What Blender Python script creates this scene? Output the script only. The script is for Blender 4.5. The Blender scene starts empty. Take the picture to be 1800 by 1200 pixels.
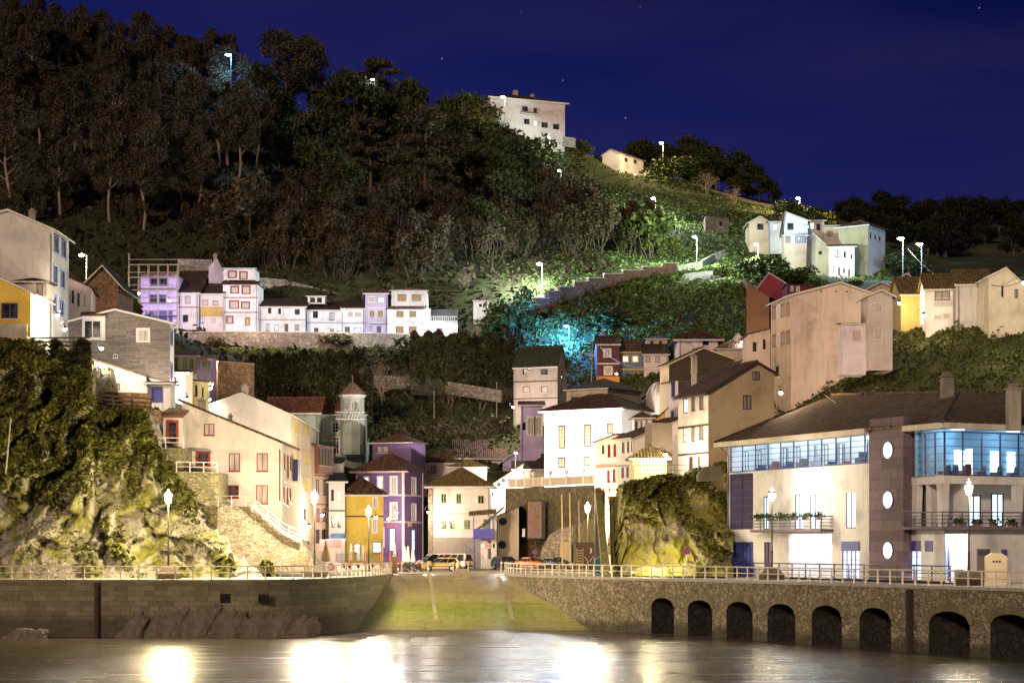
import bpy, bmesh, math, random
import numpy as np
from mathutils import Vector, Matrix, noise
random.seed(7); np.random.seed(7)
S = bpy.context.scene
COL = S.collection
R_ = math.radians
# ---------------------------------------------------------------- camera
F = 2000.0; K = 1.75; CZ = 2.8; HY = 958.0     # a 70 mm lens, level, shifted up; d*K = metres from the lens
cam_d = bpy.data.cameras.new('camera'); cam = bpy.data.objects.new('camera', cam_d); COL.objects.link(cam)
cam_d.sensor_width = 36; cam_d.lens = 70
cam.location = (0, 0, CZ); cam.rotation_euler = (R_(90), 0, 0)
cam_d.shift_y = (HY-600)/1800.0
cam_d.clip_end = 6000; cam_d.clip_start = 1
S.camera = cam
S.view_settings.view_transform = 'Standard'; S.view_settings.look = 'None'
S.view_settings.exposure = 1.5; S.view_settings.gamma = 1.0
S.render.engine = 'CYCLES'
try:
    S.cycles.use_denoising = True; S.cycles.max_bounces = 5; S.cycles.diffuse_bounces = 2; S.cycles.glossy_bounces = 3
    S.cycles.transparent_max_bounces = 6; S.cycles.sample_clamp_indirect = 4; S.cycles.use_light_tree = True
except Exception: pass
# ---------------------------------------------------------------- night sky
W = bpy.data.worlds.new('World'); S.world = W; W.use_nodes = True
wn = W.node_tree.nodes; wl = W.node_tree.links; wn.clear()
wo = wn.new('ShaderNodeOutputWorld'); bg = wn.new('ShaderNodeBackground'); wl.new(bg.outputs[0], wo.inputs[0])
tc = wn.new('ShaderNodeTexCoord'); sp = wn.new('ShaderNodeSeparateXYZ'); wl.new(tc.outputs['Generated'], sp.inputs[0])
rz = wn.new('ShaderNodeValToRGB'); wl.new(sp.outputs[2], rz.inputs[0])
e = rz.color_ramp.elements; e[0].position = 0.0; e[0].color = (.016, .012, .075, 1); e[1].position = .30; e[1].color = (.0018, .0036, .040, 1)
for pos, c in ((.10, (.0140, .0145, .098, 1)), (.17, (.0085, .0118, .092, 1)), (.24, (.0038, .0065, .064, 1)), (.6, (.001, .001, .015, 1))):
    q = e.new(pos); q.color = c
mx = wn.new('ShaderNodeMapRange'); wl.new(sp.outputs[0], mx.inputs[0])
mx.inputs[1].default_value = -.15; mx.inputs[2].default_value = .28; mx.inputs[3].default_value = 1.3; mx.inputs[4].default_value = .75
hz = wn.new('ShaderNodeVectorMath'); hz.operation = 'SCALE'; wl.new(rz.outputs[0], hz.inputs[0]); wl.new(mx.outputs[0], hz.inputs['Scale'])
cn = wn.new('ShaderNodeTexNoise'); cm = wn.new('ShaderNodeMapping'); cm.inputs['Scale'].default_value = (2.5, 2.5, 14); wl.new(tc.outputs['Generated'], cm.inputs[0]); wl.new(cm.outputs[0], cn.inputs['Vector']); cn.inputs['Scale'].default_value = 1.6; cn.inputs['Detail'].default_value = 5
cr_ = wn.new('ShaderNodeMapRange'); wl.new(cn.outputs['Fac'], cr_.inputs[0]); cr_.inputs[1].default_value = .42; cr_.inputs[2].default_value = .72; cr_.inputs[3].default_value = 0; cr_.inputs[4].default_value = .55
cx_ = wn.new('ShaderNodeMixRGB'); cx_.inputs[2].default_value = (.019, .017, .078, 1); wl.new(cr_.outputs[0], cx_.inputs[0]); wl.new(hz.outputs[0], cx_.inputs[1])      # thin night cloud lit by the town
vo = wn.new('ShaderNodeTexVoronoi'); vo.inputs['Scale'].default_value = 70; wl.new(tc.outputs['Generated'], vo.inputs['Vector'])
st = wn.new('ShaderNodeMapRange'); wl.new(vo.outputs['Distance'], st.inputs[0])
st.inputs[1].default_value = .028; st.inputs[2].default_value = .012; st.inputs[3].default_value = 0; st.inputs[4].default_value = .35
ad = wn.new('ShaderNodeMixRGB'); ad.blend_type = 'ADD'; ad.inputs[0].default_value = 1
wl.new(cx_.outputs[0], ad.inputs[1]); wl.new(st.outputs[0], ad.inputs[2]); wl.new(ad.outputs[0], bg.inputs[0])
bg.inputs[1].default_value = .40
# ---------------------------------------------------------------- added low warm fill sun, standing in for the harbour's glow
sd = bpy.data.lights.new('harbour_fill', 'SUN'); sd.energy = .62; sd.angle = R_(4); sd.color = (1, .73, .54)
so = bpy.data.objects.new('harbour_fill', sd); COL.objects.link(so)
so.rotation_euler = Vector((.35, .95, -.30)).to_track_quat('-Z', 'Y').to_euler()

# ---------------------------------------------------------------- helpers
def zpy(py, d): return CZ+(HY-py)/F*d
def P(px, py, d): return Vector(((px-900)/F*d, K*d, zpy(py, d)))
def G(px, d, z=0.0): return Vector(((px-900)/F*d, K*d, z))
def tag(o, label=None, cat=None, group=None, kind=None):
    for k, v in (('label', label), ('category', cat), ('group', group), ('kind', kind)):
        if v: o[k] = v
    return o
def empty(name, loc, label, cat, group=None, rz=0.0):
    o = bpy.data.objects.new(name, None); COL.objects.link(o); o.location = loc; o.rotation_euler = (0, 0, rz)
    o.empty_display_size = .3
    return tag(o, label, cat, group)
class MB:
    def __init__(s): s.v = []; s.f = []
    def quad(s, *p):
        n = len(s.v); s.v += [tuple(q) for q in p]; s.f.append(tuple(range(n, n+len(p))))
    def box(s, a, b, M=None):
        x0, y0, z0 = a; x1, y1, z1 = b; n = len(s.v)
        c = [(x0,y0,z0),(x1,y0,z0),(x1,y1,z0),(x0,y1,z0),(x0,y0,z1),(x1,y0,z1),(x1,y1,z1),(x0,y1,z1)]
        if M: c = [tuple(M @ Vector(q)) for q in c]
        s.v += c
        s.f += [tuple(n+i for i in t) for t in ((0,3,2,1),(4,5,6,7),(0,1,5,4),(1,2,6,5),(2,3,7,6),(3,0,4,7))]
        return s
    def cbox(s, c, sz, M=None):
        return s.box([c[i]-sz[i]/2 for i in range(3)], [c[i]+sz[i]/2 for i in range(3)], M)
    def prism(s, pts, ext):               # planar polygon pushed along ext, closed
        n = len(s.v); m = len(pts); e = Vector(ext)
        s.v += [tuple(q) for q in pts]+[tuple(Vector(q)+e) for q in pts]
        s.f.append(tuple(range(n, n+m))[::-1]); s.f.append(tuple(range(n+m, n+2*m)))
        for i in range(m): s.f.append((n+i, n+(i+1) % m, n+m+(i+1) % m, n+m+i))
        return s
    def tube(s, pts, r, n=6, cap=True):
        pts = [Vector(p) for p in pts]; r = r if isinstance(r, (list, tuple)) else [r]*len(pts)
        b0 = len(s.v)
        for i, p in enumerate(pts):
            t = (pts[min(i+1, len(pts)-1)]-pts[max(i-1, 0)])
            t = t.normalized() if t.length > 1e-9 else Vector((0,0,1))
            a = t.orthogonal().normalized() if abs(t.z) > .99 else t.cross(Vector((0,0,1))).normalized()
            b = t.cross(a)
            for k in range(n):
                q = 2*math.pi*k/n; s.v.append(tuple(p+(a*math.cos(q)+b*math.sin(q))*r[i]))
        for i in range(len(pts)-1):
            for k in range(n):
                s.f.append((b0+i*n+k, b0+i*n+(k+1) % n, b0+(i+1)*n+(k+1) % n, b0+(i+1)*n+k))
        if cap:
            s.f.append(tuple(b0+k for k in range(n))[::-1]); s.f.append(tuple(b0+(len(pts)-1)*n+k for k in range(n)))
        return s
    def lathe(s, prof, c=(0,0,0), n=12, axis='z'):
        b0 = len(s.v)
        for (r, z) in prof:
            for k in range(n):
                q = 2*math.pi*k/n
                if axis == 'z': s.v.append((c[0]+r*math.cos(q), c[1]+r*math.sin(q), c[2]+z))
                elif axis == 'y': s.v.append((c[0]+r*math.cos(q), c[1]+z, c[2]+r*math.sin(q)))
                else: s.v.append((c[0]+z, c[1]+r*math.cos(q), c[2]+r*math.sin(q)))
        for i in range(len(prof)-1):
            for k in range(n): s.f.append((b0+i*n+k, b0+i*n+(k+1) % n, b0+(i+1)*n+(k+1) % n, b0+(i+1)*n+k))
        return s
    def build(s, name, mat, parent=None, smooth=False):
        me = bpy.data.meshes.new(name); me.from_pydata(s.v, [], s.f); me.update()
        if mat: me.materials.append(mat)
        if smooth:
            for p in me.polygons: p.use_smooth = True
        o = bpy.data.objects.new(name, me); COL.objects.link(o)
        if parent: o.parent = parent
        return o
def part(name, mat, parent, fn, smooth=False):
    m = MB(); fn(m); return m.build(name, mat, parent, smooth)
def copy_tree(o, parent=None):
    c = o.copy(); COL.objects.link(c)
    if parent: c.parent = parent
    for ch in o.children: copy_tree(ch, c)
    return c
# ---------------------------------------------------------------- materials
MC = {}
def newmat(key):
    m = bpy.data.materials.new(str(key)[:40]); m.use_nodes = True; nt = m.node_tree
    b = nt.nodes['Principled BSDF']; return m, nt, b
def N(nt, t, **kw):
    n = nt.nodes.new(t)
    for k, v in kw.items():
        if k.startswith('i_'):
            kk = k[2:]; kk = int(kk) if kk.isdigit() else kk.replace('_', ' ')
            n.inputs[kk].default_value = v
        else: setattr(n, k, v)
    return n
def coords(nt, scale=(1,1,1), rot=(0,0,0), kind='Object'):
    t = N(nt, 'ShaderNodeTexCoord'); m = N(nt, 'ShaderNodeMapping'); nt.links.new(t.outputs[kind], m.inputs[0])
    m.inputs['Scale'].default_value = scale; m.inputs['Rotation'].default_value = rot; return m.outputs[0]
def ntex(nt, co, sc, det=4, rough=.6):
    n = N(nt, 'ShaderNodeTexNoise', i_Scale=sc, i_Detail=det, i_Roughness=rough); nt.links.new(co, n.inputs['Vector']); return n.outputs['Fac']
def ramp(nt, fac, stops):
    r = N(nt, 'ShaderNodeValToRGB'); nt.links.new(fac, r.inputs[0]); e = r.color_ramp.elements
    e[0].position, e[0].color = stops[0][0], tuple(stops[0][1])+(1,); e[1].position, e[1].color = stops[-1][0], tuple(stops[-1][1])+(1,)
    for p, c in stops[1:-1]: q = e.new(p); q.color = tuple(c)+(1,)
    return r.outputs[0]
def mix(nt, fac, a, b, mode='MIX'):
    m = N(nt, 'ShaderNodeMixRGB', blend_type=mode)
    for i, v in ((0, fac), (1, a), (2, b)):
        if hasattr(v, 'links') or hasattr(v, 'is_linked'): nt.links.new(v, m.inputs[i])
        else: m.inputs[i].default_value = v if i == 0 else tuple(v)+(1,)
    return m.outputs[0]
def bump(nt, b, h, st=.4, dist=.05):
    n = N(nt, 'ShaderNodeBump', i_Strength=st, i_Distance=dist); nt.links.new(h, n.inputs['Height']); nt.links.new(n.outputs[0], b.inputs['Normal'])
def sc3(c, k): return tuple(min(1, x*k) for x in c)
def stucco(c, grime=.6):
    k = ('stucco', c, grime)
    if k in MC: return MC[k]
    m, nt, b = newmat(k); co = coords(nt)
    a = ramp(nt, ntex(nt, co, .35, 5), [(.32, sc3(c, .66)), (.46, sc3(c, .92)), (.56, c), (.75, sc3(c, 1.08))])
    st = coords(nt, (1.3, 1.3, .14)); f = ramp(nt, ntex(nt, st, 1.6, 5, .65), [(.50, (0,0,0)), (.78, (1,1,1))])
    fm = N(nt, 'ShaderNodeMath', operation='MULTIPLY', i_1=grime); nt.links.new(f, fm.inputs[0])
    col = mix(nt, fm.outputs[0], a, tuple(x*.42+.015 for x in c))
    nt.links.new(col, b.inputs['Base Color']); b.inputs['Roughness'].default_value = .9
    b.inputs['Specular IOR Level'].default_value = .2
    bump(nt, b, ntex(nt, co, 9, 3), .25, .03); MC[k] = m; return m
def plain(c, rough=.55, metal=0.0, var=.12):
    k = ('plain', c, rough, metal)
    if k in MC: return MC[k]
    m, nt, b = newmat(k); co = coords(nt)
    a = ramp(nt, ntex(nt, co, 2.3, 4), [(.3, sc3(c, 1-var)), (.7, sc3(c, 1+var))]); nt.links.new(a, b.inputs['Base Color'])
    b.inputs['Roughness'].default_value = rough; b.inputs['Metallic'].default_value = metal; MC[k] = m; return m
def emit(c, s, var=False):
    k = ('emit', c, s, var)
    if k in MC: return MC[k]
    m, nt, b = newmat(k); b.inputs['Base Color'].default_value = tuple(c)+(1,)
    b.inputs['Emission Color'].default_value = tuple(c)+(1,); b.inputs['Emission Strength'].default_value = s
    if var:                                  # a lit room with curtains: folds and dark furniture
        co = coords(nt, (9, 9, .6)); f = ramp(nt, ntex(nt, co, 1.0, 3), [(.32, sc3(c, .25)), (.5, sc3(c, .8)), (.7, c)])
        nt.links.new(f, b.inputs['Emission Color'])
    MC[k] = m; return m
def glass():
    if 'glass' in MC: return MC['glass']
    m, nt, b = newmat('glass'); co = coords(nt)
    b.inputs['Base Color'].default_value = (.012, .014, .02, 1); b.inputs['Roughness'].default_value = .08
    a = ramp(nt, ntex(nt, co, .9, 2), [(.42, (.010,.012,.018)), (.62, (.05,.05,.055))]); nt.links.new(a, b.inputs['Base Color'])
    MC['glass'] = m; return m
def clearglass():
    if 'cg' in MC: return MC['cg']
    m, nt, b = newmat('clear_glass'); t = N(nt, 'ShaderNodeBsdfTransparent'); g = N(nt, 'ShaderNodeBsdfGlossy', i_Roughness=.05)
    t.inputs[0].default_value = (.86, .93, .97, 1)
    x = N(nt, 'ShaderNodeMixShader', i_0=.08); nt.links.new(t.outputs[0], x.inputs[1]); nt.links.new(g.outputs[0], x.inputs[2])
    nt.links.new(x.outputs[0], nt.nodes['Material Output'].inputs[0]); MC['cg'] = m; return m
def curtain(c=(.42,.38,.33)):
    k = ('curtain', c)
    if k in MC: return MC[k]
    m, nt, b = newmat(k); co = coords(nt, (14, 14, .5)); a = ramp(nt, ntex(nt, co, 1, 2), [(.35, sc3(c, .45)), (.6, c)])
    nt.links.new(a, b.inputs['Base Color']); b.inputs['Roughness'].default_value = .35; b.inputs['Coat Weight'].default_value = .5
    MC[k] = m; return m
def roofmat(c=(.14,.075,.05), moss=.45, tile=.28, mosscol=(.07,.075,.02)):
    k = ('roof', c, moss, tile, mosscol)
    if k in MC: return MC[k]
    m, nt, b = newmat(k); L = nt.links.new
    t = N(nt, 'ShaderNodeTexCoord'); sn = N(nt, 'ShaderNodeSeparateXYZ'); L(t.outputs['Normal'], sn.inputs[0])
    ax = N(nt, 'ShaderNodeMath', operation='ABSOLUTE'); ay = N(nt, 'ShaderNodeMath', operation='ABSOLUTE')
    L(sn.outputs[0], ax.inputs[0]); L(sn.outputs[1], ay.inputs[0])
    gt = N(nt, 'ShaderNodeMath', operation='GREATER_THAN'); L(ax.outputs[0], gt.inputs[0]); L(ay.outputs[0], gt.inputs[1])
    so_ = N(nt, 'ShaderNodeSeparateXYZ'); L(t.outputs['Object'], so_.inputs[0])
    u = N(nt, 'ShaderNodeMix', data_type='FLOAT'); L(gt.outputs[0], u.inputs[0]); L(so_.outputs[0], u.inputs[2]); L(so_.outputs[1], u.inputs[3])
    v = N(nt, 'ShaderNodeMix', data_type='FLOAT'); L(gt.outputs[0], v.inputs[0]); L(so_.outputs[1], v.inputs[2]); L(so_.outputs[0], v.inputs[3])
    cb = N(nt, 'ShaderNodeCombineXYZ'); L(u.outputs[0], cb.inputs[0]); L(v.outputs[0], cb.inputs[1])
    w = N(nt, 'ShaderNodeTexWave', wave_type='BANDS', bands_direction='X', wave_profile='SIN', i_Scale=.314/tile, i_Distortion=.4, i_Detail=1)
    w.inputs['Detail Scale'].default_value = 2; L(cb.outputs[0], w.inputs[0])
    w2 = N(nt, 'ShaderNodeTexWave', wave_type='BANDS', bands_direction='Y', wave_profile='SAW', i_Scale=.314/(tile*1.3), i_Distortion=.5); L(cb.outputs[0], w2.inputs[0])
    hs = N(nt, 'ShaderNodeMath', operation='MULTIPLY_ADD', i_1=.45); L(w2.outputs['Fac'], hs.inputs[0]); L(w.outputs['Fac'], hs.inputs[2])
    br = N(nt, 'ShaderNodeTexVoronoi', i_Scale=2.8); mp = N(nt, 'ShaderNodeMapping'); mp.inputs['Scale'].default_value = (1.2, .9, 1); L(cb.outputs[0], mp.inputs[0]); L(mp.outputs[0], br.inputs['Vector'])
    sv = N(nt, 'ShaderNodeSeparateXYZ'); L(br.outputs['Color'], sv.inputs[0])
    base = ramp(nt, sv.outputs[0], [(.0, sc3(c, .55)), (.5, c), (1, sc3(c, 1.55))])
    co = coords(nt); mf = ramp(nt, ntex(nt, co, .9, 6, .75), [(.60-.22*moss, (0,0,0)), (.80-.22*moss, (1,1,1))])
    col = mix(nt, mf, base, mosscol)
    gap = ramp(nt, hs.outputs[0], [(.08, (.25,.25,.25)), (.45, (1,1,1))]); col = mix(nt, 1.0, col, gap, 'MULTIPLY')
    L(col, b.inputs['Base Color']); b.inputs['Roughness'].default_value = .85; b.inputs['Specular IOR Level'].default_value = .25
    bump(nt, b, hs.outputs[0], .9, .10); MC[k] = m; return m
def masonry(c=(.19,.16,.11), size=.45, flat=1.0, moss=.3, mortar=.45, var=1.0, mosscol=(.09,.10,.02), tide=None):
    k = ('mas', c, size, flat, moss, mortar, var, mosscol, tide)
    if k in MC: return MC[k]
    m, nt, b = newmat(k); L = nt.links.new; co = coords(nt, (1/size, 1/size, flat/size))
    wp = N(nt, 'ShaderNodeTexNoise', i_Scale=.8, i_Detail=2); L(co, wp.inputs['Vector'])
    va = N(nt, 'ShaderNodeVectorMath', operation='MULTIPLY_ADD'); va.inputs[1].default_value = (.7,.7,.7); L(wp.outputs['Color'], va.inputs[0]); L(co, va.inputs[2])
    vo = N(nt, 'ShaderNodeTexVoronoi', feature='F1', i_Scale=1.0); L(va.outputs[0], vo.inputs['Vector'])
    ve = N(nt, 'ShaderNodeTexVoronoi', feature='DISTANCE_TO_EDGE', i_Scale=1.0); L(va.outputs[0], ve.inputs['Vector'])
    sv = N(nt, 'ShaderNodeSeparateXYZ'); L(vo.outputs['Color'], sv.inputs[0])
    base = ramp(nt, sv.outputs[0], [(0, sc3(c, 1-.6*var)), (.5, c), (1, sc3(c, 1+.7*var))])
    base = mix(nt, .5, base, ramp(nt, ntex(nt, coords(nt), 6, 5, .7), [(.3, sc3(c, .5)), (.7, sc3(c, 1.4))]))
    ed = ramp(nt, ve.outputs['Distance'], [(.0, (0,0,0)), (.09, (1,1,1))])
    col = mix(nt, ed, sc3(c, mortar), base)
    mf = ramp(nt, ntex(nt, coords(nt), .45, 6, .7), [(.62-.25*moss, (0,0,0)), (.78-.2*moss, (1,1,1))])
    mm = N(nt, 'ShaderNodeMath', operation='MULTIPLY', i_1=.75); L(mf, mm.inputs[0])
    fin = mix(nt, mm.outputs[0], col, mosscol)
    if tide is not None:                    # weed and damp up to the high-water mark
        t2 = N(nt, 'ShaderNodeTexCoord'); s2 = N(nt, 'ShaderNodeSeparateXYZ'); L(t2.outputs['Object'], s2.inputs[0]); ma = N(nt, 'ShaderNodeMath', operation='MULTIPLY_ADD', i_1=1.6); L(ntex(nt, coords(nt, (1,1,.5)), .8, 5, .7), ma.inputs[0]); L(s2.outputs[2], ma.inputs[2])
        tf = N(nt, 'ShaderNodeMapRange', i_1=tide+.55, i_2=tide+1.05, i_3=.78, i_4=0); L(ma.outputs[0], tf.inputs[0]); fin = mix(nt, tf.outputs[0], fin, (.030,.027,.016))
    L(fin, b.inputs['Base Color']); b.inputs['Roughness'].default_value = .92
    hh = mix(nt, .35, ed, ntex(nt, coords(nt), 5, 5, .7)); bump(nt, b, hh, .8, .12); MC[k] = m; return m
def ashlar(c, w=.9, h=.35, moss=.5):
    k = ('ash', c, w, h, moss)
    if k in MC: return MC[k]
    m, nt, b = newmat(k); L = nt.links.new
    t = N(nt, 'ShaderNodeTexCoord'); s_ = N(nt, 'ShaderNodeSeparateXYZ'); L(t.outputs['Object'], s_.inputs[0])
    cb = N(nt, 'ShaderNodeCombineXYZ'); L(s_.outputs[0], cb.inputs[0]); L(s_.outputs[2], cb.inputs[1])
    wp = N(nt, 'ShaderNodeTexNoise', i_Scale=.6, i_Detail=3); L(cb.outputs[0], wp.inputs['Vector'])
    va = N(nt, 'ShaderNodeVectorMath', operation='MULTIPLY_ADD'); va.inputs[1].default_value = (.25,.12,0); L(wp.outputs['Color'], va.inputs[0]); L(cb.outputs[0], va.inputs[2])
    br = N(nt, 'ShaderNodeTexBrick', i_Scale=1.0); br.inputs['Brick Width'].default_value = w; br.inputs['Row Height'].default_value = h
    br.inputs['Mortar Size'].default_value = .022; br.inputs['Mortar Smooth'].default_value = .4; br.inputs['Bias'].default_value = -.1
    br.offset_frequency = 2; br.squash = .7; br.squash_frequency = 3
    br.inputs['Color1'].default_value = tuple(sc3(c, 1.5))+(1,); br.inputs['Color2'].default_value = tuple(sc3(c, .45))+(1,); br.inputs['Mortar'].default_value = tuple(sc3(c, .22))+(1,)
    L(va.outputs[0], br.inputs['Vector'])
    co = coords(nt); n1 = ntex(nt, co, 4, 6, .75); col = mix(nt, .45, br.outputs['Color'], ramp(nt, n1, [(.3, sc3(c, .35)), (.7, sc3(c, 1.5))]))
    zr = N(nt, 'ShaderNodeMapRange', i_1=-4.7, i_2=.2, i_3=-.32, i_4=.12); L(s_.outputs[2], zr.inputs[0])   # weed grows on the upper courses, slime at the waterline
    ma = N(nt, 'ShaderNodeMath', operation='ADD'); L(ntex(nt, co, .5, 6, .7), ma.inputs[0]); L(zr.outputs[0], ma.inputs[1])
    mf = ramp(nt, ma.outputs[0], [(.52, (0,0,0)), (.70, (1,1,1))]); mm = N(nt, 'ShaderNodeMath', operation='MULTIPLY', i_1=moss); L(mf, mm.inputs[0])
    fin = mix(nt, mm.outputs[0], col, (.125,.125,.018))
    td = N(nt, 'ShaderNodeMath', operation='MULTIPLY_ADD', i_1=2.2); L(ntex(nt, coords(nt, (.6,.6,.5)), .7, 5, .7), td.inputs[0]); L(s_.outputs[2], td.inputs[2])
    tf = N(nt, 'ShaderNodeMapRange', i_1=-2.3, i_2=-1.5, i_3=.72, i_4=0); L(td.outputs[0], tf.inputs[0])      # damp, dark courses below high water
    if w > 1.05 and w < 1.2: fin = mix(nt, tf.outputs[0], fin, (.045,.034,.022))
    L(fin, b.inputs['Base Color']); b.inputs['Roughness'].default_value = .85
    hm = mix(nt, .4, br.outputs['Fac'], n1); bump(nt, b, hm, -.8, .10); MC[k] = m; return m
def rockmat(c=(.30,.27,.20), moss=.5, mosscol=(.12,.12,.02), ang=.9, sc=.5):
    k = ('rock', c, moss, mosscol, ang)
    if k in MC: return MC[k]
    m, nt, b = newmat(k); L = nt.links.new; co = coords(nt, (1, .7, .42), (0, ang, 0))
    n1 = ntex(nt, co, 1.6, 9, .72); n2 = ntex(nt, coords(nt), 2.2, 8, .7)
    a = ramp(nt, n1, [(.34, sc3(c, .25)), (.45, sc3(c, .75)), (.55, c), (.7, sc3(c, 1.45))])
    a = mix(nt, .4, a, ramp(nt, n2, [(.35, sc3(c, .35)), (.6, sc3(c, 1.3))]))
    mf = ramp(nt, ntex(nt, coords(nt), .33, 7, .72), [(.66-.3*moss, (0,0,0)), (.74-.25*moss, (1,1,1))])
    L(mix(nt, mf, a, mosscol), b.inputs['Base Color']); b.inputs['Roughness'].default_value = .9
    bump(nt, b, mix(nt, .5, n1, n2), 1.0, .35); MC[k] = m; return m
def ground(name, stops, sc=.5, b_=.5, det=8):
    k = ('ground', name)
    if k in MC: return MC[k]
    m, nt, b = newmat(k); co = coords(nt); a = ramp(nt, ntex(nt, co, sc, det, .7), stops)
    a = mix(nt, .35, a, ramp(nt, ntex(nt, co, sc*7, 5, .7), [(.3, sc3(stops[0][1], .6)), (.7, stops[-1][1])]))
    nt.links.new(a, b.inputs['Base Color']); b.inputs['Roughness'].default_value = .92; b.inputs['Specular IOR Level'].default_value = .2
    bump(nt, b, ntex(nt, co, sc*9, 6, .7), b_, .15); MC[k] = m; return m
def leafmat(c1, c2, key):
    k = ('leaf', key)
    if k in MC: return MC[k]
    m, nt, b = newmat(k); g = N(nt, 'ShaderNodeNewGeometry')
    a = ramp(nt, g.outputs['Random Per Island'], [(0, sc3(c1, .55)), (.5, c1), (1, c2)])
    n = ntex(nt, coords(nt, kind='Object'), .55, 3); a = mix(nt, ramp(nt, n, [(.38, (0,0,0)), (.62, (1,1,1))]), mix(nt, 1.0, a, (.55,.5,.45), 'MULTIPLY'), a)
    nt.links.new(a, b.inputs['Base Color']); b.inputs['Roughness'].default_value = .75; b.inputs['Specular IOR Level'].default_value = .12
    MC[k] = m; return m
WHITE = stucco((.74,.70,.66)); 
# ================================================================ the land
def npmesh(name, verts, faces, mat, smooth=False, parent=None):
    me = bpy.data.meshes.new(name); nv = len(verts); nf = len(faces); k = faces.shape[1]
    me.vertices.add(nv); me.vertices.foreach_set('co', np.asarray(verts, 'f').ravel())
    me.loops.add(nf*k); me.loops.foreach_set('vertex_index', np.asarray(faces, 'i').ravel())
    me.polygons.add(nf); me.polygons.foreach_set('loop_start', np.arange(0, nf*k, k, dtype='i'))
    try: me.polygons.foreach_set('loop_total', np.full(nf, k, 'i'))
    except Exception: pass
    if smooth: me.polygons.foreach_set('use_smooth', np.ones(nf, bool))
    me.update(calc_edges=True); me.validate()
    if mat: me.materials.append(mat)
    o = bpy.data.objects.new(name, me); COL.objects.link(o)
    if parent: o.parent = parent
    return o
CT = []   # ground heights: (px, py, d)
def ct(*a):
    for q in a: CT.append(((q[0]-900)/F*q[2], K*q[2], zpy(q[1], q[2])))
ct((-250,610,118),(-60,606,118),(60,610,119),(150,660,118),(300,705,121),(-250,520,140),(0,520,140),(150,520,142),(-200,440,165),(100,478,160),
   (240,583,192),(300,588,196),(400,588,198),(500,590,200),(650,593,201),(800,596,201),(860,590,201),
   (330,612,190),(500,620,188),(620,632,188),(330,665,160),(420,640,172),(390,700,148),(460,668,176),(640,668,178),(760,660,181),(890,655,182),
   (450,720,171),(560,735,170),(640,745,169),(760,745,168),(885,745,168),(500,800,165),(700,800,166),(905,838,165),(850,835,160),(930,845,156),(800,835,170),(560,810,155),
   (300,735,135),(420,760,135),(380,860,112),(420,900,112),
   (-250,420,200),(0,418,205),(100,415,208),(250,408,214),(350,430,212),(450,440,212),(600,470,211),(750,490,211),(870,508,209),
   (-250,250,250),(0,270,248),(150,280,245),(300,300,245),(450,330,242),(600,370,240),(750,400,236),(870,440,228),(960,470,220),
   (-250,60,300),(0,110,295),(150,140,295),(300,180,295),(450,220,295),(600,270,290),(750,300,285),(880,330,275),(960,380,255),(1050,420,240),
   (-250,-60,345),(0,40,330),(200,110,330),(400,170,330),(600,215,330),(750,235,330),(870,240,322),(960,248,318),(1020,262,316),
   (1000,320,275),(1060,350,262),(1160,390,250),(1075,306,318),(1140,309,316),(1075,330,290),(1075,318,304),(1110,335,285),(1040,322,295),(1145,335,290),(1200,320,314),(1280,345,308),(1340,365,300),(1400,372,292),(1475,400,280),
   (1240,400,255),(1300,410,252),(1340,430,240),(1420,480,226),(1480,486,224),(1550,480,226),(1600,500,216),(1680,510,212),
   (890,564,197),(960,540,202),(1060,515,206),(1180,480,211),(1240,488,204),(1290,480,208),(1330,520,196),(1400,520,192),(1480,535,185),
   (900,612,190),(1000,612,189),(1060,625,187),(1150,575,192),(1250,560,193),(1310,585,186),
   (1100,674,182),(1180,672,178),(1260,650,178),(1330,650,160),(1000,762,158),(1130,765,155),(1250,700,146),(1180,720,150),(1340,700,140),
   (960,850,150),(1100,842,148),(1170,845,130),(1100,850,122),(1200,838,118),(1330,800,118),(1300,835,112),(1250,838,108),
   (1400,680,124),(1480,650,124),(1570,620,123),(1640,575,125),(1800,545,124),(2000,500,124),(1560,560,150),(1700,530,150),(1850,500,150),
   (1700,500,190),(1850,480,190),(2000,470,200),(1450,780,104),(1600,790,100),(1800,790,96),(2000,790,92),(1500,720,112),(1650,690,112),(1800,680,110),
   (1500,440,330),(1650,440,330),(1800,440,330),(2000,440,330),(1500,400,450),(1650,395,450),(1800,392,450),(2000,390,450),(1250,335,420),(1000,300,420),(700,300,430),(300,200,430),
   (-200,80,430),(1400,410,600),(2000,405,600),(700,380,600),(0,200,600))
for X, Y, Z in ((-55,205,-1),(-45,215,-1),(-30,225,-1),(-15,240,-1),(0,240,-1),(12,235,-1),(15,215,-1),(20,200,-1.5),(30,180,-1.5),(40,150,-2),(50,130,-2),(-10,265,2),(-25,262,2.5),(-38,255,3),(2,255,3),
                (-30,195,-1.5),(0,190,-3),(-60,180,-1.5),(60,150,-2),(-90,180,-2)): CT.append((X, Y, Z))
CTa = np.array(CT, float); SCL = 100.0
def _tps(r2): return np.where(r2 > 0, .5*r2*np.log(np.maximum(r2, 1e-12)), 0)
def _fit():
    n = len(CTa); XY = CTa[:, :2]/SCL; d2 = ((XY[:, None]-XY[None])**2).sum(-1)
    A = np.zeros((n+3, n+3)); A[:n, :n] = _tps(d2)+np.eye(n)*.0025; Pm = np.c_[np.ones(n), XY]; A[:n, n:] = Pm; A[n:, :n] = Pm.T
    return np.linalg.solve(A, np.r_[CTa[:, 2], 0, 0, 0])
WT = _fit()
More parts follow.
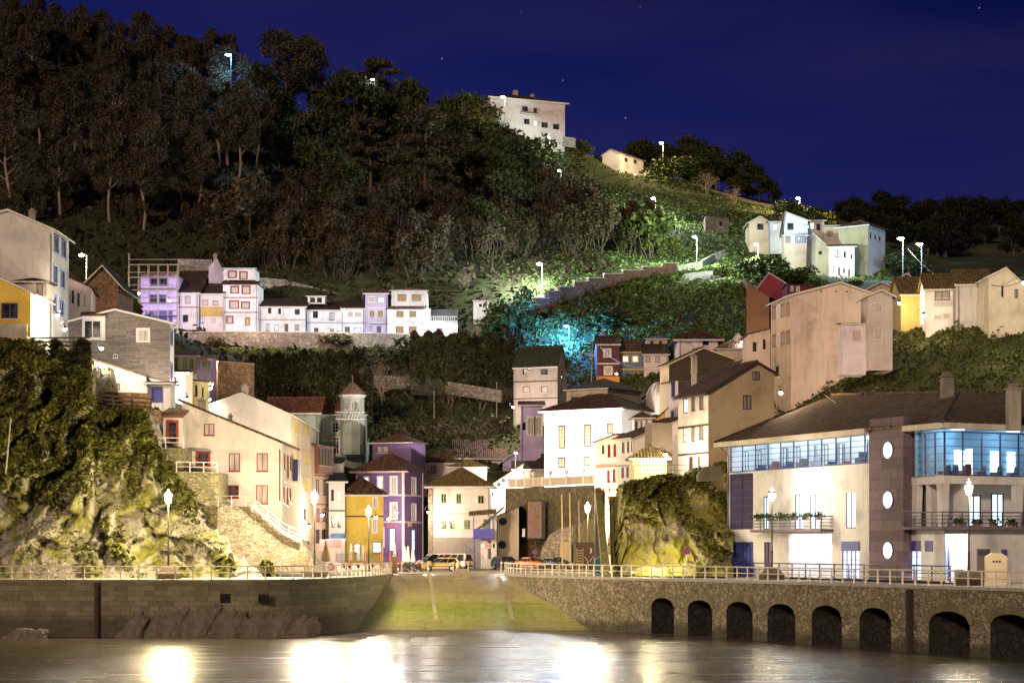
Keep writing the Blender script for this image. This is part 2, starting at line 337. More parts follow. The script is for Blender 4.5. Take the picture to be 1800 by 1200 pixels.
def zt(X, Y):
    X = np.atleast_1d(np.asarray(X, float)); Y = np.atleast_1d(np.asarray(Y, float)); out = np.empty(X.size)
    xf, yf = X.ravel()/SCL, Y.ravel()/SCL; n = len(CTa); C = CTa[:, :2]/SCL
    for i in range(0, X.size, 20000):
        a, b = xf[i:i+20000], yf[i:i+20000]
        d2 = (a[:, None]-C[:, 0])**2+(b[:, None]-C[:, 1])**2
        out[i:i+20000] = _tps(d2) @ WT[:n]+WT[n]+WT[n+1]*a+WT[n+2]*b
    z = out.reshape(X.shape)
    z = z+.7*np.sin(X*.21+1.3*np.sin(Y*.13))*np.sin(Y*.17)*np.clip((z-14)/20, 0, 1)
    def ss(t): t = np.clip(t, 0, 1); return t*t*(3-2*t)
    m = ss((278-Y)/18)*ss((X+33)/5)*ss((29-X)/5); z = z*(1-m)+np.minimum(z, -1.5)*m
    m = ss((203-Y)/5)*ss((31-X)/3); z = z*(1-m)+np.minimum(z, -9)*m
    m = ss((196-Y)/6)*ss((X-22)/4); z = z*(1-m)+np.minimum(z, -1.5)*m
    return z
def z1(X, Y): return float(zt(X, Y)[0])
DS = np.arange(118, 620, .5)
def hit(px, py, d0=118):                    # where the line of sight meets the land
    d = DS[DS >= d0]; X = (px-900)/F*d; Z = CZ+(HY-py)/F*d
    g = zt(X, K*d); k = np.nonzero(g >= Z)[0]
    i = k[0] if len(k) else int(np.argmin(np.abs(Z-g)))
    return Vector((X[i], K*d[i], g[i])), d[i]
xs = np.arange(-190, 330, 2.6); ys = np.concatenate([np.arange(178, 420, 2.4), np.arange(420, 620, 4), np.arange(620, 1300, 22)])
XX, YY = np.meshgrid(xs, ys); ZZ = zt(XX, YY)
ZZ = np.where(YY > 560, np.minimum(ZZ, 60+(YY-560)*.35+95), ZZ)
V_ = np.c_[XX.ravel(), YY.ravel(), ZZ.ravel()]; nx, ny = len(xs), len(ys)
i0 = (np.arange(ny-1)[:, None]*nx+np.arange(nx-1)[None]).ravel()
hillmat = ground('hill', [(.32, (.028,.026,.012)), (.5, (.050,.050,.020)), (.66, (.065,.085,.026))], .12, .8)
hs_ = npmesh('hillside', V_, np.c_[i0, i0+1, i0+nx+1, i0+nx], hillmat, True); tag(hs_, kind='structure')

# ---------------------------------------------------------------- leaf cards
def cards(cen, size, rng, flat=.0, asp=1.6):
    n = len(cen); a = rng.normal(size=(n, 3)); a /= np.linalg.norm(a, axis=1)[:, None]
    b = rng.normal(size=(n, 3)); b[:, 2] *= (1-flat); b -= a*(a*b).sum(1)[:, None]; b /= np.linalg.norm(b, axis=1)[:, None]
    s = (size*(.6+.8*rng.random(n)))[:, None] if np.ndim(size) else size*(.6+.8*rng.random(n))[:, None]
    a = a*s*.5*asp; b = b*s*.5
    v = np.stack([cen-a, cen-b*.9, cen+a, cen+b*.9], 1).reshape(-1, 3)
    return v, np.arange(n*4).reshape(n, 4)
def clump(rng, c, r, n, shell=.45):
    u = rng.normal(size=(n, 3)); u /= np.linalg.norm(u, axis=1)[:, None]; q = (shell+(1-shell)*rng.random(n)**.6)[:, None]
    return np.asarray(c)+u*q*np.asarray(r)*(1+.18*np.sin(u[:, :1]*7+c[0])+.15*np.sin(u[:, 1:2]*9+c[2]))
BARK = {'pale': ground('bark_pale', [(.3, (.18,.12,.08)), (.7, (.42,.30,.20))], 1.2, .6), 'dark': ground('bark_dark', [(.3, (.06,.042,.03)), (.7, (.16,.11,.075))], 1.5, .8)}
def proto(kind, seed):
    rng = np.random.default_rng(seed); mb = MB(); cl = []
    def limb(p, q, r0, r1, sag=.15, n=4):
        p, q = Vector(p), Vector(q); pts = []; L = (q-p).length
        for i in range(n+1):
            t = i/n; w = p.lerp(q, t); w.z += math.sin(t*3.14)*-sag*L*.25
            w += Vector(rng.normal(size=3))*L*.035*(0 < i < n); pts.append(w)
        mb.tube(pts, [r0+(r1-r0)*i/n for i in range(n+1)], 5); return pts
    if kind == 'euc':
        H = 26; tp = [Vector((0,0,-1))]
        for i in range(1, 9): tp.append(Vector((math.sin(i*1.1+seed)*.5, math.cos(i*.9+seed)*.5, H*.9*i/8)))
        mb.tube(tp, [.42-.045*i for i in range(9)], 7)
        for i in range(15):
            t = .32+.62*i/14; k = t*8; p = tp[int(k)].lerp(tp[min(8, int(k)+1)], k % 1); a = i*2.4+rng.random(); L = (4.4-2.3*t)*(.6+.7*rng.random())
            q = p+Vector((math.cos(a)*L, math.sin(a)*L, L*(.75+.4*rng.random()))); limb(p, q, .14, .04)
            cl.append((q, (1.9+.6*rng.random(), 1.9, 1.7+rng.random()*1.0), 400))
            if rng.random() > .4: cl.append((q+Vector((math.cos(a)*1.2, math.sin(a)*1.2, -1.6)), (1.4, 1.4, 1.0), 130))
        cl.append((tp[-1]+Vector((0,0,1)), (2.3,2.3,1.9), 460)); size = .38
    elif kind == 'pine':
        H = 19; tp = [Vector((.03*i*i*.3, 0, H*i/8-.6)) for i in range(9)]; mb.tube(tp, [.55-.05*i for i in range(9)], 8)
        for i in range(15):
            t = .32+.62*i/14; k = t*8; p = tp[int(k)].lerp(tp[min(8, int(k)+1)], k % 1); a = i*2.4+seed; L = (7.6-4.0*t)*(.7+.5*rng.random())
            q = p+Vector((math.cos(a)*L, math.sin(a)*L, L*.10+.4)); pts = limb(p, q, .17, .04, -.3, 5)
            for w in pts[2:]: cl.append((w+Vector((0,0,.5)), (1.7,1.7,.55), 95))
        cl.append((tp[-1], (3,3,1.3), 420)); size = .42
    elif kind == 'round':
        H = 11; mb.tube([(0,0,-.8),(.1,0,2),(.2,.1,4.5)], [.4,.3,.2], 7)
        for i in range(13):
            a = i*2.4; z = 3.2+6.2*((i*.618) % 1); r = 3.4*math.sqrt(max(.05, 1-((z-5.2)/5.2)**2))*(.6+.5*rng.random())
            q = Vector((math.cos(a)*r, math.sin(a)*r, z)); limb((.1,0,2.5), q, .12, .03); cl.append((q, (2.0,2.0,1.7), 270))
        size = .42
    elif kind == 'thicket':
        H = 9
        for i in range(9):
            a = i*2.4; r = 1.0+1.9*rng.random(); z = 4.0+4.4*rng.random(); b = Vector((math.cos(a)*.5*r, math.sin(a)*.5*r, -.5))
            q = Vector((math.cos(a)*r*1.5, math.sin(a)*r*1.5, z)); limb(b, q, .10, .03, -.1, 5)
            cl.append((q, (1.4,1.4,1.8), 190)); 
            if i % 2: cl.append((q*.75, (1.3,1.3,1.0), 90))
        size = .36
    elif kind == 'bush':
        H = 3.2
        for i in range(8):
            a = i*2.4; r = .3+1.3*rng.random(); z = .6+1.9*rng.random(); q = Vector((math.cos(a)*r, math.sin(a)*r, z)); limb((0,0,-.3), q, .05, .02)
            cl.append((q, (.9,.9,.75), 150))
        size = .22
    elif kind == 'bare':
        H = 8; cl.append((Vector((0,0,5)), (3.2,3.2,2.6), 130)); size = .22
        def rec(p, dr, L, r, lv):
            q = p+dr*L; mb.tube([p, (p+q)/2+Vector(rng.normal(size=3))*L*.05, q], [r, r*.8, r*.6], 5 if lv > 2 else 3, cap=False)
            if lv == 0: return
            for k in range(3):
                nd = (dr+Vector(rng.normal(size=3))*.55+Vector((0,0,.08))).normalized(); rec(q, nd, L*.74, r*.6, lv-1)
        for k in range(3): rec(Vector((.2*k,0,-.4)), Vector((.35*(k-1), .2*rng.normal(), 1)).normalized(), 2.2, .13, 4)
    pts = np.concatenate([clump(rng, c, r, n) for c, r, n in cl])
    v, f = cards(pts, size, rng); return mb, v, f, H
LEAF = {'far': leafmat((.022,.022,.012), (.036,.034,.018), 'far'), 'euc': leafmat((.085,.066,.034), (.125,.098,.052), 'euc'), 'pine': leafmat((.075,.068,.030), (.16,.12,.055), 'pine'),  # far foliage is a darkened leaf, the unlit hill's shade put into its colour
        'round': leafmat((.050,.062,.022), (.09,.10,.032), 'round'), 'thicket': leafmat((.080,.062,.032), (.13,.095,.048), 'thk'),
        'bush': leafmat((.07,.095,.022), (.13,.15,.035), 'bush'), 'bare': leafmat((.11,.075,.045), (.16,.11,.06), 'bare'),
        'flower': leafmat((.13,.11,.03), (.20,.13,.08), 'flower')}
PR = {}
def getproto(kind, k, leaf=None):
    key = (kind, k, leaf)
    if key not in PR:
        mb, v, f, H = proto(kind, 11+k*7)
        t = bpy.data.meshes.new('trunk'); t.from_pydata(mb.v, [], mb.f); t.materials.append(BARK['pale' if kind in ('euc','bare') else 'dark'])
        for p in t.polygons: p.use_smooth = True
        o = npmesh('crown', v, f, LEAF[leaf or kind]); me = o.data; bpy.data.objects.remove(o)
        PR[key] = (t, me, H)
    return PR[key]
def plant(name, kind, loc, h, label, cat, group, k=None, leaf=None, wide=1.0):
    k = random.randrange(3) if k is None else k
    t, c, H = getproto(kind, k, leaf)
    o = empty(name, loc, label, cat, group, random.uniform(0, 6.28)); s = h/H; o.scale = (s*wide, s*wide, s)
    for nm, me in (('trunk', t), ('crown' if kind != 'bush' else 'foliage', c)):
        q = bpy.data.objects.new(nm, me); COL.objects.link(q); q.parent = o
    return o
def tree_at(name, kind, px, pyb, pyt, label, group, d0=150, cat='tree', **kw):
    p, d = hit(px, pyb, d0); h = (pyb-pyt)/F*d
    return plant(name, kind, p, h, label, cat, group, **kw)
rr = random.Random(5)
# trees along the skyline and in rows down the wooded slope
for i, (px, b, t) in enumerate([(-30,90,-30),(20,110,-12),(62,115,-6),(100,125,8),(140,135,10),(178,140,18),(215,150,40),(252,160,20),(290,170,70),(330,180,62),(372,200,110),(60,170,20),(200,200,60)]):
    tree_at('eucalyptus_tree', 'euc', px, b, t, 'tall black eucalyptus on the dark skyline at the top left of the hill', 'eucalyptus trees along the left skyline')
for i, px in enumerate(range(-20, 400, 26)):
    b = 150+px*.12+rr.uniform(-18, 12); tree_at('eucalyptus_tree', 'euc', px+rr.uniform(-6, 6), b, b-rr.uniform(110, 135), 'dark eucalyptus high on the slope just under the skyline trees', 'eucalyptus trees high on the slope')
for i, px in enumerate(range(-10, 470, 36)):
    b = 265+px*.12+rr.uniform(-18, 18); tree_at('eucalyptus_tree', 'euc', px+rr.uniform(-8, 8), b, b-rr.uniform(150, 190), 'dim eucalyptus half way up the wooded slope behind the front row', 'eucalyptus trees half way up the slope')
for px, b, t, lab in ((12,392,170,'pale-trunked eucalyptus leftmost in the front row above the tall white house'),(105,385,200,'eucalyptus with a thin trunk right of the leftmost one, above the houses'),
    (193,392,215,'eucalyptus with a slim straight pale trunk left of the thickest one'),(252,404,200,'thickest pale-trunked forked eucalyptus in the front row of the wood'),
    (318,380,220,'eucalyptus with leaning branches just right of the thickest one'),(352,385,230,'thin-trunked eucalyptus at the right end of the front row'),(402,292,80,'tall eucalyptus with a bare pale trunk directly under the blue hilltop lamp')):
    tree_at('eucalyptus_tree', 'euc', px, b, t, lab, None)
for px, b, t, lab in ((425,440,300,'multi-stemmed pale tree left of the thicket above the terrace roofs'),(500,235,55,'tall dark narrow tree rising against the sky left of the hilltop'),):
    tree_at('tall_tree', 'thicket' if b > 400 else 'euc', px, b, t, lab, None, wide=1.3)
tree_at('tall_tree', 'euc', 540, 238, 62, 'tall dark tree joined at the right of the narrow skyline tree', None, wide=1.2)
for px, b, t, lab in ((748,385,195,'big pine with a thick trunk and long level boughs at the middle of the wood'),(652,345,212,'pine with flat spreading boughs left of the thick-trunked pine'),(660,250,108,'broad domed pine on the skyline below the tiny white light')):
    tree_at('pine_tree', 'pine', px, b, t, lab, None, k=0 if b == 385 else 1)
for px, b, t in ((590,250,140),(620,262,122),(700,262,135),(735,265,158),(770,262,165),(800,265,160),(830,268,158),(862,280,178),(470,235,120),(440,228,110)):
    tree_at('skyline_tree', 'round', px, b, t, 'bushy dark tree on the skyline between the tall trees and the hilltop block', 'bushy trees on the middle skyline')
for px, b, t in ((900,330,215),(870,360,225),(905,380,270),(930,410,310),(880,430,300),(790,300,190),(560,310,190),(620,330,220),(600,390,280),(560,360,240),(500,320,200),(850,440,340),(905,450,360)):
    tree_at('leafy_tree', 'round', px, b, t, 'dark leafy tree packed in the middle of the wooded slope', 'leafy trees in the middle of the slope')
for i in range(74):
    px = rr.uniform(380, 1150); b = rr.uniform(360, 500)
    if px > 870 and b > 470: b = 440
    if px > 1000: b = min(b, 448)
    tree_at('thicket_tree', 'thicket', px, b, b-rr.uniform(50, 95), 'brownish scrubby tree in the thicket above the terrace houses', 'scrubby trees of the lower thicket')
for i in range(26):
    px = rr.uniform(0, 420); b = rr.uniform(330, 425); tree_at('undershrub', 'thicket', px, b, b-rr.uniform(25, 60), 'low dark shrub between the eucalyptus trunks', 'shrubs under the eucalyptus trees', cat='shrub')
for px, b, t in ((1010,262,238),(1040,268,240),(1075,270,232),(1110,278,225),(1140,285,200),(1170,292,208),(1200,300,215),(1228,308,230),(1255,318,238),(1285,335,262),(1312,345,285),(1335,352,300),(1355,356,318),(1150,300,235),(1210,318,248),(1260,334,270),(1300,350,300),(1100,285,245),(1180,312,245),(1240,330,262)):
    tree_at('ridge_tree', 'round', px, min(b, 272) if px < 1180 else b, t, 'round dark tree on the ridge right of the hilltop block', 'trees on the right ridge', wide=1.25, d0=342 if px < 1180 else 322)
for px, b, t in ((1405,395,352),(1430,398,360),(1385,388,348),(1462,402,372)):
    tree_at('lit_tree', 'bush', px, b, t, 'rounded yellow-lit tree behind the upper hill houses', 'yellow-lit trees behind the hill houses', leaf='bush', wide=1.2)
for k, px in enumerate(range(1470, 1830, 22)):
    t = {0:352,1:346,2:345,3:360,4:334,5:338,6:360,7:352,8:345,9:346,10:340,11:345,12:342,13:344,14:350,15:352,16:350}[k]
    tree_at('distant_tree', 'round', px, 412, t, 'black round tree on the far dark hill at the right', 'trees on the far dark hill', wide=1.1, d0=330, leaf='far')
for k in range(26):
    tree_at('far_slope_tree', 'round', rr.uniform(1500, 1840), rr.uniform(420, 470), rr.uniform(385, 405), 'unlit tree lower on the far dark hill behind the right houses', 'trees low on the far dark hill', wide=1.3, d0=250, leaf='far')
tree_at('big_round_tree', 'round', 1597, 492, 428, 'big dark round tree under the two blue-white lamps', None, d0=190, wide=1.5)
tree_at('bare_tree', 'bare', 672, 715, 618, 'large leafless tree on the dark terrace above the turret', None, wide=1.3)
tree_at('bare_tree', 'bare', 818, 510, 468, 'small leafless tree left of the tiny white hut', None)
tree_at('bare_tree', 'bare', 1243, 345, 290, 'sparse yellowish tree right of the lamp-lit hedge', None)
tree_at('bare_tree', 'bare', 1290, 358, 318, 'low sparse tree on the grassy ridge', None)
for px, b, t, w, lab, lf in ((935,295,232,1.3,'blue-green lit bush beside the lamp below the hilltop block','bush'),(905,590,505,.9,'tall green bush lit by the lamp left of the stone stair wall','bush'),
    (975,540,505,1.2,'green bush right of the lamp by the stone stair wall','bush'),(1185,310,270,1.9,'yellow-lit hedge bush beside the lamp behind the small white house','bush'),(1230,325,290,1.5,'yellow-lit bush right of the lamp-lit hedge','bush'),
    (1140,455,362,1.0,'silvery lit bush below the lamp on the upper path','bush'),(1100,410,372,1.2,'pale lit shrub left of the silvery one','bush'),(1190,455,415,1.3,'greyish bush left of the grass patch','bush'),
    (1028,264,240,1.2,'yellow-green bush just right of the hilltop block','bush'),(1350,505,452,1.6,'dark clipped bush right of the lamp above the red house','bush'),(1395,500,455,1.5,'second clipped bush of the dark hedge by the hill houses','bush'),
    (1330,488,450,.9,'bright green bush around the lamp post above the red house','bush'),(1275,490,462,1.3,'green bush at the edge of the grey terrace','bush'),(1450,520,490,1.5,'white-lit bush below the lit hill house','bush'),(1495,515,490,1.3,'green-white bush right of the lit hill house','bush'),
    (376,612,588,1.2,'yellowish shrub leftmost on the terrace lawn','flower'),(465,616,588,1.8,'pinkish flowering hydrangea below the red-trimmed house','flower'),(530,614,590,1.4,'hydrangea in the middle of the terrace lawn','flower'),
    (592,618,584,1.8,'largest golden shrub on the terrace lawn','flower'),(640,610,590,1.3,'shrub at the foot of the last terrace houses','flower'),(535,700,655,1.5,'yellow-green shrub in front of the dark ivy terrace','bush'),
    (735,640,590,1.6,'green shrub below the rightmost white terrace house','bush'),(790,720,668,1.6,'grey leafless-looking shrub in the dark hollow','bare'),(845,725,672,1.8,'blue-grey shrub left of the grey house','bare'),(620,655,628,1.5,'bluish bush by the small rock on the terrace','bare'),
    (870,590,548,1.4,'green shrub on the bank under the white hut','bush'),(1060,575,535,2.0,'low green shrub on the bright grassy slope','bush'),(985,770,735,1.0,'shrub behind the church roof','bush'),(220,560,520,1.0,'yellow-lit bush between the stone house and the scaffold','bush')):
    tree_at('shrub', 'bare' if lf == 'bare' else 'bush', px, b, t, lab, None, cat='shrub', leaf=lf if lf != 'bush' else None, wide=w)
# ---------------------------------------------------------------- ground cover on the slopes
def cover(name, boxes, size, mat, seed, lift=.15, tall=.3):
    rng = np.random.default_rng(seed); pts = []
    for (x0, x1, y0, y1, n) in boxes:                 # world x, y ranges
        X = rng.uniform(x0, x1, n); Y = rng.uniform(y0, y1, n); c = np.sin(X*.9)*np.sin(Y*.7)+.6*np.sin(X*2.3+Y)*np.sin(Y*1.9-X*.4)
        keep = rng.random(n) < .55+.4*c; X, Y = X[keep], Y[keep]; c = c[keep]
        pts.append(np.c_[X, Y, zt(X, Y)+lift+tall*np.clip(c, 0, 2)*rng.random(len(X))])
    v, f = cards(np.concatenate(pts), size, rng); o = npmesh(name, v, f, mat); return tag(o, kind='stuff')
GL = leafmat((.10,.16,.04), (.18,.25,.06), 'grassy'); DL = leafmat((.055,.05,.024), (.10,.085,.04), 'litter')
cover('undergrowth', [(-110,20,330,560,46000),(-110,-40,250,340,5000),(120,260,260,420,5000)], .75, DL, 3, .2, 1.0)
cover('slope_grass', [(2,55,318,372,40000),(-6,75,372,470,26000),(0,70,470,560,12000)], .42, GL, 4, .08, .55)
cover('ground_ivy', [(-42,4,285,345,26000),(4,50,255,320,12000)], .40, leafmat((.05,.06,.022), (.10,.11,.035), 'ivyd'), 5, .15, .6)
cover('bank_ivy', [(28,112,162,224,90000)], .27, leafmat((.07,.085,.022), (.13,.14,.035), 'ivyb'), 6, .1, .9)
# ================================================================ water, quays, slipway
WZ = -4.72
def watermat():
    m, nt, b = newmat('sea'); L = nt.links.new; co = coords(nt, (.22, 1.0, 1)); n1 = ntex(nt, co, .55, 5, .6); n2 = ntex(nt, coords(nt, (.8, 3.2, 1)), 1.6, 3, .6)
    a = ramp(nt, ntex(nt, coords(nt, (.02,.09,1)), 1, 3), [(.4, (.085,.062,.075)), (.6, (.090,.090,.045))]); L(a, b.inputs['Base Color'])  # water tint, with olive and mauve reflections put into its colour
    rg = N(nt, 'ShaderNodeMapRange', i_1=.3, i_2=.7, i_3=.12, i_4=.32); L(n1, rg.inputs[0]); L(rg.outputs[0], b.inputs['Roughness']); b.inputs['IOR'].default_value = 1.33
    bump(nt, b, mix(nt, .55, n1, mix(nt, .4, n2, ntex(nt, coords(nt, (1.2, 5, 1)), 3.2, 2))), .85, .14); return m
o = npmesh('sea_water', np.array([(-400,20,WZ),(400,20,WZ),(400,215,WZ),(-400,215,WZ)], float), np.array([(0,1,2,3)]), watermat()); tag(o, kind='structure')
LQ = [(-140,93),(0,93),(120,93),(240,93),(360,93),(470,93.3),(540,95.5),(600,99),(645,104),(672,108.5),(690,113.5)]
RQ = [(884,114.5),(897,111.5),(925,108.5),(975,105.5),(1040,101.5),(1110,98.6),(1180,96),(1280,92.4),(1390,88),(1500,83.8),(1595,80.6),(1700,77.3),(1800,74.3),(1900,71.5),(2010,68.5)]
def smooth(pts, n=4):
    out = []; Pn = [Vector((a, b)) for a, b in pts]
    for i in range(len(Pn)-1):
        p0 = Pn[max(0, i-1)]; p1 = Pn[i]; p2 = Pn[i+1]; p3 = Pn[min(len(Pn)-1, i+2)]
        for k in range(n):
            t = k/n; out.append(.5*((2*p1)+(p2-p0)*t+(2*p0-5*p1+4*p2-p3)*t*t+(3*p1-p0-3*p2+p3)*t**3))
    return out+[Pn[-1]]
LQs = [G(p.x, p.y) for p in smooth(LQ)]; RQs = [G(p.x, p.y) for p in smooth(RQ)]
pav = ground('paving', [(.35, (.30,.28,.24)), (.55, (.40,.37,.32)), (.7, (.46,.43,.38))], .6, .15)
asph = ground('asphalt', [(.35, (.11,.085,.065)), (.6, (.16,.125,.10)), (.75, (.20,.16,.125))], .8, .15)
def sheet(name, pts, mat, z=0.0):
    bm = bmesh.new(); vs = [bm.verts.new((p[0], p[1], z)) for p in pts]; f = bm.faces.new(vs); f.normal_update()
    if f.normal.z < 0: f.normal_flip()
    bmesh.ops.triangulate(bm, faces=[f]); me = bpy.data.meshes.new(name); bm.to_mesh(me); me.materials.append(mat)
    o = bpy.data.objects.new(name, me); COL.objects.link(o); return tag(o, kind='structure')
back = [G(2010, 68.5)+Vector((30, 60, 0)), Vector((60, 275, 0)), Vector((-130, 275, 0)), Vector((-130, 163, 0))]
sheet('quay_pavement', LQs+RQs+back, pav)
sheet('plaza_road', [G(560,108), G(600,103.5), G(650,108), G(676,113.5), G(690,116.5), G(884,117), G(905,114), G(930,111.5), G(1000,107), G(1068,104), G(1070,112), G(1060,128), G(905,152), G(700,150), G(560,140), G(520,120)], asph, .006)
# the rest of the harbour floor of the town stands on the hillside sheet
def alen(pl):
    s = [0]
    for a, b in zip(pl, pl[1:]): s.append(s[-1]+(b-a).length)
    return s
def wallface(mb, pl, z0, z1, step=None):
    for a, b in zip(pl, pl[1:]): mb.quad((a.x,a.y,z0), (b.x,b.y,z0), (b.x,b.y,z1), (a.x,a.y,z1))
# left quay wall: cut stone on a rock foot
lq = empty('quay_wall', LQs[0], 'green-stained quay wall of cut stone blocks left of the slipway', 'quay wall')
def rel(pl, o): return [p-Vector(o.location) for p in pl]
lw = MB(); pl = rel(LQs, lq); wallface(lw, pl, -7, -.22); lw.build('wall_face', ashlar((.19,.17,.10), 1.1, .42, .6), lq)
cop = MB()
for a, b in zip(pl, pl[1:]):
    n = Vector((b.y-a.y, -(b.x-a.x), 0)).normalized()*.08; cop.prism([(a.x+n.x,a.y+n.y,-.22),(b.x+n.x,b.y+n.y,-.22),(b.x+n.x,b.y+n.y,-.004),(a.x+n.x,a.y+n.y,-.004)], -n*6)
cop.build('coping', ashlar((.22,.20,.13), 1.6, .6, .4), lq)
def hole(px0, px1, py0, py1, d):
    m = MB(); y = K*d-.05-lq.location.y; x0, x1 = (px0-900)/F*d-lq.location.x, (px1-900)/F*d-lq.location.x; m.box((x0, y, zpy(py1, d)), (x1, y+.04, zpy(py0, d))); return m
for a in ((387,405,1043,1059), (454,473,1044,1060)): hole(*a, 93).build('drain_opening', plain((.008,.007,.006), .9), lq)  # near-black plates on the wall carry the shade inside the openings
part('buttress', masonry((.10,.085,.05), .5), lq, lambda m: m.box((G(166,93).x-lq.location.x, K*93-.1-lq.location.y, -7), (G(177,93).x-lq.location.x, K*93-lq.location.y+.3, -.25)))
part('rusty_pipe', plain((.06,.03,.02), .8), lq, lambda m: m.tube([(G(171,93).x-lq.location.x, K*93-.2-lq.location.y, -6), (G(171,93).x-lq.location.x, K*93-.2-lq.location.y, -.3)], .22, 8))
# tilted rock slabs at the foot of the left wall
rk = rockmat((.20,.165,.125), .30, (.10,.10,.03), ang=.7)
def rockslab(px, pyt, w, h, lean, d, label):
    rng = random.Random(int(px)); m = MB(); c = G(px, d, WZ-.3); tz = zpy(pyt, d)-WZ+.3; n = 7; b0 = []
    bm = bmesh.new(); bmesh.ops.create_icosphere(bm, subdivisions=4, radius=1)
    for v in bm.verts:
        q = v.co.copy(); q = Vector((q.x*w, q.y*.55, q.z)); q.x = round(q.x*1.2)/1.2*.35+q.x*.65
        nn = noise.ridged_multi_fractal(Vector((q.x*.9-q.z*.8, q.y, q.z*.25+px)), 1, 2, 5, 1, 2)
        q *= .72+.2*nn; q.z = q.z*tz; q.x += q.z*lean; v.co = q
    me = bpy.data.meshes.new('rock'); bm.to_mesh(me); me.materials.append(rk)
    o = bpy.data.objects.new('rock', me); COL.objects.link(o); o.location = c; return tag(o, label, 'rock')
for px, py, w, lab in ((228,1072,1.2,'low dark rock leftmost at the foot of the left quay wall'),(292,1066,1.9,'dark slanting slab below the left quay lamp'),(345,1060,2.2,'tallest slanting slab in the left wall foot'),(392,1068,1.7,'dark slab under the first square drain opening'),
    (435,1074,2.0,'broad slab between the two drain openings'),(482,1070,2.0,'long slab under the second drain opening'),(520,1078,1.5,'rightmost dark rock before the left wall turns'),(30,1102,1.3,'small wet rock at the bottom left corner'),(60,1104,1.1,'small wet rock beside the bottom left corner one')):
    rockslab(px, py, w*1.12, 1, .45, 93.0 if px > 100 else 91.5, lab)
# right quay wall with eight arches
rq = empty('arched_quay_wall', RQs[0], 'rubble quay wall with eight dark arches right of the slipway', 'quay wall')
plr = rel(RQs, rq); sl = alen(plr); pxs = [900+p.x/p.y*F*K for p in RQs]
def s_at(px): return float(np.interp(px, pxs, sl))
def p_at(s):
    i = min(len(sl)-2, max(0, int(np.searchsorted(sl, s))-1)); t = (s-sl[i])/(sl[i+1]-sl[i]); a, b = plr[i], plr[i+1]
    n = Vector((-(b.y-a.y), b.x-a.x, 0)).normalized(); return a.lerp(b, t), (n if n.y > 0 else -n)
ARC = [(1145,1185,1050,1066),(1209,1252,1054,1071),(1277,1323,1056,1074),(1349,1398,1060,1079),(1427,1480,1063,1083),(1511,1566,1067,1087),(1633,1705,1073,1095),(1741,1815,1078,1098)]
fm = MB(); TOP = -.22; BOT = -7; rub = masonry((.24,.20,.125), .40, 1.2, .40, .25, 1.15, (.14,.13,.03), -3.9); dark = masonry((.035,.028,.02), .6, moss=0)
cuts = []
for (x0, x1, yt, ys_) in ARC:
    a, b = s_at(x0), s_at(x1); d = RQs[int(np.searchsorted(pxs, x0))].y/K; cuts.append((a, b, zpy(yt, d), zpy(ys_, d)))
def az(s, c):
    a, b, zt_, zs = c; u = (s-(a+b)/2)/((b-a)/2); return zs+(zt_-zs)*math.sqrt(max(0, 1-u*u))
cur = 0.0
def strip(s0, s1, lo, hi, n):
    for i in range(n):
        a = s0+(s1-s0)*i/n; b = s0+(s1-s0)*(i+1)/n; pa, _ = p_at(a); pb, _ = p_at(b)
        fm.quad((pa.x,pa.y,lo(a)), (pb.x,pb.y,lo(b)), (pb.x,pb.y,hi), (pa.x,pa.y,hi))
for c in cuts:
    strip(cur, c[0], lambda s: BOT, TOP, max(1, int((c[0]-cur)/.8))); strip(c[0], c[1], lambda s, c=c: az(s, c), TOP, 14); cur = c[1]
strip(cur, sl[-1]-.01, lambda s: BOT, TOP, 10)
fm.build('wall_face', rub, rq)
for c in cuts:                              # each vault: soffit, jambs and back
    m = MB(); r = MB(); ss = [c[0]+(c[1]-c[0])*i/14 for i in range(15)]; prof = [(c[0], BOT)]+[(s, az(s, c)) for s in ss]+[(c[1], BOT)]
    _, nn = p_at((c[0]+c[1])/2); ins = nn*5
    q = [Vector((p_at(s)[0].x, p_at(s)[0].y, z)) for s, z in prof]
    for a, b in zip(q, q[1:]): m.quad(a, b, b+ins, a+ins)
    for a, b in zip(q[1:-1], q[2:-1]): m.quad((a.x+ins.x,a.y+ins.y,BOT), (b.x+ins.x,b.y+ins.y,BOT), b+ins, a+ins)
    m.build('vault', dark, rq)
    for s, t in zip(ss, ss[1:]):
        pa, na = p_at(s); pb, nb = p_at(t); mid = (c[0]+c[1])/2
        za, zb = az(s, c), az(t, c); oa = Vector(((s-mid), za-c[3]+.9)).normalized()*.55; ob = Vector(((t-mid), zb-c[3]+.9)).normalized()*.55
        da, _ = p_at(s+oa.x); db, _ = p_at(t+ob.x); f = -nn*.05
        r.prism([Vector((pa.x,pa.y,za)), Vector((pb.x,pb.y,zb)), Vector((db.x,db.y,zb+ob.y)), Vector((da.x,da.y,za+oa.y))], f)
    r.build('arch_ring', ashlar((.15,.125,.07), .35, 3, .3), rq)
cop = MB()
for a, b in zip(plr, plr[1:]):
    n = Vector((-(b.y-a.y), b.x-a.x, 0)).normalized(); n = (n if n.y > 0 else -n)*.10
    cop.prism([(a.x-n.x,a.y-n.y,-.22),(b.x-n.x,b.y-n.y,-.22),(b.x-n.x,b.y-n.y,-.004),(a.x-n.x,a.y-n.y,-.004)], n*5)
cop.build('coping', pav, rq)
pa, na = p_at(s_at(1600)); part('dark_pilaster', plain((.03,.022,.015), .9), rq, lambda m: m.tube([(pa.x, pa.y-.05, -7), (pa.x, pa.y-.05, -.3)], .35, 8))
